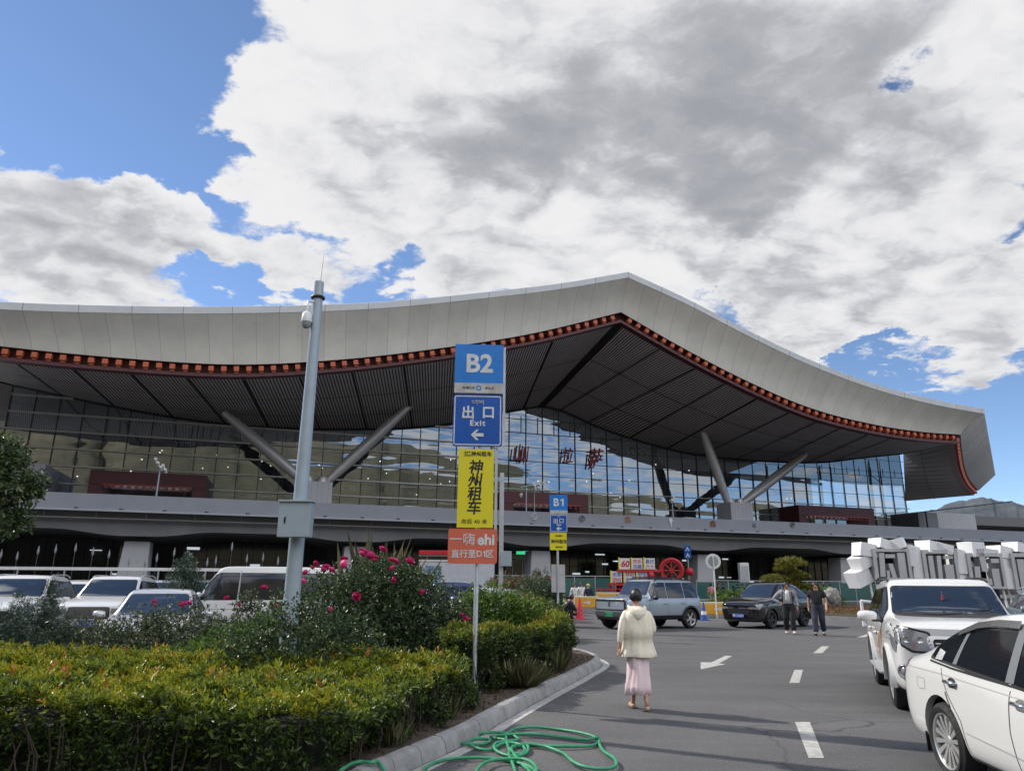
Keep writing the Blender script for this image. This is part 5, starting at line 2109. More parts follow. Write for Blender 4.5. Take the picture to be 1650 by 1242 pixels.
# edge line painted along the kerb
el0 = offs(kp, -0.02)
el1 = offs(kp, -0.17)
for a, b in ((0, len(kp) - 1),):
    mb = MB()
    cut = [k for k in range(len(kp)) if kp[k].y < 18.5 or False]
    cut = [k for k in range(len(kp)) if k < len(kp) and kp[k].y < 18.0 and kp[k].x > -3]
    r0 = [(el0[k].x, el0[k].y, 0.004) for k in cut]
    r1 = [(el1[k].x, el1[k].y, 0.004) for k in cut]
    mb.grid([r1, r0])
    o = mb.build('edge_line', mat('worn_paint', (0.40, 0.39, 0.37), 0.8, var=0.25, vscale=9, dirt=((0.13, 0.13, 0.13), 0.85)))
    tag(o, kind='structure')

# ------------------------------------------------------------------ sign post B2
BLUE1 = mat('sign_blue', (0.012, 0.19, 0.60), 0.3, var=0.05)
BLUE2 = mat('sign_deep_blue', (0.006, 0.085, 0.38), 0.3, var=0.05)
YEL = mat('sign_yellow', (0.72, 0.62, 0.02), 0.35)
ORS = mat('sign_salmon', (0.60, 0.135, 0.075), 0.4, var=0.05)
WHT = mat('sign_white', (0.62, 0.63, 0.63), 0.4, var=0.12, vscale=8)
SILV = mat('sign_grey_band', (0.46, 0.45, 0.43), 0.4, var=0.2, vscale=6)
INK = mat('sign_ink', (0.012, 0.012, 0.012), 0.5)
BACK = mat('sign_back', (0.30, 0.32, 0.34), 0.5)


def plate(name, x0, x1, z0, z1, r, t, m, parent, y=0.0, back=True):
    poly = rounded([(x0, z0), (x1, z0), (x1, z1), (x0, z1)], r, 4) if r > 0 else [(x0, z0), (x1, z0), (x1, z1), (x0, z1)]
    mb = MB()
    mb.prism(poly, -t / 2, t / 2, Matrix.Translation((0, y, 0)) @ UPRIGHT)
    return mb.build(name, m, parent)


def frame(name, x0, x1, z0, z1, r, w, m, parent, y):
    o = rounded([(x0, z0), (x1, z0), (x1, z1), (x0, z1)], r, 4)
    i_ = rounded([(x0 + w, z0 + w), (x1 - w, z0 + w), (x1 - w, z1 - w), (x0 + w, z1 - w)], max(0.01, r - w), 4)
    mb = MB()
    n = len(o)
    mb.add([(p[0], y, p[1]) for p in o] + [(p[0], y, p[1]) for p in i_], [(k, (k + 1) % n, n + (k + 1) % n, n + k) for k in range(n)])
    return mb.build(name, m, parent)


def T_(x, y, z): return Matrix.Translation((x, y, z)) @ UPRIGHT


def arrow_left(parent, x, z, s, y, m):
    mb = MB()
    poly = [(-0.5, 0), (-0.08, 0.42), (0.12, 0.42), (-0.14, 0.13), (0.5, 0.13), (0.5, -0.13), (-0.14, -0.13), (0.12, -0.42), (-0.08, -0.42)]
    mb.prism([(a * s, b * s) for a, b in poly], 0, 0.004, T_(x, y, z))
    return mb.build('arrow', m, parent)


def tibetan(parent, x, z, h, y, m, n=4):
    """small cluster of strokes like the line of Tibetan script"""
    mb = MB()
    for k in range(n):
        cx = x + (k - (n - 1) / 2) * h * 0.72
        mb.tube([(cx - h * .3, y, z + h * .45), (cx + h * .3, y, z + h * .45)], h * .07, 4)
        mb.tube([(cx - h * .18, y, z + h * .45), (cx - h * .22, y, z + h * .1), (cx, y, z - h * .02), (cx + h * .1, y, z + h * .15)], h * .06, 4)
        mb.tube([(cx + h * .22, y, z + h * .45), (cx + h * .2, y, z - h * (.1 + .35 * (k % 2)))], h * .06, 4)
        mb.tube([(cx - h * .1, y, z + h * .6), (cx + h * .15, y, z + h * (.78 if k % 2 else .62))], h * .05, 4)
    return mb.build('sign_text', m, parent)


def sign_b(name, label, loc, rz, code, full=True, sc=1.0):
    r = thing(name, label, 'sign post', loc, rz)
    return r


sx_, sy_ = G(764, 1115, 0.16)[:2]
s2 = thing('sign_post', 'tall post with blue B2 board, blue exit board, yellow and salmon car rental boards', 'sign post', (sx_, sy_, 0.15), radians(3))


def zpx(py, px=765):
    """height above the post foot of a pixel row at the post"""
    r = ray(px, py)
    return CAM_H + r[2] / r[1] * sy_ - 0.15


def xpx(px, py):
    r = ray(px, py)
    return r[0] / r[1] * sy_ - sx_


mb = MB()
mb.lathe([(0, 0), (0.11, 0), (0.11, 0.012), (0.05, 0.015), (0.05, 0.13), (0.062, 0.14), (0.04, 0.2), (0.034, 0.24), (0.034, zpx(700))], n=16, c=(0, 0.06, 0))
mb.build('post', GALV, s2, smooth=40)
yB = 0.0
xa, xb = xpx(733, 600), xpx(811, 600)
zb2t, zb2m, zb2b = zpx(556), zpx(618), zpx(634)
plate('sign_board', xa, xb, zb2b, zb2t, 0.0, 0.05, BLUE1, s2, yB)
b2 = [c for c in s2.children][-1]
b2['label'] = 'blue board reading B2'
plate('board_band', xa, xb, zb2b, zb2m, 0, 0.006, SILV, b2, yB - 0.03)
text_mesh('sign_text', 'B2', 0.42, WHT, b2, T_((xa + xb) / 2, yB - 0.028, zpx(586)), bold=0.012, ext=0.003)
text_mesh('sign_text', '贡嘎机场', 0.05, INK, b2, T_((xa + xb) / 2 - 0.16, yB - 0.035, (zb2b + zb2m) / 2), ext=0.001)
text_mesh('sign_text', '停车场', 0.05, INK, b2, T_((xa + xb) / 2 + 0.17, yB - 0.035, (zb2b + zb2m) / 2), ext=0.001)
mb = MB()
mb.lathe([(0.022, 0.0), (0.032, 0.003), (0.045, 0.0)], T_((xa + xb) / 2, yB - 0.034, (zb2b + zb2m) / 2), 14)
mb.build('board_logo', BLUE1, b2)
zet, zeb = zpx(637), zpx(719)
plate('sign_board', xa - 0.005, xb - 0.01, zeb, zet, 0.04, 0.05, BLUE2, s2, yB)
be = s2.children[-1]
be['label'] = 'deep blue board with exit wording and left arrow'
frame('board_border', xa + 0.01, xb - 0.03, zeb + 0.015, zet - 0.015, 0.04, 0.016, WHT, be, yB - 0.027)
cxs = (xa + xb) / 2 - 0.01
tibetan(be, cxs, zpx(650), 0.07, yB - 0.03, WHT)
for ch, x in (('出', -0.15), ('口', 0.17)):
    text_mesh('sign_text', ch, 0.215, WHT, be, T_(cxs + x, yB - 0.028, zpx(665)), bold=0.006, ext=0.003)
text_mesh('sign_text', 'Exit', 0.125, WHT, be, T_(cxs, yB - 0.028, zpx(682)), bold=0.004, ext=0.003, spacing=1.25)
arrow_left(be, cxs, zpx(701), 0.2, yB - 0.029, WHT)
xya, xyb = xpx(737.5, 790), xpx(795, 790)
zyt, zyb = zpx(724), zpx(850)
plate('sign_board', xya, xyb, zyb, zyt, 0.0, 0.04, YEL, s2, yB)
by = s2.children[-1]
by['label'] = 'tall yellow car rental board'
cy = (xya + xyb) / 2
plate('board_logo', cy - 0.19, cy - 0.08, zpx(735), zpx(728), 0.015, 0.004, INK, by, yB - 0.022)
text_mesh('sign_text', 'CAR', 0.06, YEL, by.children[-1], T_(cy - 0.135, yB - 0.026, zpx(731.5)), bold=0.003, ext=0.001, shear=0.2)
text_mesh('sign_text', '神州租车', 0.082, INK, by, T_(cy + 0.08, yB - 0.022, zpx(731.5)), bold=0.002, ext=0.001)
for ch, py in (('神', 752), ('州', 773.5), ('租', 795), ('车', 817)):
    text_mesh('sign_text', ch, 0.225, INK, by, T_(cy - 0.005 - (py - 752) * 0.0003, yB - 0.022, zpx(py)), bold=0.005, ext=0.001, shear=0.12)
text_mesh('sign_text', '向后 40 米', 0.078, INK, by, T_(cy - 0.01, yB - 0.022, zpx(840)), bold=0.001, ext=0.001, spacing=1.15)
xoa, xob = xpx(722, 880), xpx(801, 880)
zot, zob = zpx(852), zpx(908)
plate('sign_board', xoa, xob, zob, zot, 0.05, 0.05, ORS, s2, yB)
bo_ = s2.children[-1]
bo_['label'] = 'salmon car rental board'
co_ = (xoa + xob) / 2
text_mesh('sign_text', '一嗨', 0.20, WHT, bo_, T_(co_ - 0.155, yB - 0.027, zpx(868.5)), bold=0.0, ext=0.002, sx=0.98)
text_mesh('sign_text', 'ehi', 0.22, WHT, bo_, T_(co_ + 0.20, yB - 0.027, zpx(869)), bold=0.007, ext=0.002)
text_row(('直行至', 'D', '1', '区'), 0.125, 0.012, WHT, bo_, co_, yB - 0.027, zpx(892), 0.002)
mb = MB()
mb.box((xb + 0.02, 0.05, (zpx(556) + zpx(720)) / 2), (0.035, 0.05, zpx(560) - zpx(720)))
mb.box((xb - 0.09, 0.06, (zpx(720) + zpx(905)) / 2), (0.04, 0.05, zpx(720) - zpx(905)))
mb.build('board_frame', GALV, s2)
for z in (zpx(600), zpx(700), zpx(790), zpx(880)):
    MB().box((0, 0.055, z), (0.6, 0.03, 0.05)).build('bracket', GALV, s2)

# ------------------------------------------------------------------ camera mast with cabinet
my = 10.6
r_ = ray(478, 940)
mx = r_[0] / r_[1] * my - 0.05
mast = thing('camera_mast', 'grey tapered mast with a dome camera near its top and a box halfway', 'mast', (mx, my, 0.15))


def mz(py, px):
    r = ray(px, py)
    return CAM_H + r[2] / r[1] * my - 0.15


def mxx(px, py):
    r = ray(px, py)
    return r[0] / r[1] * my - mx


top = mz(455, 514)
mb = MB()
mb.lathe([(0, 0), (0.2, 0), (0.2, 0.02), (0.125, 0.025), (0.122, 0.4), (0.075, top), (0, top)], n=20)
mb.build('pole', STEEL, mast, smooth=40)
mb = MB()
mb.tube([(0.02, 0, top), (0.035, 0, top + 0.5)], [0.004, 0.002], 5)
mb.build('lightning_rod', DARK, mast)
zc0, zc1 = mz(867, 483), mz(812, 483)
xc0, xc1 = mxx(459, 840), mxx(509, 840)
mb = MB()
mb.box(((xc0 + xc1) / 2, -0.22, (zc0 + zc1) / 2), (xc1 - xc0, 0.2, zc1 - zc0))
cab = mb.build('cabinet', STEEL, mast, bevel=0.006)
mb = MB()
mb.box(((xc0 + xc1) / 2, -0.23, zc1 + 0.012), (xc1 - xc0 + 0.03, 0.25, 0.025))
mb.build('cabinet_roof', STEEL, cab, bevel=0.004)
mb = MB()
mb.box((xc0 + 0.10, -0.325, (zc0 + zc1) / 2 - 0.01), (0.03, 0.015, 0.09))
mb.build('cabinet_lock', WHITE, cab, bevel=0.004)
mb.build('door_edge', STEEL, cab)
zcam = mz(520, 497)
mb = MB()
xcam = mxx(497, 520)
mb.tube([(0, -0.05, zcam + 0.32), (xcam, -0.1, zcam + 0.33), (xcam, -0.1, zcam + 0.15)], 0.018, 8)
am_ = mb.build('camera_arm', GALV, mast, smooth=60)
mb = MB()
mb.lathe([(0, 0.16), (0.035, 0.15), (0.075, 0.11), (0.08, 0.03), (0.085, 0.0), (0.082, -0.03), (0.0, -0.03)], c=(xcam, -0.1, zcam + 0.0), n=18)
dc = mb.build('dome_camera', WHITE, mast, smooth=50)
mb = MB()
mb.lathe([(0.075, -0.03), (0.07, -0.08), (0.045, -0.12), (0, -0.135)], c=(xcam, -0.1, zcam), n=18)
mb.build('camera_lens', mat('dome_smoke', (0.30, 0.31, 0.33), 0.15), dc, smooth=60)
mb = MB()
mb.tube([(a * 0.0 + 0.09 * cos(t), 0.0 + 0.09 * sin(t), mz(480, 510)) for a, t in zip(range(13), np.linspace(0, 2 * pi, 13))][:-1], 0.025, 6, closed=True)
mb.build('collar', DARK, mast)

# ------------------------------------------------------------------ garden hose
hose_px = [(548, 1243), (565, 1231), (583, 1224), (600, 1226), (611, 1238), (622, 1262), (650, 1285), (672, 1262), (683, 1240), (700, 1228), (735, 1223), (790, 1222),
           (830, 1227), (860, 1242), (868, 1262), (850, 1275), (838, 1262), (828, 1236), (820, 1213), (832, 1201), (850, 1203), (848, 1214), (830, 1218), (812, 1215), (797, 1208), (800, 1198), (825, 1193),
           (836, 1190), (820, 1183), (790, 1181), (760, 1184), (742, 1190), (738, 1196), (748, 1200), (775, 1200), (790, 1194), (785, 1190), (765, 1190), (755, 1198), (768, 1206), (790, 1207),
           (812, 1198), (835, 1200), (846, 1207), (840, 1214), (822, 1210), (816, 1193), (818, 1181), (838, 1174), (870, 1172), (905, 1175), (940, 1183), (962, 1190), (960, 1199), (940, 1203), (900, 1204),
           (862, 1201), (835, 1200), (823, 1207), (833, 1222), (850, 1240), (862, 1256)]
hose2 = [(760, 1262), (772, 1238), (790, 1225), (812, 1222), (845, 1224), (865, 1240), (850, 1262)]
hose3 = [(814, 1193), (790, 1186), (810, 1184), (860, 1184), (905, 1187), (945, 1192), (964, 1190), (966, 1200), (975, 1212), (990, 1224), (993, 1234), (975, 1238), (945, 1236), (922, 1228), (905, 1212), (880, 1203), (850, 1200), (835, 1203)]
HOSE = mat('hose_green', (0.035, 0.27, 0.13), 0.5, var=0.15, vscale=8)
hroot = thing('garden_hose', 'green garden hose lying tangled on the road by the kerb', 'hose', (0, 0, 0))
for hp, zz in ((hose_px, 0.020), (hose2, 0.05), (hose3, 0.03)):
    pts = []
    for i, (x, y) in enumerate(hp):
        lift = 0.18 if (hp is hose_px and i in (2, 3)) else (0.165 if (hp is hose_px and i in (0, 1)) else (0.1 if hp is hose_px and i == 4 else 0.0))
        g = G(x, y, zz + lift)
        pts.append((g[0], g[1]))
    rs = resample(pts, 0.03)
    rg = random.Random(2)
    zz_ = []
    mb = MB()
    P3 = []
    for k, q in enumerate(rs):
        zl = zz + 0.014 * (0.5 + 0.5 * sin(k * 0.21 + zz * 90))
        if hp is hose_px and k < 26:
            zl = 0.19 if k < 18 else 0.19 - (k - 18) / 8 * 0.17
        P3.append((q.x, q.y, zl))
    mb.tube(P3, 0.0155, 8)
    mb.build('hose_length', HOSE, hroot, smooth=80)

# ------------------------------------------------------------------ plants
RN = np.random.RandomState(11)


def leaf_mat(name, stops, rough=0.45, trans=0.22, spec=0.4):
    m = bpy.data.materials.new(name)
    m.use_nodes = True
    T = NT(m.node_tree)
    b = T.n['Principled BSDF']
    at = T.new('ShaderNodeAttribute', attribute_name='tone')
    c = T.ramp(at.outputs['Fac'], stops)
    T.l.new(c, b.inputs['Base Color'])
    b.inputs['Roughness'].default_value = rough
    b.inputs['Specular IOR Level'].default_value = spec
    tr = T.new('ShaderNodeBsdfTranslucent')
    T.l.new(c, tr.inputs[0])
    mx = T.new('ShaderNodeMixShader')
    mx.inputs[0].default_value = trans
    T.l.new(b.outputs[0], mx.inputs[1])
    T.l.new(tr.outputs[0], mx.inputs[2])
    T.l.new(mx.outputs[0], T.n['Material Output'].inputs[0])
    return m


def unit(a):
    return a / np.maximum(1e-9, np.linalg.norm(a, axis=1, keepdims=True))


def leaf_object(name, P, D, L, W, tone, m, parent=None, curl=0.25):
    """folded four-point leaves: P base, D direction, L length, W width"""
    n = len(P)
    D = unit(D)
    R = unit(np.cross(D, unit(RN.randn(n, 3))))
    N = np.cross(R, D)
    L = np.asarray(L).reshape(-1, 1) * np.ones((n, 1))
    W = np.asarray(W).reshape(-1, 1) * np.ones((n, 1))
    mid = P + D * L * 0.45 + N * L * 0.06
    v = np.empty((n, 4, 3))
    v[:, 0] = P
    v[:, 1] = mid + R * W * 0.5 + N * W * curl
    v[:, 2] = P + D * L - N * L * 0.10
    v[:, 3] = mid - R * W * 0.5 + N * W * curl
    me = bpy.data.meshes.new(name)
    me.vertices.add(4 * n)
    me.vertices.foreach_set('co', v.reshape(-1))
    b = np.arange(n) * 4
    tri = np.stack([b, b + 1, b + 2, b, b + 2, b + 3], 1).reshape(-1)
    me.loops.add(len(tri))
    me.loops.foreach_set('vertex_index', tri.astype(np.int32))
    me.polygons.add(2 * n)
    me.polygons.foreach_set('loop_start', (np.arange(2 * n) * 3).astype(np.int32))
    try:
        me.polygons.foreach_set('loop_total', np.full(2 * n, 3, np.int32))
    except Exception:
        pass
    a = me.attributes.new('tone', 'FLOAT', 'POINT')
    a.data.foreach_set('value', np.repeat(np.clip(tone, 0, 1), 4).astype(np.float32))
    me.materials.append(m)
    me.update()
    me.validate()
    o = bpy.data.objects.new(name, me)
    COL.objects.link(o)
    if parent:
        o.parent = parent
    return o


def vnoise(x, y, seed, scale):
    rg = np.random.RandomState(seed)
    tab = rg.rand(64, 64)
    xs_, ys_ = x / scale + 500, y / scale + 500
    i, j = np.floor(xs_).astype(int), np.floor(ys_).astype(int)
    fx_, fy_ = xs_ - i, ys_ - j
    fx_, fy_ = fx_ * fx_ * (3 - 2 * fx_), fy_ * fy_ * (3 - 2 * fy_)
    g = lambda a, b: tab[a % 64, b % 64]
    return (g(i, j) * (1 - fx_) + g(i + 1, j) * fx_) * (1 - fy_) + (g(i, j + 1) * (1 - fx_) + g(i + 1, j + 1) * fx_) * fy_


def in_poly(x, y, poly):
    c = np.zeros(len(x), bool)
    n = len(poly)
    for i in range(n):
        x1, y1 = poly[i]
        x2, y2 = poly[(i + 1) % n]
        cond = (y1 > y) != (y2 > y)
        xi = (x2 - x1) * (y - y1) / (y2 - y1 + 1e-12) + x1
        c ^= cond & (x < xi)
    return c


def shoots(P, D, n_leaf, shoot_len, leaf_len, leaf_w, tone, spread=0.9, tone_tip=0.25, jitter=0.1):
    """whorls of leaves along shoots"""
    m = len(P)
    D = unit(D)
    A = unit(np.cross(D, unit(RN.randn(m, 3))))
    B = np.cross(D, A)
    allP, allD, allL, allT = [], [], [], []
    for k in range(n_leaf):
        t = (k + 0.5) / n_leaf
        ang = k * 2.4 + RN.rand(m) * 0.8
        rad = A * np.cos(ang)[:, None] + B * np.sin(ang)[:, None]
        base = P + D * (np.asarray(shoot_len).reshape(-1, 1) * t)
        up = 0.35 + 0.9 * t
        d = D * up + rad * spread + RN.randn(m, 3) * 0.15
        allP.append(base); allD.append(d)
        allL.append(np.asarray(leaf_len) * (1.15 - 0.5 * abs(t - 0.45)) * (0.55 + 0.8 * RN.rand(m)))
        allT.append(tone + tone_tip * (t - 0.4) + RN.randn(m) * jitter)
    L = np.concatenate(allL)
    return np.concatenate(allP), np.concatenate(allD), L, L * leaf_w, np.concatenate(allT)


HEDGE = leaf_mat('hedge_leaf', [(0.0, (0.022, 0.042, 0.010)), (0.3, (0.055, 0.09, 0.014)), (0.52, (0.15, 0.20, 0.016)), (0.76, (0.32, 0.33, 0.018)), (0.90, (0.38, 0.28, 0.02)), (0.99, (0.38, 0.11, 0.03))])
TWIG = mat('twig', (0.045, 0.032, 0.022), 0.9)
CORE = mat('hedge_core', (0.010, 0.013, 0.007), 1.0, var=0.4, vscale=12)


def hedge(name, label, poly, ztop, zb, dens, leaf, seed, tone0=0.45, group=None, amp=0.07, lean=None):
    root = thing(name, label, 'hedge', (0, 0, 0), group=group)
    rg = np.random.RandomState(seed)
    px_ = [p[0] for p in poly]; py_ = [p[1] for p in poly]
    area = abs(sum(poly[i][0] * poly[(i + 1) % len(poly)][1] - poly[(i + 1) % len(poly)][0] * poly[i][1] for i in range(len(poly)))) / 2
    bb = (max(px_) - min(px_)) * (max(py_) - min(py_))

    def top_z(x, y):
        return ztop + amp * 2 * (vnoise(x, y, seed, 0.9) - 0.5) + amp * 1.3 * (vnoise(x, y, seed + 1, 0.33) - 0.5)
    # solid dark inside
    vv, _, ff, _, _, _ = delaunay_2d_cdt([Vector(p) for p in poly], [(i, (i + 1) % len(poly)) for i in range(len(poly))], [], 1, 1e-4)
    cx_, cy_ = np.mean(px_), np.mean(py_)
    small = [(p[0] + (cx_ - p[0]) * 0.0, p[1]) for p in poly]
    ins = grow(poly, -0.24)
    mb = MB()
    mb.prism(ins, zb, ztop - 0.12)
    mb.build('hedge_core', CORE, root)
    # top shoots
    n = int(dens * bb)
    x = rg.uniform(min(px_), max(px_), n); y = rg.uniform(min(py_), max(py_), n)
    k = in_poly(x, y, poly)
    x, y = x[k], y[k]
    z = top_z(x, y) - 0.10 + rg.rand(len(x)) * 0.06
    P1 = np.stack([x, y, z], 1)
    D1 = np.stack([rg.randn(len(x)) * 0.28, rg.randn(len(x)) * 0.28, np.ones(len(x))], 1)
    patch = vnoise(x, y, seed + 5, 0.8) * 0.5 + vnoise(x, y, seed + 6, 0.25) * 0.5
    t1 = tone0 + (patch - 0.5) * 0.55 + rg.randn(len(x)) * 0.09
    # side shoots
    Ps, Ds, Ts = [], [], []
    m = len(poly)
    A = sum(poly[i][0] * poly[(i + 1) % m][1] - poly[(i + 1) % m][0] * poly[i][1] for i in range(m))
    sg = 1 if A > 0 else -1
    for i in range(m):
        a, b = np.array(poly[i]), np.array(poly[(i + 1) % m])
        ln = np.linalg.norm(b - a)
        nrm_ = np.array([b[1] - a[1], -(b[0] - a[0])]) / ln * sg
        q = int(dens * ln * (ztop - zb) * 0.95)
        t = rg.rand(q)[:, None]
        zz = zb + (ztop - zb) * rg.rand(q) ** 0.85
        pxy = a + (b - a) * t
        bulge = 0.24 * (vnoise(pxy[:, 0] * 1.7 + pxy[:, 1], zz * 2, seed + 9, 0.5) - 0.5) * 2
        inset = 0.02 + 0.10 * rg.rand(q) - bulge
        Ps.append(np.stack([pxy[:, 0] - nrm_[0] * inset, pxy[:, 1] - nrm_[1] * inset, zz], 1))
        Ds.append(np.stack([nrm_[0] + rg.randn(q) * .4, nrm_[1] + rg.randn(q) * .4, 0.55 + rg.randn(q) * .35], 1))
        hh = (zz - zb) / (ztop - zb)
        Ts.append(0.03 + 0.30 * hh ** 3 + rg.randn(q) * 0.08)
    P2, D2, t2 = np.concatenate(Ps), np.concatenate(Ds), np.concatenate(Ts)
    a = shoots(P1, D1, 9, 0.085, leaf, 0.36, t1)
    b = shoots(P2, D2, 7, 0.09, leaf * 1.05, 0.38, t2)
    # a few bare long shoots standing proud, some red or yellow
    q = int(area * 3)
    x = rg.uniform(min(px_), max(px_), q * 2); y = rg.uniform(min(py_), max(py_), q * 2)
    k = in_poly(x, y, poly)
    x, y = x[k], y[k]
    P3 = np.stack([x, y, top_z(x, y) - 0.03], 1)
    D3 = np.stack([rg.randn(len(x)) * 0.2, rg.randn(len(x)) * 0.2, np.ones(len(x))], 1)
    c = shoots(P3, D3, 10, 0.15, leaf * 1.15, 0.36, np.where(rg.rand(len(x)) < 0.25, 0.9, 0.66) + rg.randn(len(x)) * .06, tone_tip=0.15)
    parts = [np.concatenate(v) for v in zip(a, b, c)]
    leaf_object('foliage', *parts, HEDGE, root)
    # bare stems near the ground
    mb = MB()
    for i in range(m):
        a_, b_ = np.array(poly[i]), np.array(poly[(i + 1) % m])
        ln = np.linalg.norm(b_ - a_)
        for j in range(int(ln * 9)):
            p = a_ + (b_ - a_) * rg.rand()
            mb.tube([(p[0], p[1], zb - .02), (p[0] + rg.randn() * .03, p[1] + rg.randn() * .03, zb + 0.16), (p[0] + rg.randn() * .07, p[1] + rg.randn() * .07, zb + 0.42)], [0.009, 0.007, 0.003], 4, caps=False)
    mb.build('branchwork', TWIG, root)
    return root


hedge('clipped_hedge', 'broad clipped hedge with yellow green tips filling the lower left foreground',
      [(-6.2, 6.2), (-1.55, 6.35), (-1.28, 7.0), (-1.05, 7.9), (-0.85, 8.6), (-0.62, 9.5), (-0.72, 10.5), (-0.9, 11.9), (-5, 12.2), (-10.5, 11.9)], 0.60, 0.15, 410, 0.060, 31, 0.49, group='clipped hedges of the island', amp=0.16)
hedge('clipped_hedge', 'block of darker clipped hedge right behind the B2 sign post', [(-0.95, 10.9), (-0.25, 11.1), (0.0, 12.0), (0.1, 12.6), (-1.0, 12.7)], 0.93, 0.15, 400, 0.056, 47, 0.46, group='clipped hedges of the island', amp=0.10)
hedge('clipped_hedge', 'far rounded end of the clipped hedge beside the kerb bend', [(0.1, 12.75), (0.45, 12.95), (0.85, 13.7), (1.18, 15.0), (1.15, 16.6), (0.7, 17.6), (-1.2, 17.9), (-1.0, 13.6)], 0.93, 0.15, 300, 0.060, 53, 0.50, group='clipped hedges of the island', amp=0.10)


def bush(name, label, cat, lobes, n, leaf, ratio, m, tone=(0.4, 0.15), up=0.3, seed=1, blooms=0, bloom_r=0.05, bloom_m=None, stems=12, group=None, base=None, nl=5, loose=0.12, hi=0.25, ground=0.15):
    """foliage through the outer part of several ellipsoids (x, y, z, rx, ry, rz)"""
    rg = np.random.RandomState(seed)
    cx_ = np.mean([l[0] for l in lobes]); cy_ = np.mean([l[1] for l in lobes])
    root = thing(name, label, cat, (cx_, cy_, ground), group=group)
    vol = np.array([l[3] * l[4] + l[3] * l[5] + l[4] * l[5] for l in lobes])
    cnt = (vol / vol.sum() * n).astype(int)
    Ps, Ds, Ts = [], [], []
    for (x, y, z, rx, ry, rz), c in zip(lobes, cnt):
        d = unit(rg.randn(c, 3))
        lump = vnoise(d[:, 0] * 2 + x, d[:, 2] * 2 + d[:, 1], seed + 3, 0.45)
        r = (1 - 0.5 * rg.rand(c) ** 1.8) * (0.82 + 0.36 * lump) + rg.randn(c) * loose * 0.5
        p = np.array([x, y, z]) + d * r[:, None] * np.array([rx, ry, rz])
        k = p[:, 2] > ground + 0.03
        Ps.append(p[k]); Ds.append((d * np.array([1, 1, .8]) + np.array([0, 0, up]) + rg.randn(c, 3) * 0.45)[k])
        Ts.append((tone[0] + tone[1] * rg.randn(c) + hi * (lump - 0.5) * 1.2)[k])
    P, D, T_ = np.concatenate(Ps), np.concatenate(Ds), np.concatenate(Ts)
    P = P - np.array([cx_, cy_, ground])
    q = shoots(P, D, nl, leaf * 1.3, leaf, ratio, T_, tone_tip=0.1, spread=1.0)
    leaf_object('foliage', *q, m, root)
    mb = MB()
    for i in range(stems):
        l = lobes[rg.randint(len(lobes))]
        e = np.array([l[0], l[1], l[2]]) + unit(rg.randn(1, 3))[0] * np.array([l[3], l[4], l[5]]) * 0.8
        b0 = (rg.randn() * 0.12, rg.randn() * 0.12, -0.02)
        e = e - np.array([cx_, cy_, ground])
        mid = (np.array(b0) + e) / 2 + rg.randn(3) * 0.06
        mb.tube([b0, mid, e], [0.014, 0.010, 0.004], 5, caps=False)
    mb.build('branchwork', TWIG, root)
    if blooms:
        proto = None
        for i in range(blooms if isinstance(blooms, int) else len(blooms)):
            if isinstance(blooms, int):
                l = lobes[rg.randint(len(lobes))]
                d = unit(rg.randn(1, 3))[0]
                d[2] = abs(d[2]); d[1] = -abs(d[1])
                p = np.array(l[:3]) + d * np.array(l[3:]) * 1.02
            else:
                p = np.array(blooms[i][:3])
            k = bloom_r * (0.7 + 0.6 * rg.rand()) * (blooms[i][3] if not isinstance(blooms, int) and len(blooms[i]) > 3 else 1)
            if proto is None:
                proto = rose_mesh(bloom_m or ROSE)
            o = proto.copy()
            COL.objects.link(o)
            o.parent = root
            o.location = p - np.array([cx_, cy_, ground])
            o.scale = (k, k, k)
            o.rotation_euler = (rg.randn() * .5 + 0.5, rg.randn() * .4, rg.rand() * 6)
        bpy.data.objects.remove(proto)
    return root


ROSE = mat('rose_petal', (0.68, 0.03, 0.19), 0.6, var=0.25, vscale=3)


def rose_mesh(m):
    """open rose of nested cupped petals, radius 1"""
    mb = MB()
    rg = random.Random(4)
    for ring, (n, r, h, tilt) in enumerate(((5, 1.0, 0.15, 1.15), (5, 0.8, 0.35, 0.85), (5, 0.55, 0.5, 0.5), (4, 0.32, 0.55, 0.2))):
        for k in range(n):
            a = 2 * pi * (k + 0.5 * ring) / n + rg.uniform(-.15, .15)
            rows = []
            for u in range(4):
                row = []
                for v in range(5):
                    t, s = u / 3, (v / 4 - 0.5) * 2
                    w = 0.62 * sin(pi * (0.15 + 0.72 * t)) * (0.5 + r * 0.6)
                    rad = r * (0.12 + 0.88 * sin(t * tilt * 1.2) / max(0.3, sin(tilt * 1.2)))
                    z = h * 0.2 + (1.0 - 0.45 * tilt) * t * 0.9 + 0.10 * s * s
                    x = rad - 0.22 * s * s * t
                    y = w * s
                    row.append((x * cos(a) - y * sin(a), x * sin(a) + y * cos(a), z - 0.3))
                rows.append(row)
            mb.grid(rows)
    return mb.build('rose_bloom', m, None, smooth=70)


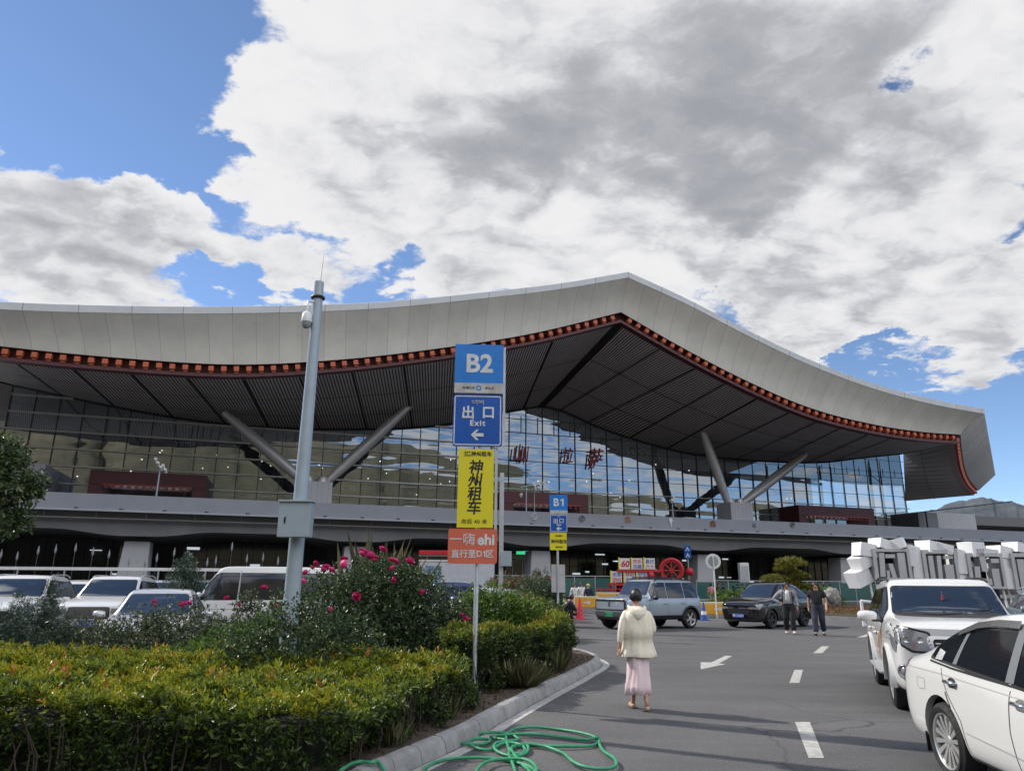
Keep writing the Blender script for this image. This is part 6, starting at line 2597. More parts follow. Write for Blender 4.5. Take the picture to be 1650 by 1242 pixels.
ROSEL = leaf_mat('rose_leaf', [(0.0, (0.014, 0.03, 0.012)), (0.4, (0.04, 0.072, 0.026)), (0.7, (0.09, 0.13, 0.045)), (1.0, (0.17, 0.18, 0.07))], rough=0.42, spec=0.5)
ROSEG = leaf_mat('rose_leaf_grey', [(0.0, (0.022, 0.036, 0.018)), (0.4, (0.055, 0.08, 0.040)), (0.7, (0.11, 0.13, 0.065)), (1.0, (0.20, 0.20, 0.11))], rough=0.5, spec=0.4)
GREENL = leaf_mat('green_leaf', [(0.0, (0.014, 0.04, 0.008)), (0.4, (0.04, 0.10, 0.016)), (0.7, (0.11, 0.20, 0.025)), (1.0, (0.24, 0.28, 0.04))])
CONIF = leaf_mat('conifer_leaf', [(0.0, (0.016, 0.036, 0.020)), (0.4, (0.038, 0.075, 0.045)), (0.7, (0.075, 0.115, 0.08)), (1.0, (0.14, 0.17, 0.14))], trans=0.1)
REDL = leaf_mat('reddish_leaf', [(0.0, (0.03, 0.04, 0.015)), (0.4, (0.08, 0.085, 0.03)), (0.7, (0.18, 0.10, 0.05)), (1.0, (0.30, 0.12, 0.08))])
PINEL = leaf_mat('pine_leaf', [(0.0, (0.04, 0.06, 0.010)), (0.4, (0.11, 0.13, 0.018)), (0.7, (0.26, 0.25, 0.03)), (1.0, (0.40, 0.32, 0.05))], trans=0.1)

# big rose bush
by_ = 11.4


def rp(px, py, y=10.6, k=1.0):
    p = AtY(px, py, y)
    return (p[0], p[1], p[2], k)


bush('rose_bush', 'large dark rose bush with magenta blooms between the mast and the sign post', 'rose bush',
     [(-2.95, 9.95, 0.72, 0.50, 0.40, 0.66), (-3.45, 10.0, 0.55, 0.45, 0.40, 0.52), (-2.3, 10.4, 0.65, 0.55, 0.5, 0.6), (-3.92, 13.22, 0.60, 0.53, 0.70, 0.76), (-1.11, 13.10, 0.65, 0.58, 0.70, 0.70), (-3.22, 13.34, 0.83, 0.99, 0.94, 0.94), (-2.34, 13.57, 1.18, 0.94, 0.94, 0.91), (-1.58, 13.34, 0.77, 0.76, 0.82, 0.94), (-2.57, 12.87, 0.54, 1.17, 0.82, 0.70), (-2.52, 13.69, 1.53, 0.44, 0.47, 0.53),
      (-1.29, 12.75, 0.36, 0.47, 0.58, 0.58), (-3.63, 12.64, 0.42, 0.58, 0.58, 0.58), (-1.99, 13.57, 1.53, 0.41, 0.41, 0.47)], 15500, 0.050, 0.62, ROSEL, tone=(0.40, 0.17), seed=3, stems=40, loose=0.22,
     blooms=[rp(492, 922, 12.5, 1.1), rp(503, 915, 12.6), rp(521, 918, 12.5, 1.2), rp(534, 919, 12.5, 1.2), rp(526, 914, 12.6, 1.1), rp(555, 900, 12.8, 1.1), rp(553, 908, 12.6), rp(489, 936, 12.4, .9),
             rp(583, 893, 12.8, 1.1), rp(597, 895, 12.6, 1.2), rp(606, 898, 12.5, 1.1), rp(603, 903, 12.5, 1.1), rp(590, 890, 12.9, .9), rp(617, 885, 12.8, 1.0), rp(632, 903, 12.5, 1.2), rp(638, 905, 12.6, 1.0), rp(660, 905, 12.6, 1.2), rp(661, 899, 12.8, .8),
             rp(632, 916, 12.4, .9), rp(634, 934, 12.3, 1.1), rp(681, 954, 12.3, 1.0), rp(574, 961, 12.1, 1.0), rp(531, 982, 11.8, .8), rp(582, 886, 12.9, .8), rp(509, 908, 12.8, .8), rp(744, 990, 11.9, .9), rp(752, 998, 11.9, .9), rp(748, 994, 11.9, .8)], bloom_r=0.068)
bush('rose_bush', 'grey green rose bush with three red blooms in front of the parked cars', 'rose bush',
     [(-7.0, 12.87, 0.40, 0.88, 0.82, 0.60), (-5.85, 12.99, 0.50, 0.94, 0.82, 0.70), (-4.91, 12.87, 0.40, 0.64, 0.70, 0.58), (-5.38, 12.52, 0.24, 1.05, 0.58, 0.53), (-6.20, 13.10, 0.83, 0.21, 0.23, 0.29), (-4.62, 13.10, 1.06, 0.21, 0.23, 0.42)],
     9000, 0.045, 0.6, ROSEG, tone=(0.45, 0.2), seed=5, stems=34, loose=0.26,
     blooms=[rp(248, 969, 12.3, 1.1), rp(295, 974, 12.2, 1.1), rp(305, 972, 12.3, .9), rp(365, 963, 12.3, 1.0), rp(385, 975, 12.3, .8), rp(425, 947, 12.5, 1.3), rp(446, 976, 12.3, 1.0), rp(250, 973, 12.2, .8)], bloom_r=0.058)
bush('conifer_bush', 'dark feathery conifer bush at the left edge', 'bush',
     [(-8.07, 12.75, 0.44, 0.76, 0.82, 0.73), (-8.77, 12.52, 0.30, 0.70, 0.70, 0.58), (-7.49, 12.75, 0.21, 0.58, 0.58, 0.49), (-7.90, 12.75, 1.12, 0.15, 0.15, 0.49), (-8.42, 12.75, 0.95, 0.16, 0.16, 0.42)], 9000, 0.05, 0.16, CONIF,
     tone=(0.42, 0.2), up=1.1, seed=7, stems=20, nl=7, loose=0.3)
bush('leafy_shrub', 'fresh green leafy shrub under the camera mast', 'shrub', [(-4.39, 11.70, 0.36, 0.64, 0.53, 0.58), (-3.92, 11.88, 0.60, 0.41, 0.41, 0.53), (-4.91, 11.70, 0.24, 0.47, 0.47, 0.47)],
     2300, 0.052, 0.5, GREENL, tone=(0.55, 0.15), seed=9, stems=12)
bush('leafy_shrub', 'rounded bright green shrub right of the B2 sign post', 'shrub', [(-0.35, 14.4, 0.95, 0.72, 0.65, 0.62), (-0.75, 14.3, 0.75, 0.5, 0.5, 0.6), (0.2, 14.3, 0.8, 0.5, 0.5, 0.55)],
     5200, 0.05, 0.55, GREENL, tone=(0.58, 0.16), seed=13, stems=14)
bush('shrub', 'dark mixed shrub at the foot of the B1 sign post', 'shrub', [(0.5, 22.5, 0.7, 0.7, 0.6, 0.7), (1.05, 23.0, 0.55, 0.6, 0.6, 0.6), (1.35, 23.5, 0.4, 0.4, 0.4, 0.4)],
     2600, 0.07, 0.4, HEDGE, tone=(0.32, 0.16), seed=15, stems=10, ground=0.0)
bush('shrub', 'dark bushy shrub left of the crouching people', 'shrub', [(1.5, 30.5, 0.9, 0.6, 0.7, 0.9), (1.0, 31, 0.8, 0.6, 0.7, 0.8)], 1900, 0.09, 0.4, ROSEL, tone=(0.35, 0.15), seed=16, stems=8, ground=0.0)
for i, (px, py, y, r, label, m_, sd) in enumerate((
        (868, 940, 42, 1.0, 'dark rose bush with pink blooms left of the B1 post', ROSEL, 21), (838, 950, 42, 1.3, 'reddish rose bush behind the silver sedan', REDL, 22),
        (815, 955, 40, 1.1, 'low reddish shrub beside the thin pole', REDL, 23), (862, 965, 38, 1.0, 'greyish shrub in front of the dark rose bush', ROSEG, 24))):
    p = AtY(px, py, y)
    bush('rose_bush', label, 'shrub', [(p[0], y, 1.0, r, r, 1.0 + 0.25 * (i == 0)), (p[0] + r * .6, y, 0.8, r * .7, r * .7, .8)], 1500, 0.10, 0.5, m_, tone=(0.5, 0.2), seed=sd, stems=6,
         blooms=7 if i < 2 else 0, bloom_r=0.13, ground=0.0, group='shrubs of the second island')
# small conifer among the parked cars
p = AtY(296, 925, 26)
bush('conifer', 'small dark conifer between the parked white SUVs and the van', 'tree', [(p[0], 26, 1.2, 0.55, 0.5, 1.1), (p[0] + .35, 26, 0.9, 0.5, 0.5, .8), (p[0] + .1, 26, 2.1, 0.2, 0.2, 0.45)], 2400, 0.09, 0.2, CONIF, tone=(0.5, 0.15), up=0.6, seed=27, ground=0.0)
# pale flowers and greens on the roundabout bed
for i, (px, y, label) in enumerate(((1168, 44, 'green flowering plants behind the orange barrier'), (1195, 44, 'yellow green bush right of the round sign'), (1335, 58, 'small green shrub beside the boulder'))):
    p = AtY(px, 955, y)
    bush('shrub', label, 'shrub', [(p[0], y, 0.7, 0.9, 0.6, 0.65), (p[0] + 0.6, y, 0.5, 0.6, 0.5, 0.5)], 900, 0.10, 0.45, GREENL, tone=(0.6, 0.2), seed=33 + i, stems=4, ground=0.0)


def grass_tuft(name, label, x, y, n, h, spread, m, tone, seed, ground=0.15, w=0.007, cat='grass tuft', group=None):
    rg = np.random.RandomState(seed)
    root = thing(name, label, cat, (x, y, ground), group=group)
    a = rg.rand(n) * 2 * pi
    r = rg.rand(n) ** 0.6 * spread
    P = np.stack([np.cos(a) * r * .5, np.sin(a) * r * .5, np.zeros(n)], 1)
    D = np.stack([np.cos(a) * r * 1.3 + rg.randn(n) * .12, np.sin(a) * r * 1.3 + rg.randn(n) * .12, np.full(n, 0.75)], 1)
    leaf_object('blades', P, D, h * (0.5 + 0.6 * rg.rand(n)), w * np.ones(n), tone + rg.randn(n) * .15, m, root)
    return root


STRAW = leaf_mat('straw', [(0.0, (0.06, 0.075, 0.03)), (0.5, (0.16, 0.17, 0.07)), (1.0, (0.34, 0.28, 0.16))], trans=0.1)
gx_, gy_ = G(838, 1108, 0.15)[:2]
grass_tuft('grass_tuft', 'pale ornamental grass tuft beside the kerb right of the sign post', gx_, gy_ + .2, 650, 0.42, 0.55, STRAW, 0.55, 3)
for i, (px, py) in enumerate(((905, 1083), (640, 1205), (560, 1222), (725, 1160))):
    a_, b_ = G(px, py, 0.15)[:2]
    grass_tuft('grass_tuft', ['thin dry tuft at the hedge end near the kerb bend', 'low weed tuft under the hedge edge near the hose', 'small weed at the corner of the big hedge', 'small weed tuft beside the sign post foot'][i], a_ - .05, b_ + .1, 60, 0.28 if i else .5, 0.22, STRAW, 0.4, 5 + i)
for i, px in enumerate((598, 612, 628, 645)):
    p = AtY(px, 900, 15.5)
    grass_tuft('reed_clump', ['leftmost clump of tall dry reeds above the rose bush', 'second clump of tall dry reeds above the rose bush', 'third clump of tall dry reeds above the rose bush', 'rightmost clump of tall dry reeds above the rose bush'][i], p[0], 15.5, 60, 2.6 - .12 * i, 0.09, STRAW, 0.75, 40 + i, ground=0.0, w=0.016, cat='reeds', group='tall dry reeds')
# fallen leaves and litter on the bed
rg = np.random.RandomState(8)
n = 2600
t = rg.rand(n)
idx = (t * (len(kp) * 0.35)).astype(int)
bp_ = np.array([[kp[i].x, kp[i].y] for i in idx]) + np.stack([-0.17 - rg.rand(n) * 0.9, rg.rand(n) * .3], 1)
ok = (bp_[:, 1] > 5) & (bp_[:, 1] < 18)
bp_ = bp_[ok]
P = np.concatenate([bp_, np.full((len(bp_), 1), 0.150)], 1)
o = leaf_object('leaf_litter', P, np.concatenate([rg.randn(len(P), 2), rg.rand(len(P), 1) * .3], 1), 0.035, 0.02, rg.rand(len(P)), leaf_mat('litter', [(0, (0.03, 0.022, 0.015)), (0.6, (0.10, 0.06, 0.03)), (1, (0.20, 0.13, 0.06))]))
tag(o, 'dry leaves and litter lying on the soil strip behind the kerb', 'leaf litter', kind='stuff')


# tree whose crown enters at the left edge
def tree(name, label, x, y, h, lobes, n, leaf, m, seed, tone):
    root = thing(name, label, 'tree', (x, y, 0.15))
    mb = MB()
    mb.tube([(0, 0, 0), (0.03, 0, h * .3), (-0.02, 0.02, h * .6), (0.03, 0, h * .95)], [0.09, 0.075, 0.05, 0.015], 10)
    rg = np.random.RandomState(seed)
    for l in lobes:
        for k in range(4):
            e = np.array([l[0] - x, l[1] - y, l[2] - .15]) + rg.randn(3) * np.array(l[3:]) * .4
            b0 = np.array([0, 0, max(h * .25, e[2] - 0.9)])
            mb.tube([b0, (b0 + e) / 2 + rg.randn(3) * .06, e], [0.03, 0.018, 0.005], 5, caps=False)
    mb.build('trunk', mat('bark', (0.09, 0.075, 0.06), 0.9, var=0.3, vscale=15), root, smooth=60)
    Ps, Ds, Ts = [], [], []
    for l in lobes:
        c = int(n * l[3] * l[5] / sum(q[3] * q[5] for q in lobes))
        d = unit(rg.randn(c, 3))
        r = rg.rand(c) ** 0.5 * (0.7 + 0.5 * vnoise(d[:, 0] * 2, d[:, 2] * 2, seed, .5))
        Ps.append(np.array(l[:3]) - np.array([x, y, .15]) + d * r[:, None] * np.array(l[3:]))
        Ds.append(d * .6 + rg.randn(c, 3) * .5 + np.array([0, 0, -.25]))
        Ts.append(tone + rg.randn(c) * .17)
    q = shoots(np.concatenate(Ps), np.concatenate(Ds), 6, leaf * 1.6, leaf, 0.45, np.concatenate(Ts), tone_tip=.05)
    leaf_object('crown', *q, m, root)
    return root


ty_ = 11.5


def lt(px, py, rx, rz):
    p = AtY(px, py, ty_)
    return (p[0], ty_, p[2], rx, rx * .9, rz)


tree('broadleaf_tree', 'young tree whose dark leafy branches enter at the left edge', -8.9, ty_, 4.6,
     [lt(10, 745, .34, .38), lt(-40, 740, .55, .6), lt(35, 790, .30, .22), lt(-30, 800, .45, .4), lt(20, 838, .27, .20), lt(-70, 850, .5, .4), lt(-80, 700, .6, .6), lt(55, 775, .15, .14)], 2300, 0.085, ROSEL, 5, 0.55)

# clipped cloud pine on the roundabout
p = AtY(1278, 985, 47)
px0 = p[0]
root = thing('cloud_pine', 'yellow green pine trimmed into layered pads behind the black SUV', 'tree', (px0, 47, 0))
mb = MB()
mb.tube([(0, 0, 0), (0.1, 0, 0.9), (-0.15, 0, 1.7), (0.05, 0, 2.6), (0, 0, 3.2)], [0.13, 0.11, 0.09, 0.06, 0.03], 8)
for e in ((-0.9, 0, 1.9), (0.9, 0, 1.6), (1.5, 0, 0.9), (-.5, 0, 2.5), (0.6, 0, 2.3)):
    mb.tube([(0, 0, e[2] - .35), (e[0] * .5, 0, e[2] - .15), e], [.06, .04, .02], 6)
mb.build('trunk', TWIG, root)
rg = np.random.RandomState(17)
Ps, Ds = [], []
for (x, z, rx, rz) in ((0.1, 3.0, .8, .42), (-.25, 2.62, .55, .25), (-0.95, 1.98, .7, .34), (.55, 2.2, .55, .28), (1.0, 1.45, .7, .30), (0.2, 1.7, .5, .3), (1.6, .85, .6, .34), (.3, .95, .7, .3), (-.9, 1.35, .4, .25)):
    c = 420
    d = unit(rg.randn(c, 3)); d[:, 2] = np.abs(d[:, 2]) - .25
    Ps.append(np.array([x, 0, z]) + d * np.array([rx, rx * .8, rz]) * (0.55 + .75 * rg.rand(c))[:, None]); Ds.append(d + np.array([0, 0, .8]) + rg.randn(c, 3) * .3)
q = shoots(np.concatenate(Ps), np.concatenate(Ds), 5, .1, .15, .16, .5 + .18 * rg.randn(sum(len(a) for a in Ps)))
leaf_object('crown', *q, PINEL, root)

# ------------------------------------------------------------------ people
SKINM = mat('skin', (0.50, 0.28, 0.19), 0.55)
HAIR = mat('hair_black', (0.010, 0.008, 0.008), 0.45)


def skinned(name, nodes, edges, m, parent, levels=2, root=0):
    """nodes: list of (x, y, z, r) or (x, y, z, rx, ry)"""
    me = bpy.data.meshes.new(name)
    me.from_pydata([n[:3] for n in nodes], edges, [])
    o = bpy.data.objects.new(name, me)
    COL.objects.link(o)
    sk = o.modifiers.new('skin', 'SKIN')
    sk.use_smooth_shade = True
    sv = me.skin_vertices[0].data
    for i, n in enumerate(nodes):
        sv[i].radius = (n[3], n[4] if len(n) > 4 else n[3])
        sv[i].use_root = (i == root)
    ss = o.modifiers.new('sub', 'SUBSURF')
    ss.levels = ss.render_levels = levels
    bake(o)
    o.data.materials.clear()
    o.data.materials.append(m)
    o.data.polygons.foreach_set('use_smooth', [True] * len(o.data.polygons))
    o.parent = parent
    return o


def pose(kind, rg=None):
    """joints for a body 1.70 m tall; x to its left, y forward, z up"""
    J = dict(pelvis=(0, 0, .92), waist=(0, 0, 1.06), chest=(0, 0, 1.27), neckb=(0, -.01, 1.42), neck=(0, 0, 1.47), head0=(0, .015, 1.525), head1=(0, .02, 1.585), head2=(0, .01, 1.645))
    for s, S in ((1, 'l'), (-1, 'r')):
        J['sh' + S] = (.175 * s, -.01, 1.375); J['el' + S] = (.235 * s, -.03, 1.10); J['wr' + S] = (.25 * s, .06, .87); J['ha' + S] = (.25 * s, .085, .80)
        J['hip' + S] = (.09 * s, 0, .88); J['kn' + S] = (.10 * s, .02, .48); J['an' + S] = (.10 * s, -.02, .085); J['to' + S] = (.115 * s, .14, .03)
    if kind == 'walk':
        J.update(knl=(.09, .13, .50), anl=(.09, .20, .10), tol=(.10, .36, .07), knr=(-.09, .04, .49), anr=(-.09, -.22, .13), tor=(-.10, -.09, .035))
        J.update(ell=(.23, -.10, 1.11), wrl=(.25, -.10, .87), hal=(.25, -.09, .79), elr=(-.24, .02, 1.10), wrr=(-.25, .16, .90), har=(-.25, .21, .83))
    if kind == 'hip':
        J.update(knl=(.09, .12, .50), anl=(.10, .14, .10), tol=(.12, .30, .06), knr=(-.09, .05, .49), anr=(-.09, -.14, .11), tor=(-.11, 0, .035))
        J.update(elr=(-.40, -.08, 1.12), wrr=(-.22, .02, 1.0), har=(-.15, .03, .98))
    if kind == 'woman':
        J.update(knl=(.07, -.02, .49), anl=(.085, -.14, .13), tol=(.10, -.04, .02), knr=(-.08, .12, .50), anr=(-.07, .10, .075), tor=(-.09, .24, .025))
        J.update(knl=(-0, 0, 0))
        J.update(knl=(.08, .10, .50), anl=(.075, .14, .09), tol=(.09, .30, .04), knr=(-.075, .02, .49), anr=(-.08, -.16, .10), tor=(-.10, -.03, .025))
        J.update(ell=(.27, -.05, 1.12), wrl=(.30, -.02, .90), hal=(.31, .01, .82), elr=(-.27, .0, 1.10), wrr=(-.17, .21, 1.06), har=(-.10, .27, 1.07))
    if kind == 'crouch':
        J.update(pelvis=(0, -.15, .36), waist=(0, -.08, .50), chest=(0, .06, .68), neckb=(0, .14, .80), neck=(0, .18, .86), head0=(0, .22, .91), head1=(0, .25, .96), head2=(0, .26, 1.01))
        for s, S in ((1, 'l'), (-1, 'r')):
            J['sh' + S] = (.17 * s, .10, .76); J['el' + S] = (.22 * s, .26, .55); J['wr' + S] = (.12 * s, .42, .45); J['ha' + S] = (.09 * s, .48, .42)
            J['hip' + S] = (.10 * s, -.12, .34); J['kn' + S] = (.17 * s, .22, .46); J['an' + S] = (.15 * s, .02, .09); J['to' + S] = (.17 * s, .18, .03)
    return J


def person(label, loc, facing, H, kind, top, bottom, shoes, sleeve='short', hair='short', fine=False, skirt=False, group=None, skin=None, top_len=0.80, cap=None):
    root = thing('person', label, 'person', (loc[0], loc[1], loc[2] if len(loc) > 2 else 0), facing - pi / 2, group)
    J = pose(kind)
    k = H / 1.70
    if kind in ('hip', 'woman'):
        J = {a: (-v[0], v[1], v[2]) for a, v in J.items()}
    J = {a: (v[0] * k, v[1] * k, (v[2] - 0.0) * k) for a, v in J.items()}
    skm = skin or SKINM
    R = dict(pelvis=(.135, .10), waist=(.125, .09), chest=(.15, .105), neckb=(.075, .07), neck=.052, head0=(.072, .082), head1=(.084, .098), head2=(.060, .075),
             sh=.058, el=.042, wr=.028, ha=(.022, .036), hip=.085, kn=.058, an=.036, to=.03)
    names, nodes = [], []

    def add(nm, extra=0.0):
        r = R[nm[:-1]] if nm[:-1] in R and nm[-1] in 'lr' and nm not in R else R[nm]
        r = r if isinstance(r, tuple) else (r, r)
        nodes.append(J[nm] + ((r[0] + extra) * k, (r[1] + extra) * k))
        names.append(nm)
        return len(nodes) - 1
    order = ['pelvis', 'waist', 'chest', 'neckb', 'neck', 'head0', 'head1', 'head2']
    for n_ in order:
        add(n_)
    edges = [(i, i + 1) for i in range(7)]
    for S in 'lr':
        a = [add(n_ + S) for n_ in ('sh', 'el', 'wr', 'ha')]
        edges += [(2, a[0]), (a[0], a[1]), (a[1], a[2]), (a[2], a[3])]
        # five fingers rooted in the palm
        w, h = Vector(J['wr' + S]), Vector(J['ha' + S])
        d = (h - w).normalized()
        side = d.cross(Vector((1, 0, 0)) if abs(d.x) < .8 else Vector((0, 0, 1))).normalized()
        s_ = 1 if S == 'l' else -1
        curl = Vector((-s_, 0, 0)) * .35
        for f in range(5):
            if f == 4:
                b0 = h - d * .035 * k + side * 0.028 * k
                b1 = b0 + (d * .5 + side * .8 + curl * .3).normalized() * .04 * k
                b2 = b1 + (d * .9 + side * .25 + curl).normalized() * .03 * k
                fr = .011
            else:
                o_ = (f - 1.5) * .019 * k
                ln = (.034, .042, .038, .030)[f] * k
                b0 = h + side * -o_ + d * .02 * k
                b1 = b0 + (d + curl * .4).normalized() * ln
                b2 = b1 + (d * .7 + curl * 1.6).normalized() * ln * .8
                fr = .0095
            i0 = len(nodes)
            nodes.extend([tuple(b0) + (fr * k * 1.1, fr * k * 1.1), tuple(b1) + (fr * k, fr * k), tuple(b2) + (fr * k * .8, fr * k * .8)])
            edges += [(a[3], i0), (i0, i0 + 1), (i0 + 1, i0 + 2)] if fine else [(a[3], i0), (i0, i0 + 1), (i0 + 1, i0 + 2)]
        l = [add(n_ + S) for n_ in ('hip', 'kn', 'an', 'to')]
        edges += [(0, l[0]), (l[0], l[1]), (l[1], l[2]), (l[2], l[3])]
    body = skinned('body', nodes, edges, skm, root, 1 if not fine else 2)
    h1 = Vector(J['head1'])
    # face
    mb = MB()
    mb.tube([h1 + Vector((0, .088, .02)) * k, h1 + Vector((0, .112, -.02)) * k, h1 + Vector((0, .09, -.03)) * k], [.006 * k, .015 * k, .010 * k], 6)
    mb.build('nose', skm, body, smooth=60)
    for s in (-1, 1):
        mb = MB()
        mb.lathe([(0, .010 * k), (.010 * k, .006 * k), (.014 * k, 0)], Matrix.Translation(h1 + Vector((s * .031, .088, .012)) * k) @ Matrix.Rotation(-pi / 2, 4, 'X'), 8)
        mb.build('eye', HAIR, body)
        mb = MB()
        mb.lathe([(0, .012 * k), (.016 * k, .010 * k), (.022 * k, 0)], Matrix.Translation(h1 + Vector((s * .072, -.005, -.005)) * k) @ Matrix.Rotation(s * pi / 2, 4, 'Y') @ Matrix.Scale(1.4, 4, (1, 0, 0)), 8)
        mb.build('ear', skm, body, smooth=60)
    mb = MB()
    mb.box(h1 + Vector((0, .086, -.052)) * k, Vector((.042, .012, .009)) * k)
    mb.build('mouth', mat('lips', (0.33, 0.10, 0.09), 0.5), body, bevel=0.003)
    # hair: cap over crown and back of the head
    mb = MB()
    rows = []
    for i in range(9):
        th = i / 8 * (0.70 * pi)
        row = []
        for j in range(20):
            a = 2 * pi * j / 20
            front = max(0, sin(a))
            t2 = th * (1 - 0.50 * front ** 1.2)
            jit = 1 + 0.035 * sin(a * 5 + i * 1.7) + 0.03 * sin(a * 11 + i) + (0.05 * sin(a * 9 + 1) if i > 6 else 0)
            row.append(tuple(h1 + Vector((.100 * sin(t2) * cos(a) * jit, -.006 + .120 * sin(t2) * sin(a) * jit, .008 + .116 * cos(t2) * jit)) * k))
        rows.append(row + [row[0]])
    mb.grid(rows)
    mb.build('hair', cap or HAIR, body, smooth=70)
    if hair == 'long':
        mb = MB()
        mb.tube([h1 + Vector((0, -.06, .02)) * k, h1 + Vector((0, -.09, -.1)) * k, h1 + Vector((0, -.08, -.25)) * k], [.08 * k, .09 * k, .05 * k], 10)
        mb.build('hair', HAIR, body, smooth=60)

    # upper garment
    def garment(nm, pts, eds, m, lv=2):
        return skinned(nm, [J[p] + (rx * k, ry * k) for p, rx, ry in pts], eds, m, root, lv)
    if top is not None:
        pts = [('pelvis', .165, .135), ('waist', .155, .125), ('chest', .188, .14), ('neckb', .085, .08)]
        eds = [(0, 1), (1, 2), (2, 3)]
        nn = 4
        for S in 'lr':
            pts += [('sh' + S, .086, .084)]
            eds += [(2, nn)]
            nn += 1
            if sleeve == 'long':
                pts += [('el' + S, .070, .068), ('wr' + S, .052, .052)]
                eds += [(nn - 1, nn), (nn, nn + 1)]
                nn += 2
            elif sleeve == 'short':
                a, b = J['sh' + S], J['el' + S]
                J['sl' + S] = tuple(a[i] * .3 + b[i] * .7 for i in range(3))
                pts += [('sl' + S, .078, .078)]
                eds += [(nn - 1, nn)]
                nn += 1
        garment('shirt', pts, eds, top)
    if bottom is not None and not skirt:
        for_b = [('pelvis', .150, .125), ('waist', .135, .105)]
        eds = [(0, 1)]
        nn = 2
        for S in 'lr':
            for_b += [('hip' + S, .104, .108), ('kn' + S, .088, .090)]
            a, b = J['kn' + S], J['an' + S]
            J['cuff' + S] = tuple(a[i] * .0 + b[i] * 1.0 for i in range(3))
            for_b += [('cuff' + S, .076, .080)]
            eds += [(0, nn), (nn, nn + 1), (nn + 1, nn + 2)]
            nn += 3
        garment('trousers', for_b, eds, bottom)
    for S in 'lr':
        a, t = Vector(J['an' + S]), Vector(J['to' + S])
        heel = a + (a - t).normalized() * .045 * k
        heel.z = max(.03 * k, a.z - .055 * k)
        tip = t + (t - a).normalized() * .05 * k
        tip.z = max(.026 * k, t.z)
        skinned('shoe', [tuple(heel) + (.044 * k, .040 * k), tuple((heel + tip) / 2) + (.050 * k, .038 * k), tuple(tip) + (.042 * k, .028 * k)], [(0, 1), (1, 2)], shoes, root, 1)
    return root, J, k


def cloth_mat(name, col, rough=0.7, pattern=None, sheen=0.0):
    m = mat(name, col, rough, var=0.12, vscale=7, bump=0.006, bscale=16)
    return m


def loft(nm, rings, m, parent, fold=0.0, nf=9, n=64, seed=0, cap_top=False, kz=1.0):
    rings = [(r[0], r[1], r[2] * kz) + tuple(r[3:]) for r in rings]
    return loft_(nm, rings, m, parent, fold, nf, n, seed, cap_top)


def loft_(nm, rings, m, parent, fold=0.0, nf=9, n=64, seed=0, cap_top=False):
    """rings of (cx, cy, z, rx, ry, foldscale)"""
    rg = np.random.RandomState(seed)
    ph = rg.rand(6) * 6.28
    rows = []
    for i, (cx_, cy_, z, rx, ry, fs) in enumerate(rings):
        row = []
        for j in range(n + 1):
            a = 2 * pi * j / n
            f = fold * fs * (sin(nf * a + ph[0] + z * 3.0) * .6 + sin((nf * 2 + 1) * a + ph[1] - z * 6) * .3 + sin(3 * a + ph[2] + z * 9) * .35)
            row.append((cx_ + (rx + f) * cos(a), cy_ + (ry + f) * sin(a), z + fs * fold * .35 * sin(4 * a + ph[3])))
        rows.append(row)
    mb = MB()
    mb.grid(rows)
    if cap_top:
        mb.add(rows[-1][:-1], [tuple(range(n))])
    o = mb.build(nm, m, parent, smooth=80)
    sd = o.modifiers.new('t', 'SOLIDIFY')
    sd.thickness = 0.004
    return o


# --- the woman walking away
JK = mat('jacket_cream', (0.80, 0.73, 0.58), 0.55, var=0.04, vscale=5, bump=0.012, bscale=11)
SK = mat('skirt_satin', (0.84, 0.66, 0.67), 0.30, spec=0.8, var=0.06, vscale=3, bump=0.01, bscale=9)
w_, J, k = person('woman seen from behind in a cream hooded jacket and long pink satin skirt walking up the road', (1.80, 10.62, 0), radians(92), 1.60, 'woman', None, None,
                  mat('shoe_beige', (0.48, 0.33, 0.22), 0.6), hair='short', fine=True)
w_['label'] = 'person seen from behind in cream hooded jacket and long pink skirt walking away'
SKR = 1.60 / 1.71
loft('skirt', [(-.01, .02, .22, .185, .20, 1.4), (-.01, .02, .34, .18, .19, 1.2), (0, .01, .5, .165, .16, 1.0), (0, 0, .7, .165, .14, .7), (0, 0, .9, .17, .13, .3), (0, 0, 1.0, .14, .11, .1)], SK, w_, fold=.024, nf=5, seed=3, kz=SKR)
jr = [(.01, -.0, .735, .275, .185, 1.2), (.01, -.0, .745, .282, .19, 1.2), (.01, -.0, .80, .265, .18, 1.1), (0, 0, .9, .238, .165, 1.0), (0, 0, 1.00, .222, .155, .8), (0, 0, 1.012, .238, .17, .8), (0, 0, 1.12, .235, .168, .8), (0, 0, 1.25, .232, .16, .7), (0, -.01, 1.33, .222, .145, .5),
      (0, -.01, 1.385, .185, .125, .3), (0, -.01, 1.42, .125, .10, .15), (0, 0, 1.46, .088, .085, 0)]
loft('jacket', jr, JK, w_, fold=.012, nf=7, seed=8, kz=SKR)
for S in 'lr':
    s = -1 if S == 'l' else 1
    sh, el, wr = (Vector(J[a + S]) for a in ('sh', 'el', 'wr'))
    cuff = el.lerp(wr, .99)
    skinned('sleeve', [tuple(sh + Vector((-.03 * s, 0, .0))) + (.068, .074), tuple(sh.lerp(el, .5) + Vector((.010 * s, 0, 0))) + (.060, .066), tuple(el) + (.056, .060), tuple(el.lerp(wr, .55)) + (.052, .054),
                       tuple(cuff) + (.042, .042)], [(0, 1), (1, 2), (2, 3), (3, 4)], JK, w_, 2)
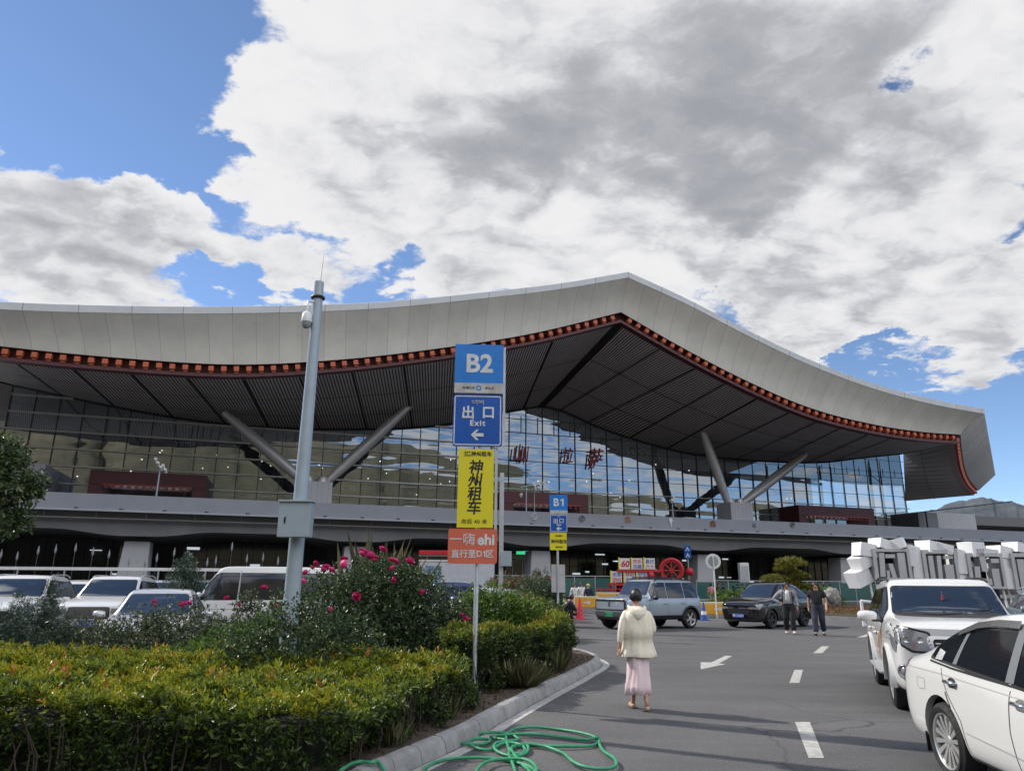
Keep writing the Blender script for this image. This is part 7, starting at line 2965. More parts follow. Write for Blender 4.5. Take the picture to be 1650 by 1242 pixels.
# hood lying on the back: a soft folded pouch
mb = MB()
rows = []
for i in range(11):
    t = i / 10
    a0 = pi * (1.0 + t)        # wraps the back from shoulder to shoulder
    row = []
    for j in range(12):
        b = 2 * pi * j / 12
        fat = .026 + .030 * sin(pi * t) + .006 * sin(7 * t * pi + j)
        drop = .085 * sin(pi * t)
        c_ = Vector((.125 * cos(a0), -.02 + .115 * sin(a0), 1.345 - drop))
        out = Vector((cos(a0), sin(a0), 0))
        row.append(tuple(c_ + out * fat * cos(b) * .8 + Vector((0, 0, 1)) * fat * 1.5 * sin(b)))
    rows.append(row + [row[0]])
mb.grid(rows)
mb.build('hood', JK, w_, smooth=80)

# --- two men coming towards the camera
BKF = mat('fabric_black', (0.012, 0.012, 0.014), 0.8, bump=0.008, bscale=12)
JEAN = mat('denim_dark', (0.025, 0.032, 0.052), 0.8, var=0.3, vscale=5, bump=0.008, bscale=14)
GRS = mat('shirt_grey_print', (0.30, 0.30, 0.31), 0.8, var=0.45, vscale=16, bump=0.01, bscale=12)
WHS = mat('shoe_white', (0.7, 0.7, 0.68), 0.5)
TEE = mat('tee_white', (0.55, 0.56, 0.57), 0.7, bump=0.006, bscale=12)
f_ = atan2(-.93, -.38)
g1 = G(1274, 1021)
m1, J1, k1 = person('person in grey patterned overshirt and black trousers walking with one hand on the hip', (g1[0], g1[1], 0), f_ + .05, 1.80, 'hip', GRS, BKF, WHS, 'long', fine=True)
loft('undershirt', [(0, .095 * k1, .98 * k1, .07, .055, 1), (0, .10 * k1, 1.15 * k1, .065, .05, 1), (0, .095 * k1, 1.30 * k1, .06, .05, 1), (0, .05 * k1, 1.42 * k1, .05, .04, 0)], TEE, m1, fold=.006)
mb = MB()
for s in (-1, 1):
    mb.tube([Vector((s * .12, -.06, 1.40)) * k1, Vector((s * .13, .13, 1.36)) * k1, Vector((s * .14, .15, 1.15)) * k1, Vector((s * .15, .08, .98)) * k1], .016, 6)
mb.build('strap', BKF, m1)
g2 = G(1322, 1024)
m2, J2, k2 = person('person in black t-shirt and dark jeans walking with arms hanging loose', (g2[0], g2[1], 0), f_ - .1, 1.80, 'walk', BKF, JEAN, BKF, 'short', fine=True)
m1.scale = (1.14, 1.05, 1)
m2.scale = (1.14, 1.05, 1)
w_.scale = (0.91, 0.95, 1)

# --- people farther away
cm = lambda n, c: mat(n, c, 0.75, var=0.2, vscale=8)
VIS = 'visitors in front of the arrivals level'
PINK, WH2, NAVY, GRN, REDc, TAN = cm('cloth_pink', (.62, .25, .27)), cm('cloth_white', (.62, .60, .60)), cm('cloth_navy', (.015, .02, .045)), cm('cloth_green', (.12, .32, .10)), cm('cloth_red', (.42, .04, .06)), cm('cloth_tan', (.36, .30, .22))
far = [
    (926, 46, 1.62, 'stand', WH2, PINK, 'person in white top standing left of the robed pair', -90, 'long', None),
    (937, 45, 1.66, 'walk', WH2, WH2, 'person in white blouse and pale trousers beside the orange barrier', -80, 'long', None),
    (948, 44, 1.60, 'stand', NAVY, NAVY, 'person in long navy coat with yellow hat seen from behind', 90, 'short', cm('hat_yellow', (.45, .42, .12))),
    (1146, 58, 1.70, 'stand', PINK, TAN, 'person in salmon pink shirt behind the round sign post', 80, 'short', None),
    (1158, 66, 1.72, 'walk', BKF, BKF, 'person all in black walking left of a dark pair', -60, 'short', None),
    (1166, 64, 1.74, 'stand', BKF, NAVY, 'person in black jacket talking behind the flower bed', 180, 'short', None),
    (1189, 66, 1.70, 'walk', NAVY, BKF, 'person in navy walking past the green bin', 0, 'short', None),
    (1198, 67, 1.70, 'stand', BKF, GRN, 'person in black top standing by the white pillar box', -90, 'short', None),
    (1207, 68, 1.62, 'stand', REDc, BKF, 'person in red top far behind the black SUV bonnet', -90, 'long', None),
    (1236, 66, 1.70, 'walk', WH2, BKF, 'person in white shirt walking before the arrivals doors', 10, 'short', None),
    (1246, 66, 1.64, 'stand', REDc, WH2, 'person in pink red coat left of the cloud pine', -90, 'long', None),
    (1306, 62, 1.72, 'stand', NAVY, BKF, 'person in dark clothes right of the cloud pine', 90, 'short', None),
    (1329, 60, 1.72, 'stand', GRN, NAVY, 'person in bright green vest beyond the boulder', -90, 'short', None),
    (1339, 60, 1.74, 'walk', BKF, BKF, 'person in black beside the one in the green vest', -100, 'short', None),
]
for px, y, H, kd, tp, bt, lab, hd, hr, cp in far:
    p = AtY(px, 950, y)
    person(lab, (p[0], y, 0), radians(hd), H * 1.06, kd, tp, bt, BKF, 'long', hair=hr, group=VIS, cap=cp)
for px, y, tp, lab, hd in ((912, 33.5, BKF, 'person crouching in dark clothes by the bushes left of the red cone', 20), (921, 34.5, NAVY, 'person in navy crouching with head bent beside the red cone', 200), (906, 35.5, GRN, 'person in green sitting low against the shrubs', 60)):
    p = AtY(px, 990, y)
    person(lab, (p[0], y, 0), radians(hd), 1.9, 'crouch', tp, BKF, BKF, 'long', group='people crouching by the shrubs')

# ------------------------------------------------------------------ second sign post (B1)
def small_sign(px, y):
    x = ray(px, 900)[0] / ray(px, 900)[1] * y
    r = thing('sign_post', 'slender post with blue B1 board, blue exit board, small yellow board and pale notice', 'sign post', (x, y, 0), radians(2))

    def Z(py):
        q = ray(px, py)
        return CAM_H + q[2] / q[1] * y

    def Xp(p, py=850):
        q = ray(p, py)
        return q[0] / q[1] * y - x
    mb = MB()
    mb.tube([(0, 0.05, 0), (0, 0.05, Z(815))], 0.04, 10)
    mb.build('post', GALV, r, smooth=50)
    a, b = Xp(886), Xp(915)
    plate('sign_board', a, b, Z(828), Z(797), 0, 0.04, BLUE1, r)
    o = r.children[-1]
    plate('board_band', a, b, Z(828), Z(822), 0, 0.01, SILV, o, -0.026)
    text_row(('B', '1'), 0.40, 0.05, WHT, o, (a + b) / 2, -0.026, Z(809), 0.012)
    plate('sign_board', a, b - .02, Z(857), Z(829), 0.03, 0.04, BLUE2, r)
    o = r.children[-1]
    frame('board_border', a + 0.01, b - .03, Z(857) + .01, Z(829) - .01, 0.03, 0.02, WHT, o, -0.024)
    tibetan(o, (a + b) / 2, Z(833), 0.06, -0.024, WHT, 3)
    text_mesh('sign_text', '出', 0.2, WHT, o, T_(a + .22, -0.024, Z(839)), bold=0.004)
    text_mesh('sign_text', '口', 0.2, WHT, o, T_(b - .24, -0.024, Z(839)), bold=0.004)
    text_mesh('sign_text', 'Exit', 0.11, WHT, o, T_((a + b) / 2, -0.024, Z(845)), bold=0.003)
    arrow_left(o, (a + b) / 2, Z(851.5), 0.2, -0.026, WHT)
    plate('sign_board', a, b - .05, Z(886), Z(858), 0, 0.03, YEL, r)
    o = r.children[-1]
    text_mesh('sign_text', '神州租车', 0.155, INK, o, T_((a + b) / 2, -0.018, Z(872)), bold=0.003)
    text_mesh('sign_text', '神州租车', 0.07, INK, o, T_((a + b) / 2, -0.018, Z(863)), bold=0.001)
    text_mesh('sign_text', '向后40米', 0.07, INK, o, T_((a + b) / 2, -0.018, Z(881)), bold=0.001)
    plate('notice_panel', Xp(889, 930), Xp(911, 930), Z(954), Z(909), 0, 0.03, mat('notice_back', (0.45, 0.45, 0.44), .5, var=.15), r, 0.09)
    return r


small_sign(899, 27.5)

# ------------------------------------------------------------------ poles, cones, barriers
x = ray(808, 850)[0] / ray(808, 850)[1] * 25
t = thing('camera_pole', 'thin square grey pole behind the B2 sign with small cabinet', 'pole', (x, 25, 0))
ztop = AtY(803, 762, 25)[2]
MB().box((0, 0, ztop / 2), (0.15, 0.15, ztop)).build('pole', GALV, t, bevel=0.01)
z0_, z1_ = AtY(810, 912, 25)[2], AtY(810, 888, 25)[2]
MB().box((0.18, -0.1, (z0_ + z1_) / 2), (0.36, 0.25, z1_ - z0_)).build('cabinet', STEEL, t, bevel=0.01)


def deck_pole(px, py_top, label, d, cams, arm=0.0, thick=0.09):
    s, zt = on(px, py_top, d)
    q = BO + BS * s + BN * d
    t = thing('camera_pole', label, 'pole', (q[0], q[1], 7.95), BA, group=None)
    h = zt - 7.95
    mb = MB()
    mb.tube([(0, 0, 0), (0, 0, h)], [thick, thick * .7], 8)
    if arm:
        mb.tube([(-arm * .2, 0, h - .1), (arm, 0, h + abs(arm) * .28)], 0.05, 6)
    mb.build('pole', STEEL, t, smooth=60)
    for (cx_, cz_) in cams:
        mb = MB()
        mb.box((cx_, -0.2, h + cz_), (0.22, 0.5, 0.2))
        mb.lathe([(0, .0), (.10, .0), (.12, -.12), (.08, -.22), (0, -.24)], c=(cx_ + .05, -.1, h + cz_ - .1), n=8)
        mb.build('camera', WHITE, t, smooth=50)
    return t


deck_pole(259, 748, 'pole with a cluster of white cameras on the viaduct before the left porch', -3, [(-.45, .45), (-.2, .1), (.1, -.3), (.5, -.5), (.25, -.1)], 0)
deck_pole(848, 784, 'pole with long arm carrying small cameras before the middle porch', -3, [(.9, .1), (1.9, .5), (-.7, -.9)], 3.2)
deck_pole(861, 788, 'thin white pole with one lamp head right of the long armed pole', -4, [(0, .0)], 0, 0.06)
deck_pole(1083, 806, 'white pole with rounded camera heads standing on the viaduct', -4, [(0, .25), (-.25, 0)], 0)


def cone(px, py, y, h, m, label):
    x = ray(px, py)[0] / ray(px, py)[1] * y
    t = thing('traffic_cone', label, 'traffic cone', (x, y, 0))
    MB().box((0, 0, 0.02), (h * .55, h * .55, 0.04)).build('base', m, t, bevel=0.01)
    mb = MB()
    mb.lathe([(h * .20, 0.04), (h * .045, h), (0, h)], n=20)
    c = mb.build('cone', m, t, smooth=50)
    mb = MB()
    mb.lathe([(h * .158, .32 * h), (h * .128, .52 * h)], n=20)
    mb.build('reflective_band', WHITE if m is not REDM else m, c, smooth=60)


REDM = mat('cone_red', (0.62, 0.03, 0.06), 0.5)
cone(934, 980, 36.8, 1.0, REDM, 'pink red traffic cone left of the boxy silver SUV')
cone(1134, 985, 36.5, 0.85, mat('cone_blue', (0.03, 0.09, 0.33), 0.5), 'dark blue traffic cone between the silver and the black SUV')

ORP = mat('barrier_orange', (0.72, 0.36, 0.03), 0.5, var=0.08)
CRM = mat('barrier_cream', (0.60, 0.52, 0.34), 0.6)


def barrier(pa, pb, y, z0, z1, label):
    xa = ray(pa, 960)[0] / ray(pa, 960)[1] * y
    xb = ray(pb, 960)[0] / ray(pb, 960)[1] * y
    t = thing('road_barrier', label, 'barrier', ((xa + xb) / 2, y, 0))
    L = xb - xa
    MB().box((0, .1, z0 / 2 + .0), (L, .7, z0)).build('base', CONC, t, bevel=.02)
    MB().box((0, 0, (z0 + z1) / 2 + 0.001), (L, .35, z1 - z0)).build('wall', CRM, t, bevel=.03)
    n = max(1, int(L / 1.5))
    for i in range(n):
        cx_ = -L / 2 + (i + .5) * L / n
        o = MB().box((cx_, -.19, (z0 + z1) / 2 - .02), (L / n - .12, .03, (z1 - z0) - .16)).build('panel', ORP, t)
        mb = MB()
        s = (z1 - z0) * .5
        mb.prism([(-.6 * s, .12 * s), (.1 * s, .12 * s), (.1 * s, .4 * s), (.7 * s, 0), (.1 * s, -.4 * s), (.1 * s, -.12 * s), (-.6 * s, -.12 * s)], 0, .01, T_(cx_, -.207, (z0 + z1) / 2 - .02))
        mb.build('arrow', WHT, o)


barrier(925, 965, 44, .30, .98, 'orange arrow barrier left of the silver SUV below the robed visitors')
barrier(1112, 1196, 39.5, .14, .80, 'orange arrow barrier between the silver SUV and the black SUV')
barrier(960, 1000, 50, .45, 1.15, 'pale pink low wall behind the bonnet of the silver SUV')

# round sign and crossing sign
x = ray(1149, 900)[0] / ray(1149, 900)[1] * 39
t = thing('round_sign', 'round white edged traffic sign seen from behind on a white post', 'traffic sign', (x, 39, 0), radians(-8))
zc = AtY(1149, 904, 39)[2]
mb = MB(); mb.tube([(0, 0, 0), (0, 0, zc + .3)], .035, 8); mb.build('post', WHITE, t)
mb = MB(); mb.lathe([(0, 0), (.39, 0), (.40, .02), (0, .02)], T_(0, .06, zc), 28); di = mb.build('disc', WHITE, t)
mb = MB(); mb.lathe([(0.27, 0.0), (.0, 0.0)], T_(0, .03, zc), 28); mb.build('disc_back', mat('disc_grey', (0.3, 0.32, 0.3), .6), di)
x = ray(1108, 890)[0] / ray(1108, 890)[1] * 56
t = thing('crossing_sign', 'square blue pedestrian crossing sign on a thin pole beside the red wheel', 'traffic sign', (x, 56, 0), radians(-6))
z0_, z1_ = AtY(1108, 899, 56)[2], AtY(1108, 879, 56)[2]
mb = MB(); mb.tube([(0, 0.04, 0), (0, 0.04, z1_)], .035, 8); mb.build('post', GALV, t)
for k, (a, b) in enumerate(((z0_, (z0_ + z1_) / 2 - .02), ((z0_ + z1_) / 2 + .02, z1_))):
    plate('sign_board', -.26, .26, a, b, .02, .03, BLUE2, t)
    o = t.children[-1]
    mb = MB()
    zc = (a + b) / 2
    mb.prism([(-.16, -.16), (0, .17), (.16, -.16), (.08, -.16), (0, .02), (-.08, -.16)], 0, .004, T_(0, -.018, zc))
    mb.build('sign_symbol', WHT, o)

# ------------------------------------------------------------------ anniversary display
yd = 55.0


def dx(px, py): return AtY(px, py, yd)


DR = mat('display_red', (0.50, 0.02, 0.03), .5)
DY = mat('display_yellow', (0.75, 0.62, 0.05), .5)
PNL = mat('display_panel', (0.68, 0.66, 0.66), .5)
DBL = mat('display_blue', (0.10, 0.14, 0.42), .5)
o0 = dx(1040, 980)
disp = thing('festive_display', 'red festive stand with six white lettered panels and yellow edges', 'display stand', (o0[0], yd, 0))
rows_ = [((998, 1018, 1038), 899, 917, ('60', '欢乐|西藏', '喜庆|六十')), ((985, 1006, 1026), 920, 938, ('民族|团结', '祥和|幸福', '安定|繁荣'))]
for xs3, ya, yb, tx in rows_:
    for k, (pxa, s) in enumerate(zip(xs3, tx)):
        a, b = dx(pxa, ya), dx(pxa + 17, yb)
        xa, xb, zt_, zb_ = a[0] - o0[0], b[0] - o0[0], a[2], b[2]
        pb = MB().box(((xa + xb) / 2, 0, (zt_ + zb_) / 2), (xb - xa, .25, zt_ - zb_)).build('panel', PNL, disp)
        MB().box((xa - .05, -.02, (zt_ + zb_) / 2), (.09, .3, zt_ - zb_ + .1)).build('panel_edge', DY, pb)
        if s == '60':
            text_mesh('display_text', '60', .62, DR, pb, T_((xa + xb) / 2, -.13, (zt_ + zb_) / 2), bold=.02, shear=.2)
        else:
            for j, w_ in enumerate(s.split('|')):
                text_mesh('display_text', w_, .33, DR if (k + j) % 2 else DBL, pb, T_((xa + xb) / 2, -.13, zt_ - .24 - j * .38), bold=.004)
for (pa, pb_, py) in ((994, 1066, 919), (980, 1046, 941)):
    a, b = dx(pa, py), dx(pb_, py)
    MB().box(((a[0] + b[0]) / 2 - o0[0], .02, a[2]), (b[0] - a[0], .5, .16)).build('shelf_beam', DR, disp)
for px in (1000, 1030, 1056):
    a = dx(px, 930)
    MB().box((a[0] - o0[0], .3, 1.6), (.12, .12, 3.2)).build('upright', DR, disp)
for px in (984, 1012, 1040):
    a = dx(px, 945)
    MB().box((a[0] - o0[0], .2, .8), (.1, .1, 1.6)).build('upright', DR, disp)
# wheel
c_ = dx(1082, 919)
rad = 17.0 / 1145 * (yd)
wh = thing('ornamental_wheel_stand', 'large red spoked wheel ornament above the roof of the silver SUV', 'ornament', (c_[0], yd, c_[2]), radians(-14))
for r_, tr in ((rad, .13), (rad * .82, .07)):
    mb = MB(); mb.tube([(r_ * cos(a), 0, r_ * sin(a)) for a in np.linspace(0, 2 * pi, 33)[:-1]], tr, 8, closed=True); mb.build('rim', DR, wh, smooth=60)
for k in range(8):
    a = pi * k / 4
    mb = MB(); mb.tube([(.1 * cos(a), 0, .1 * sin(a)), (rad * cos(a), 0, rad * sin(a))], .05, 6); mb.build('spoke', DR, wh)
mb = MB(); mb.tube([(0, -.3, 0), (0, .3, 0)], .16, 12); mb.build('hub', DR, wh, smooth=50)
MB().box((-.5, 0, -c_[2] / 2 - rad / 2), (.18, .3, c_[2] - rad + .05)).build('stand', DR, wh)
MB().box((.5, 0, -c_[2] / 2 - rad / 2), (.18, .3, c_[2] - rad + .05)).build('stand', DR, wh)
for px, py, r_, lab in ((1048, 927, .28, 'red lantern ball left of the red wheel'), (1110, 921, .3, 'red lantern ball right of the red wheel')):
    a = dx(px, py)
    t = thing('lantern', lab, 'lantern', (a[0], yd - .3, 0))
    mb = MB(); mb.lathe([(0, r_), (r_ * .6, r_ * .85), (r_, 0), (r_ * .6, -r_ * .85), (0, -r_)], c=(0, 0, a[2]), n=14); mb.build('globe', DR, t, smooth=70)
    mb = MB(); mb.tube([(0, 0, 0), (0, 0, a[2])], .03, 6); mb.build('stem', DR, t)

# ------------------------------------------------------------------ railings in front of the hall
TEAL = mat('rail_glass', (0.05, 0.13, 0.12), 0.1, spec=.8)


def railing(name, label, pa, pb, y, h, m, panel=None, step=1.5):
    xa = ray(pa, 940)[0] / ray(pa, 940)[1] * y
    xb = ray(pb, 940)[0] / ray(pb, 940)[1] * y
    t = thing(name, label, 'railing', ((xa + xb) / 2, y, 0))
    L = xb - xa
    mb = MB()
    for z in (h, h * .15):
        mb.box((0, 0, z), (L, .07, .07))
    n = int(L / step)
    for i in range(n + 1):
        mb.box((-L / 2 + i * L / n, 0, h / 2), (.06, .09, h))
    mb.build('frame', m, t)
    if panel:
        MB().box((0, 0.0, h * .56), (L - .05, .02, h * .74)).build('glass_panel', panel, t)
    return t


railing('glass_railing', 'teal glass railing in front of the arrivals hall left of the display', 760, 992, 60, 2.3, GALV, TEAL)
railing('glass_railing', 'teal glass railing in front of the arrivals hall behind the black SUV', 1122, 1480, 70, 2.1, GALV, TEAL)
railing('red_railing', 'low red fence beneath the festive display', 960, 1056, 52.5, 1.35, DR, None, .35)
# white beam with flame shaped garden lamps at the left
t = thing('white_beam_fence', 'long white horizontal beam on posts behind the parked cars at the left', 'fence', (-30, 47, 0))
zz0 = AtY(200, 919, 47)[2]; zz1 = AtY(200, 914, 47)[2]
MB().box((0, 0, (zz0 + zz1) / 2), (40, .12, zz1 - zz0)).build('beam', WHITE, t)
for i in range(14):
    MB().box((-19.5 + i * 3, 0, zz0 / 2), (.08, .08, zz0)).build('post', GALV, t)
lampproto = None
ORDN = 'first second third fourth fifth sixth seventh eighth ninth tenth eleventh twelfth thirteenth fourteenth fifteenth sixteenth seventeenth eighteenth'.split()
for i, (px, py) in enumerate(((2, 892), (28, 895), (62, 886), (90, 884), (122, 882), (150, 888), (176, 892), (208, 903), (234, 906), (253, 898), (281, 889), (305, 896), (334, 905), (348, 902), (374, 880), (398, 899), (424, 897), (448, 903))):
    y = 50.0
    p = AtY(px, py, y)
    if lampproto is None:
        lampproto = thing('garden_lamp', 'x', 'garden lamp', (0, 0, 0))
        mb = MB(); mb.lathe([(0, .45), (.05, .32), (.15, .0), (.17, -.2), (.10, -.38), (.03, -.42)], c=(0, 0, 0), n=10); mb.build('lamp_head', mat('lamp_head', (0.26, 0.27, 0.27), .4), lampproto, smooth=60)
        mb = MB(); mb.tube([(0, 0, -.4), (0, 0, -3.3)], .025, 6); mb.build('stem', mat('lamp_stem', (.16, .17, .18), .5), lampproto)
        o = lampproto
    else:
        o = copy_tree(lampproto)
    o.location = (p[0], y, p[2])
    o['label'] = ORDN[i] + ' flame shaped garden lamp from the left above the white beam'
    o.scale = (.45, .45, .75)
    o['group'] = 'flame shaped garden lamps'

# ------------------------------------------------------------------ kiosk behind the big rose bush
ky = 50.0
a, b = AtY(672, 940, ky), AtY(795, 940, ky)
kt = thing('kiosk', 'white kiosk with red roof strip behind the salmon board', 'kiosk', ((a[0] + b[0]) / 2, ky + 1.5, 0))
w_ = b[0] - a[0]
zr1, zr0, zw = AtY(700, 886, ky)[2], AtY(700, 893, ky)[2], AtY(700, 905, ky)[2]
MB().box((0, .5, zw / 2), (w_, 3, zw)).build('wall', mat('kiosk_wall', (0.50, 0.52, 0.55), .5, var=.08), kt, bevel=.03)
MB().box((-w_ * .2, .4, (zr0 + zr1) / 2), (w_ * .6, 3.2, zr1 - zr0)).build('roof', DR, kt, bevel=.03)
MB().box((-w_ * .2, .5, (zw + zr0) / 2), (w_ * .57, 2.6, zr0 - zw)).build('window_strip', DGL, kt)
MB().box((-w_ * .2, -.95, zw + .1), (w_ * .6, .12, .12)).build('trim', WHITE, kt)
MB().box((-w_ * .2, -.95, zr0 - .05), (w_ * .6, .12, .1)).build('trim', WHITE, kt)
MB().box((-w_ * .30, -1.02, zw * .72), (w_ * .2, .05, zw * .4)).build('poster', mat('poster_blue', (.18, .28, .38), .4, var=.6, vscale=6), kt)
# portal with green display
pt = thing('entrance_portal', 'dark glazed entrance with green lit display right of the salmon board', 'entrance', (0, 0, 0))
s0, z0 = on(806, 868, -14); s1, _ = on(869, 868, -14)
c0 = BO + BS * (s0 + s1) / 2 - BN * 14
pt.location = (c0[0], c0[1], 0); pt.rotation_euler = (0, 0, BA)
W2 = (s1 - s0)
MB().box((0, 1.2, 2.6), (W2, 2.4, 5.2)).build('glazed_box', DGL, pt)
mb = MB(); mb.tube([(-W2 / 2, -.1, 4.9), (W2 / 2, -.1, 4.4), (W2 / 2, -.1, 0)], .09, 6); mb.build('portal_frame', WHITE, pt)
for i in range(4):
    MB().box((-W2 / 2 + .3 + i * W2 / 4, -.05, 2.2), (.1, .08, 4.4)).build('mullion', GALV, pt)
s_, z_ = on(842, 889.5, -13.7)
MB().box((s_ - (s0 + s1) / 2, -.3, z_), (1.6, .12, .5)).build('green_display', emat('led_green', (0.05, .5, .22), .8), pt)

# bin, white pillar box, boulder
p = AtY(1189, 950, 64)
t = thing('litter_bin', 'green litter bin beside the flower bed', 'bin', (p[0], 64, 0))
MB().box((0, 0, .75), (.8, .7, 1.5)).build('bin_body', mat('bin_green', (0.03, .10, .07), .5), t, bevel=.05)
MB().box((0, 0, 1.55), (.9, .8, .12)).build('lid', mat('bin_green', (0.03, .10, .07), .5), t, bevel=.04)
p = AtY(1199, 930, 72)
t = thing('white_cabinet', 'tall white cabinet standing at the hall entrance behind the black SUV', 'cabinet', (p[0], 72, 0))
MB().box((0, 0, 1.9), (.9, .7, 3.8)).build('cabinet_body', WHITE, t, bevel=.05)
MB().box((0, -.36, 2.2), (.7, .03, 2.6)).build('cabinet_door', GALV, t)
p = AtY(1341, 975, 44)
bm = bmesh.new()
bmesh.ops.create_icosphere(bm, subdivisions=4, radius=1)
rr_ = random.Random(9)
from mathutils import noise as mnoise
for v in bm.verts:
    n_ = mnoise.fractal(v.co * 1.7, 0.6, 2.1, 5)
    v.co *= 1 + 0.22 * n_
    v.co = Vector((v.co.x * .55, v.co.y * .5, v.co.z * .62))
    v.co.z = max(v.co.z, -.45)
me = bpy.data.meshes.new('boulder'); bm.to_mesh(me); bm.free()
o = bpy.data.objects.new('boulder', me); COL.objects.link(o)
me.materials.append(mat('stone', (0.24, 0.23, 0.21), .9, var=.3, vscale=4, bump=.03, bscale=9))
me.polygons.foreach_set('use_smooth', [True] * len(me.polygons))
o.location = (p[0], 44, .95)
tag(o, 'upright grey boulder at the edge of the planted bed right of the men', 'boulder')

# ------------------------------------------------------------------ roundabout bed at the right
bed = [(15.2, 40.0), (19, 36.8), (30, 35.0), (60, 38.0), (60, 56), (24, 60), (16, 50)]
mb = MB(); mb.prism(bed, 0, .16); o = mb.build('roundabout_kerb', KMAT); tag(o, kind='structure')
mb = MB(); mb.prism(grow(bed, -.2), .1, .20); o = mb.build('roundabout_soil', SOIL); tag(o, kind='structure')
rg = np.random.RandomState(44)
n = 9000
x = rg.uniform(15, 45, n); y = rg.uniform(35, 48, n)
kk = in_poly(x, y, grow(bed, -.3))
x, y = x[kk], y[kk]
P = np.stack([x, y, np.full(len(x), .2)], 1)
D = np.stack([rg.randn(len(x)) * .4, rg.randn(len(x)) * .4, np.ones(len(x))], 1)
red = (y > 38.8)
q = shoots(P, D, 5, np.where(red, .30, .12), .10, .3, np.where(red, .75, .35) + rg.randn(len(x)) * .12)
LAWN = leaf_mat('bed_cover', [(0, (.05, .07, .015)), (.35, (.14, .20, .03)), (.6, (.16, .12, .04)), (1, (.26, .10, .05))])
o = leaf_object('ground_cover', *q, LAWN)
tag(o, 'green and reddish low planting on the roundabout bed', 'ground cover', kind='stuff')

# ------------------------------------------------------------------ white lettered sculptures
SW = mat('sculpture_white', (0.74, 0.74, 0.74), .45, var=.04, dirt=((.4, .38, .36), .3))
sy = 30.0
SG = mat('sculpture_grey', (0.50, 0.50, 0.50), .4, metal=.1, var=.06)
LET = 'white letter sculptures in a row'


def SX(px, py=910): return ray(px, py)[0] / ray(px, py)[1] * sy
def SZ(py, px=1500): return AtY(px, py, sy)[2]


def wedge(mb, c, s, rot, tilt, taper=.8):
    M = Matrix.Translation(c) @ Matrix.Rotation(rot, 4, 'Z') @ Matrix.Rotation(tilt, 4, 'Y')
    hx, hy, hz = s[0] / 2, s[1] / 2, s[2] / 2
    p = [(-hx, -hy * taper, -hz), (hx, -hy, -hz), (hx, hy, -hz), (-hx, hy * taper, -hz), (-hx * taper, -hy * taper, hz), (hx, -hy, hz * .8), (hx, hy, hz), (-hx * taper, hy, hz)]
    mb.hexa([M @ Vector(q) for q in p])


def sculpture(px0, px1, py0, py1, label, bars, boxes, seed, rz=0.0):
    xa, xb = SX(px0), SX(px1)
    zt, zb = SZ(py0, (px0 + px1) / 2), SZ(py1, (px0 + px1) / 2)
    cx_ = (xa + xb) / 2
    t = thing('letter_sculpture', label, 'sculpture', (cx_, sy, 0), rz, LET)
    w, h = xb - xa, zt - zb
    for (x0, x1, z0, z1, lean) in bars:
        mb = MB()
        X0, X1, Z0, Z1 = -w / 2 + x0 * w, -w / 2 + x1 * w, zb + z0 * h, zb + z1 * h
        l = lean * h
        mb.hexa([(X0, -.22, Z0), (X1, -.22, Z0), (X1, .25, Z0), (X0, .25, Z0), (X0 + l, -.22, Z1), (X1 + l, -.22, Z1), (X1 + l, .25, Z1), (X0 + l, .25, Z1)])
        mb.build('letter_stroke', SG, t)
    for (px, py, sw, sh, rot, tilt) in boxes:
        mb = MB()
        wedge(mb, (SX(px, py) - cx_, .15, SZ(py, px)), (sw, .75, sh), rot, tilt)
        mb.build('box', SW, t)
    for x in (-w * .45, w * .45, -w * .62):
        mb = MB()
        mb.tube([(x, .1, zb + .3), (x + .12, .0, .16)], .045, 8)
        mb.build('leg', SW, t)
    mb = MB()
    for z in (.5, 1.0):
        mb.tube([(-w * .6, .15, z), (w * .45, .15, z)], .03, 6)
    mb.build('brace', SW, t)
    return t


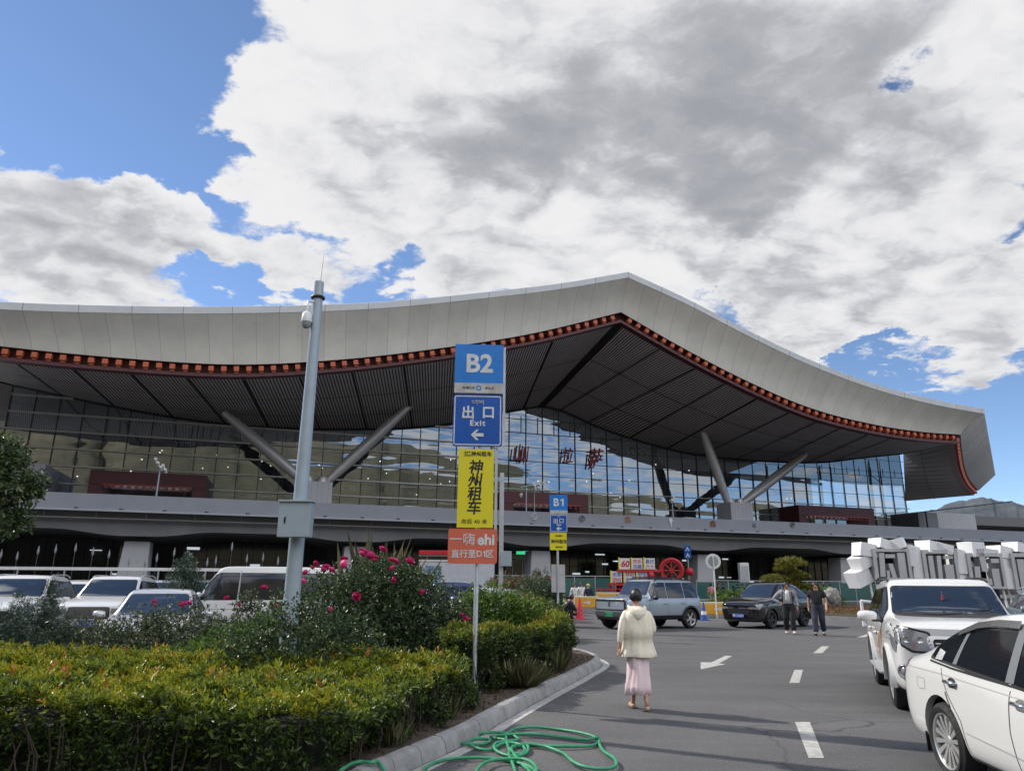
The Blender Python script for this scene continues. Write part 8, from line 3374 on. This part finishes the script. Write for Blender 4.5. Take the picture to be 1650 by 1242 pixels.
fr = [(0, .10, 0, 1, 0), (.92, 1, 0, 1, 0), (.1, .92, .9, 1, 0), (.1, .92, 0, .07, 0)]
sculpture(1407, 1463, 884, 934, 'leftmost white letter sculpture with three tilted boxes on its left side', fr + [(.14, .28, .10, .86, .04), (.46, .58, .07, .52, -.08), (.66, .86, .07, .86, 0), (.34, .6, .70, .82, 0), (.32, .40, .07, .3, 0)],
          [(1396, 885, .75, .55, .3, .1), (1391, 904, .72, .5, .5, -.45), (1387, 930, .75, .62, .5, -.4), (1420, 876, .6, .4, .5, .2), (1446, 877, .62, .45, -.5, -.3), (1462, 896, .3, .8, .2, 0)], 1, radians(-8))
sculpture(1486, 1538, 886, 945, 'second white letter sculpture from the left with a tall plain side board', fr + [(.16, .30, .07, .84, 0), (.38, .50, .07, .84, .03), (.60, .86, .07, .60, 0), (.62, .88, .76, .84, 0)],
          [(1472, 904, .42, 1.35, .35, 0), (1497, 881, .62, .5, .6, .1), (1522, 883, .7, .42, -.4, .25)], 2, radians(-6))
sculpture(1557, 1611, 891, 948, 'third white letter sculpture from the left above the roof of the white SUV', fr + [(.15, .30, .07, .62, .02), (.38, .54, .48, 1.12, -.05), (.64, .84, .07, .56, 0), (.66, .88, .72, .84, 0), (.34, .6, .10, .28, 0)],
          [(1545, 904, .36, 1.0, .3, .05), (1568, 884, .7, .6, .5, -.1), (1592, 890, .55, .3, 0, .1), (1546, 935, .42, .6, .5, .25)], 3, radians(-6))
sculpture(1628, 1682, 891, 955, 'rightmost white letter sculpture cut by the picture edge', fr + [(.15, .34, .07, .84, 0), (.45, .56, .07, .84, 0), (.62, .88, .3, .44, 0), (.62, .88, .66, .8, 0)],
          [(1615, 889, .6, .5, .4, .1), (1614, 908, .6, .5, .5, -.2), (1618, 930, .55, .9, .3, .05), (1640, 882, .7, .4, .5, .1), (1662, 884, .6, .4, -.4, .1)], 4, radians(-6))
t = thing('metal_frame', 'white open metal frame lying at the foot of the leftmost sculpture', 'metal frame', (SX(1388), sy - .5, .16), radians(15))
for (a, b) in (((-.5, 0, 0), (-.5, 0, .95)), ((-.5, 0, .95), (.6, 0, .85)), ((.6, 0, .85), (.6, 0, 0)), ((-.5, 0, .05), (.6, 0, .05)), ((0, 0, .05), (.05, 0, .9)), ((-.5, 0, .5), (.6, 0, .45))):
    MB().tube([a, b], .06, 6).build('frame_bar', SW, t)

# vehicles up on the viaduct deck
def deck_car(src, px, label, d=-7.0, turn=0.0):
    s, _ = on(px, 815, d)
    q = BO + BS * s + BN * d
    c = copy_tree(src)
    c.location = (q[0], q[1], 7.95)
    c.rotation_euler = (0, 0, BA + turn)
    c['label'] = label
    c['group'] = 'vehicles on the viaduct'
    return c


deck_car(bk, 722, 'dark car on the viaduct deck left of the yellow board')
deck_car(prado, 1100, 'white car on the viaduct deck beside the white camera pole', turn=pi)
deck_car(hv, 652, 'white car on the viaduct deck above the grey lamp box', turn=pi)
